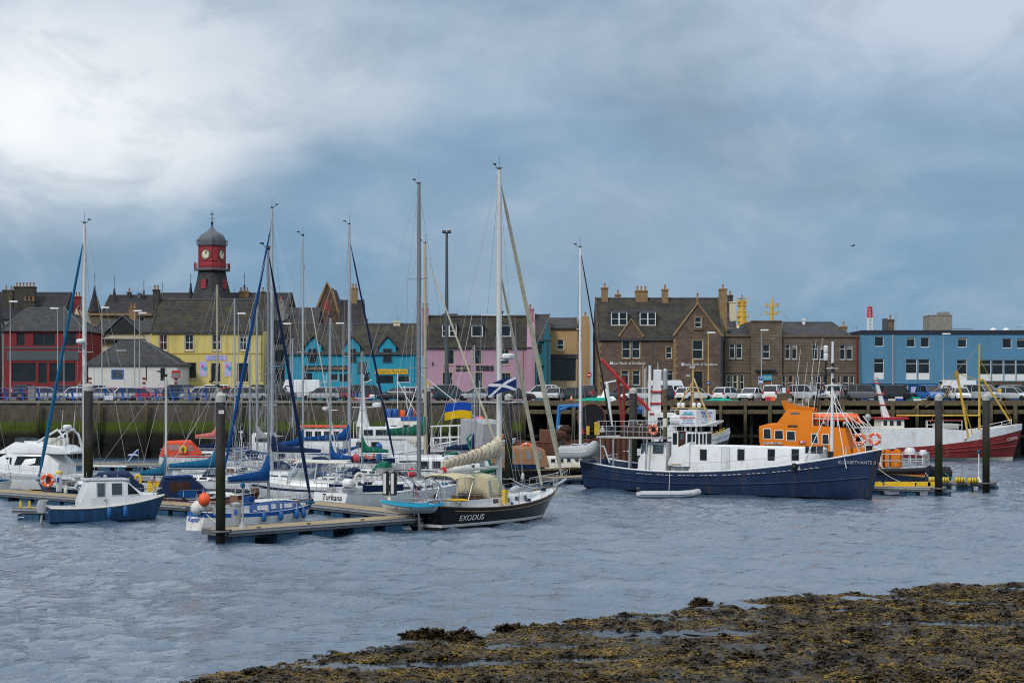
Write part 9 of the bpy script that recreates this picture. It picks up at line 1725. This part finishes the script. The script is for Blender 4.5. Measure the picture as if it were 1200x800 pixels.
# ------------------------------------------------------------------ working boats along the quay wall
WG='working boats along the quay wall'
def workboat(label,px_,Y,deg,L,B,hullm,stripem,fb,houses,extras=None,bottom='antifoul_dark',wl='waterline_white',rail=True,name='fishing_boat',bul=.0):
 rz=R(deg);loc=(XA(px_,Y),Y,0);g=thing(name,label,'fishing boat',loc,rz,WG)
 h=Hull(L,B,*fb,tw=.75,rake=L*.07,flare=.12,fine=1.8);h.build(g,[hullm,wl,bottom,stripem],boot=.12,stripe=.82);h.deck(g,'deck_grey',.35,.06);h.rail(g,stripem,.06,0,.02,'gunwale')
 hs_=[]
 for nm,m_,st,wins in houses:
  H_=House(st);o=H_.build(nm,m_,g,.03,.08);hs_.append((H_,o))
  if wins:H_.windows(o,wins,'glass_dark',(-1,1),'frame_white')
  xm_=st[-1][0];mb=MB();w_=st[-1][2];z1=st[-1][4];
  if wins:z0,z1=wins[0][2],wins[0][3];[mb.box(xm_-.02,xm_+.02,y-.22,y+.22,z0,z1)for y in(-w_*.6,0,w_*.6)];mb.build('windscreen','glass_dark',o)
 if rail:stanchions(g,h,-L*.42,L*.42,9,.8,'white_paint',inset=.1,wires=(1,.5),r_=.025)
 return g,h
def poles(g,items,name,m,r_=.05):
 mb=MB();[mb.tube(p,r_ if isinstance(p[0],tuple)and len(p)else r_,6)for p in items];return mb.build(name,m,g,True)
 # orange roofed white boat
g,h=workboat('white workboat with an orange roofed wheelhouse by the algae covered wall',378,186,175,9.5,3.4,'white_paint','blue_stripe',(1.3,1.3,2.0),[('wheelhouse','white_paint',[(-2.6,1.4,1.35,1.0,4.2),(2.2,1.4,1.3,1.0,4.2)],[(-2.2+i*1.05,-1.5+i*1.05,3.1,3.8)for i in range(4)])])
mb=MB();mb.box(-3.0,2.6,-1.55,1.55,4.26,4.45);mb.build('wheelhouse_roof','buoy_orange',g);poles(g,[[(-1,0,4.4),(-1,0,7.5)],[(-1.8,0,6.2),(-.2,0,6.2)],[(-3.8,-1,1.5),(-3.8,-1,4.8),(-3.8,1,4.8),(-3.8,1,1.5)]],'mast','white_paint')
# white pilothouse cruiser
g,h=workboat('white pilothouse cruiser with raked front windows behind the PENTAGON yacht',447,176,8,10.5,3.6,'white_gel','white_gel',(1.5,1.5,2.2),[('lower_cabin','white_gel',[(-3.6,1.6,1.5,1.2,3.2),(2.6,1.5,1.3,1.3,3.1),(3.8,1.2,.9,1.5,2.1)],[(-2.8,-2.0,2.3,2.9),(-1.2,-.3,2.3,2.9)]),('pilothouse','white_gel',[(-2.4,1.5,1.35,3.2,4.5),(1.9,1.45,1.25,3.2,4.5),(3.4,1.2,1.0,3.15,3.4)],[(-2.0,-1.0,3.6,4.2),(-.7,.4,3.6,4.2)])],name='motor_cruiser')
mb=MB();mb.lathe([(.75,4.55),(.62,5.0),(.28,6.8),(.2,8.0),(.1,10.2)],(-2.0,0,0),10);mb.build('radar_mast','white_gel',g,True);poles(g,[[(-3.2,0,6.6),(-.6,0,6.6)],[(-2.9,0,7.6),(-1.1,0,7.6)],[(-2,0,9.2),(-1,0,9.6)]],'crosstree','white_gel');mb=MB();mb.lathe([(.35,6.6),(.5,6.7),(.5,7.0),(.3,7.1)],(-.5,0,0),10);mb.lathe([(.2,7.6),(.3,7.7),(.3,7.9),(.2,8)],(-1.0,0,0),10);mb.build('radar','white_gel',g,True)
# blue and white trawler by the wall
g,h=workboat('white wheelhouse fishing boat with blue drums on its roof by the quay wall',478,190,5,12,4.2,'blue_stripe','white_paint',(1.6,1.7,2.6),[('wheelhouse','white_paint',[(-2.6,1.6,1.5,1.2,5.3),(.9,1.6,1.4,1.2,5.2)],[(-2.0,-1.3,3.5,4.4),(-.7,-.1,3.5,4.4)]),('deckhouse','white_paint',[(-3.4,1.9,1.8,1.2,3.0),(3.0,1.8,1.6,1.4,2.9)],None)])
mb=MB();[mb.lathe([(.32,0),(.36,.05),(.36,.95),(.32,1.0)],(x,y,5.32),12)for x,y in((-2.2,-.9),(-1.5,-1.0),(.2,-.9))];mb.build('drum','blue_stripe',g,True);mb=MB();[mb.lathe([(.3,0),(.34,.05),(.34,.8),(.3,.85)],(x,y,5.32),12)for x,y in((-.6,-.9),(.5,-.2))];mb.build('orange_drum','buoy_orange',g,True);poles(g,[[(-1.2,0,5.2),(-1.2,0,10.5)],[(.1,0,5.2),(-.4,0,9.0)],[(-2.4,0,8.3),(.6,0,8.3)],[(-1.2,0,9.5),(2.6,0,3.0)]],'mast','white_paint',.06)
# dark boat with white rails
g,h=workboat('dark hulled trawler with white gantry rails under the blue and yellow flag',527,183,3,15,5.0,'dark_hull','white_paint',(2.0,2.0,3.0),[('wheelhouse','cream_gel',[(-5.8,1.9,1.8,1.3,5.0),(-2.6,1.9,1.8,1.3,5.0)],[(-5.2,-4.5,3.9,4.6),(-4.1,-3.3,3.9,4.6)])])
poles(g,[[(x,s_*2.0,1.8),(x,s_*2.0,4.4)]for x in np.linspace(-2,5,8)for s_ in(-1,1)]+[[(-2.2,s_*2.0,4.4),(5.2,s_*2.0,4.6)]for s_ in(-1,1)]+[[(-2.2,s_*2.0,3.1),(5.2,s_*2.0,3.3)]for s_ in(-1,1)]+[[(-3.5,0,5),(-3.5,0,11.5)],[(-5,0,5),(-3.5,0,9.5)],[(-2.2,1.2,4.4),(-3.5,0,9.5)],[(-3.5,0,10.5),(4,0,4.5)]],'gantry','white_paint',.06);mb=MB();mb.lathe([(.6,-1.3),(.6,1.3)],n=14);o=mb.build('net_drum','net_black',g);o.location=(2.5,0,2.9);o.rotation_euler=(R(90),0,0);mb=MB();mb.box(-5.5,-3.0,-1.2,1.2,5.05,5.5);mb.build('roof_gear','blue_stripe',g)
for px_,m_,lb in((559.5,'balloon_pink','pink ball fender right of the blue and yellow flag'),(564.5,'buoy_orange','orange ball fender touching the pink one by the blue and yellow flag'),):buoy_ball((XA(px_,180),180,ZA(492,180)),.36,m_,lb)
buoy_ball((XA(586,168),168,ZA(512,168)),.42,'buoy_orange','orange ball fender beside the middle pile');
# grey-white boat end with blue stripes
g,h=workboat('boat with a tall grey cover and blue white striped hull left of the middle pile',566,172,-70,9,3.6,'white_paint','blue_stripe',(2.0,1.9,2.9),[('grey_cover','canvas_grey',[(-3.0,1.6,1.5,1.4,5.4),(1.5,1.6,1.45,1.5,5.3),(3.0,1.2,1.0,1.8,4.9)],None)],rail=False);h.obj.data.materials[0]=M['blue_stripe'];h.obj.data.materials[3]=M['white_paint']
poles(g,[[(-1,0,5),(-1,0,9.5)],[(-2,0,8),(0,0,8)],[(2,1.0,5),(2,-1.0,5)]],'mast','mast_white')
# green trimmed small boat
g,h=workboat('small grey boat with green gunwale and green lifting arm behind the cream sail',538,141,10,6.5,2.6,'grey_gel','green_paint',(1.15,1.1,1.5),[('cuddy','white_paint',[(.2,1.0,.9,.9,2.1),(1.7,.9,.8,.9,2.0)],[(.5,1.2,1.4,1.9)])],rail=False)
poles(g,[[(1.6,-.6,1.2),(.6,-.6,4.2),(1.0,-.6,4.6)],[(2.9,-.4,1.4),(2.2,-.4,3.2)],[(-1.4,-.8,1.1),(-1.5,-.8,2.8),(-.2,-.8,3.0)]],'lifting_arm','green_paint',.13)
g,h=workboat('small white wheelhouse boat behind the solar panel of the black yacht',512,136,172,6.8,2.6,'white_gel','navy',(1.1,1.1,1.5),[('wheelhouse','white_gel',[(-.8,1.0,.95,.9,2.75),(1.5,1.0,.9,.9,2.7)],[(-.5,.2,1.8,2.45),(.5,1.2,1.8,2.45)])]);heap_=MB();heap_.ball((-1.8,0,1.7),(1.3,1.0,.9),12);heap_.build('net_heap','buoy_white',g,True)
# rusty net boat and cranes
g,h=workboat('rust brown net boat with a blue folding crane and a red boom',668,190,2,14,5.0,'rust_hull','rust_hull',(2.6,2.5,3.4),[('winch_house','rust_hull',[(-3.5,1.9,1.7,1.5,3.9),(-.6,1.9,1.7,1.5,3.8)],None)],rail=False)
P=lambda px_,py:(on_plane(px_,py,g.location,R(2),-.5)[0],-.5,on_plane(px_,py,g.location,R(2),-.5)[1])
poles(g,[[P(652,522),P(655.5,475)],[P(654.5,476),P(682,475)],[P(657,480),P(668,475)]],'folding_crane','crane_blue',.24);poles(g,[[P(681,474),P(690,506)],[P(681,476),P(684,508)]],'red_boom','red_paint',.24)
mb=MB();mb.lathe([(1.5,-.6),(1.5,.6)],n=18);o=mb.build('net_drum','net_black',g);o.location=(P(693,489)[0],-.3,P(693,489)[2]);o.rotation_euler=(R(90),0,0);mb=MB();mb.torus((0,0,.62),1.6,.09,'z',20,6);mb.torus((0,0,-.62),1.6,.09,'z',20,6);mb.build('drum_flange','rust_hull',o)
mb=MB();[mb.box(P(a,0)[0],P(c,0)[0],-1.4,-.8,P(a,509)[2],P(a,t_)[2])for a,c,t_ in((686.5,690,499),(696,702,494))];mb.build('yellow_frame','gear_yellow',g);mb=MB();mb.ball((P(662,504)[0],-1.2,P(662,503)[2]),(.75,.6,.55),12);mb.ball((P(655,512)[0],-1.0,P(655,512)[2]),(1.4,1.0,.9),12);mb.build('net_heap','tarp_brown',g,True);mb=MB();mb.lathe([(.45,-.7),(.5,-.6),(.5,.6),(.45,.7)],n=12);o=mb.build('steel_drum','lamp_grey',g,True);o.location=P(660,503);o.rotation_euler=(0,R(90),.3)
# big dark boat behind the blue trawler
Yb=164.0;g,h=workboat('dark workboat with a red derrick and white stepped mast behind the blue trawler',772,Yb,0,14.5,5.4,'rust_hull','white_paint',(2.6,2.5,4.2),[('wheelhouse','white_paint',[(-.6,2.0,1.9,1.5,6.2),(1.6,2.0,1.8,1.5,6.1)],[(-.3,.4,4.9,5.7),(.7,1.4,4.9,5.7)])],rail=False,wl='dark_hull');h.obj.data.materials[0]=M['dark_hull']
P=lambda px_,py,yo=-.8:(on_plane(px_,py,g.location,0,yo)[0],yo,on_plane(px_,py,g.location,0,yo)[1])
poles(g,[[P(705,421),P(725,443),P(762,481)]],'derrick_boom','red_paint',.19);poles(g,[[P(723,436),P(729,500)],[P(731.5,441),P(731,500)],[P(725,447),P(732,448)],[P(726,466),P(733,468)]],'derrick_post','faded_red',.15)
mb=MB();z0,z1=P(762,508)[2],P(762,428)[2];x_=P(761.5,0)[0];mb.tube([(x_,-.8,z0),(x_,-.8,z1)],[.2,.13],8);mb.tube([P(762,460),P(772,515)],.07,6);mb.tube([(x_,-.8,P(0,456)[2]if False else P(762,456)[2]),(x_+1.6,-.8,P(762,456)[2])],.06,5);tm=mb.build('white_mast','white_paint',g,True)
mb=MB();xa_,xb_=P(767,0)[0],P(773,0)[0];mb.loft([[(lerp(xa_,xa_+.3,t)+a*w,-.8+b2*w,lerp(P(768,510)[2],P(766,434)[2],t))for a,b2 in((-1,-1),(1,-1),(1,1),(-1,1))]for t,w in((0,.62),(.5,.45),(1,.32))]);sm=mb.build('stepped_mast','white_paint',g);mb=MB();[mb.box(lerp(xa_,xa_+.3,t)-.62,lerp(xa_,xa_+.3,t)+.75,-1.4,-.2,lerp(P(768,510)[2],P(766,434)[2],t),lerp(P(768,510)[2],P(766,434)[2],t)+.17)for t in(.08,.32,.48,.66)];mb.build('mast_step','red_paint',sm);mb=MB();mb.box(xa_-.1,xa_+.7,-1.0,-.6,P(767,446)[2],P(767,433)[2]);mb.build('light_box','frame_white',sm)
poles(g,[[P(772,444,-.3),P(780,486,-.3)],[P(735,479,.3),P(766,479,.3)],[P(736,495,.3),P(764,500,.3)]],'yellow_spar','wood_yellow',.12);poles(g,[[P(px_,488),P(px_,py)]for px_,py in((753.5,425),(755.5,432),(771,425),(757,430))],'whip_aerial','frame_white',.03)
mb=MB();mb.ball(P(752,480,.2),(.5,.5,.45),10);mb.build('blue_float','blue_stripe',g,True)
mb=MB();[mb.box(P(a,0)[0],P(c,0)[0],-2.6,-2.2,P(a,540)[2],P(a,t_)[2])for a,c,t_ in((700,745,513),)];o=mb.build('red_planking','rust_hull',g);mb=MB();[mb.tube([(P(a,0)[0],-2.62,P(a,540)[2]),(P(a,0)[0],-2.62,P(a,513)[2])],.07,5)for a in range(702,746,6)];mb.build('frame_rib','tarp_brown',o)
xn=P(843,0,-1.2)[0];text('FAITHLIES',.6,g,(P(841,0)[0]-.4,-h.hb(5.4)-.12,P(840,508)[2]),(R(90),R(-18),R(22)),'shop_sign_yellow')
mb=MB();a_,b2=P(824,0)[0],P(852,0)[0];mb.loft([[(x,s_*(h.hb(min(7.1,x))+.06+e),h.sheer(min(7.1,x))+z)for e,z in((0,-.1),(.1,.5),(0,.5),(-.05,-.1))]for s_ in(-1,)for x in np.linspace(2.5,7.15,8)]);mb.build('bulwark','white_paint',g)
g2=thing('davit_frame','white steel frame leaning on the jetty edge left of the red derrick','frame',(XA(712,176),176,0));zz=lambda py:ZA(py,176);xx=lambda p:XA(p,176)-XA(712,176)
mb=MB();mb.tube([(xx(711),0,zz(448)),(xx(717),0,zz(500))],.16,6);mb.tube([(xx(707),0,zz(449)),(xx(722),0,zz(446))],.10,6);mb.tube([(xx(714),0,zz(470)),(xx(722),0,zz(468))],.12,6);mb.build('frame_bar','white_paint',g2);mb=MB();mb.box(xx(710),xx(722),-.5,.5,-.4,zz(499.5));mb.build('base','dark_hull',g2)
# ------------------------------------------------------------------ a few more fenders and lines among the boats
rope([(XA(10,123),123.0,1.6),(XA(48,121),121.2,.78)],'yellow mooring rope from the white bow at the left frame edge','rope_yellow',sag=.3)
rope([on_boat(kes,(L*0-4.1,-.6,1.1)),(XA(262,88.5),89.0,.78)],'mooring rope from the blue and white sloop stern to the near finger',sag=.1)
rope([on_boat(exo,(-6.6,-1.2,1.4)),(XA(470,96.5),96.6,.8)],'mooring rope from the black yacht stern to the near finger',sag=.15)
# ------------------------------------------------------------------ more craft filling the berths behind
g,h,zc=yacht('white sloop with a grey boom cover lying across before the algae covered wall',301,171,168,9.5,356,'white_gel','navy','blue_stripe',cover='canvas_grey',boom_len=4.0,mast_r=.07,zboom=3.2,hood='sail_navy')
g,h,zc=yacht('grey sloop with a black boom cover and wind generator left of the ketch',343,163,20,9.0,395,'grey_gel','rubber','grey_gel',cover='rubber',boom_len=3.6,mast_r=.07,zboom=3.2,hood='canvas_grey',hood_win=True)
mb=MB();mb.tube([(-4.1,.8,1),(-4.1,.8,4.2)],.04,5);mb.lathe([(.1,4.1),(.14,4.2),(.1,4.4)],(-4.1,.8,0),8);[mb.obox((-4.25,.8+.45*math.cos(a),4.25+.45*math.sin(a)),(.03,.9,.09),0,0,a)for a in(0,2.1,4.2)];mb.build('wind_generator','white_gel',g)
g,h,zc=yacht('cream yacht with a green sprayhood left of the white wheelhouse boat',424,146,160,8.6,410,'cream_gel','green_paint','green_paint',cover='sail_green',boom_len=2.6,mast_r=.06,zboom=2.7,hood='sail_green',hood_win=False)
g,h,zc=yacht('white yacht with a slim mast just left of the middle pile',556,147,25,9.5,403,'white_gel','navy','navy',cover='sail_navy',boom_len=3.0,mast_r=.06,zboom=2.9,hood='sail_navy',hood_win=False)
g,h,zc=yacht('low white yacht with a navy sprayhood behind the small navy boat bow',222,135,172,8.8,352,'white_gel','navy','white_gel',boom=False,mast_r=.05,no_mast=True,hood='sail_navy')
g,h,zc=yacht('white sloop with a blue sprayhood moored between the large pale sloop and the quay',275,150,24,9.2,348,'white_gel','navy','white_gel',cover='sail_navy',boom_len=3.4,mast_r=.06,zboom=3.0,hood='sail_blue',hood_win=False)
g,h=workboat('small creel boat with a white cuddy and stacked creels by the wall',314,188,172,8.5,3.0,'white_paint','blue_stripe',(1.3,1.3,1.9),[('cuddy','white_paint',[(-.6,1.2,1.1,1.0,3.6),(1.6,1.2,1.0,1.0,3.5)],[(-.2,.4,2.5,3.1),(.7,1.2,2.5,3.1)])])
rs=random.Random(8);mb=MB();[mb.obox((-3.4+.7*i,rs.uniform(-.6,.6),1.3+.42*j),(.62,.9,.38),rs.uniform(-.3,.3))for i in range(4)for j in range(rs.randint(1,3))];mb.build('creel_stack','net_black',g);poles(g,[[(-.2,0,3.6),(-.2,0,8.2)],[(-1.0,0,6.8),(.6,0,6.8)]],'mast','white_paint')
inflatable('inflatable_dinghy',(XA(357,157),157,1.35),R(-12),3.0,1.6,'grey inflatable dinghy carried on deck under the ketch boom','rib_grey','buoy_red',motor=False)
inflatable('inflatable_dinghy',(XA(414,124),124,-.03),R(28),2.8,1.5,'small grey inflatable dinghy afloat behind the short pontoon','rubber','grey_gel',motor=True)
# fittings and gear lashed on the decks
GEAR=[]
for nm,mm,kind in(('rope_coil','rope_white',0),('rope_coil','sail_navy',0),('deck_box','grey_plastic',1),('deck_box','teak',1),('deck_box','rubber',1),('rolled_cover','sail_navy',2),('rolled_cover','canvas_grey',2),('rolled_cover','sail_teal',2),('deck_vent','steel',3)):
 mb=MB()
 if kind==0:[mb.torus((0,0,.03+.05*i),.17-.02*i,.04,'z',12,5)for i in range(3)]
 elif kind==1:mb.prism([(-.28,-.18,0),(.28,-.18,0),(.28,-.18,.28),(.2,-.18,.34),(-.28,-.18,.34)],(0,.36,0))
 elif kind==2:mb.tube([(-.6,0,.1),(-.2,.04,.13),(.3,-.03,.12),(.65,.02,.09)],[.06,.12,.11,.06],7)
 else:mb.lathe([(.1,0),(.08,.12),(.16,.18),(.17,.26),(.05,.33)],n=8)
 GEAR.append((nm,mb.mesh(nm,mm,True),0.0))
rs=random.Random(21)
for o in[q for q in bpy.data.objects if q.name.startswith('sailing_yacht')and q.parent is None]:
 dk=next((c for c in o.children if c.name.startswith('deck')),None)
 if not dk:continue
 zs=[v.co for v in dk.data.vertices]
 for i in range(13):
  v=rs.choice(zs);k=rs.choice(GEAR);q=link(k[0],k[1],o,(v.x*.9,v.y*rs.uniform(.4,.88),v.z+k[2]));q.rotation_euler=(0,0,rs.random()*6.3)
n_f=0
for o in[q for q in bpy.data.objects if q.name.startswith('sailing_yacht')and q.parent is None]:
 hb_=next((c for c in o.children if c.name.startswith('hull')),None)
 if not hb_ or 'EXODUS' in o['label']or 'blue and white' in o['label']or 'left edge' in o['label']:continue
 L_=max(v.co.x for v in hb_.data.vertices);top=max(v.co.z for v in hb_.data.vertices);sg=-1 if math.cos(o.rotation_euler.z)>0 else 1
 for f in(-.30,.12):
  x=L_*f*1.6;cand=[v.co for v in hb_.data.vertices if abs(v.co.x-x)<L_*.12 and v.co.y*sg>0 and v.co.z>.55*top*.7]
  if not cand:continue
  w=max(abs(c.y)for c in cand);mt=('fender_blue','buoy_white','rubber')[n_f%3];cn={'fender_blue':'blue','buoy_white':'white','rubber':'black'}[mt]
  words=o['label'].split();short=' '.join(words[:9])if len(words)>9 else o['label']
  while short.split()[-1]in('a','the','with','and','of','its','left','behind','before','in','lying','under','just'):short=' '.join(short.split()[:-1])
  fender(on_boat(o,(x,sg*(w+.12),.62)),mt,cn+' fender '+('aft' if f<0 else 'amidships')+' on the '+short,.6,.15,.45);n_f+=1
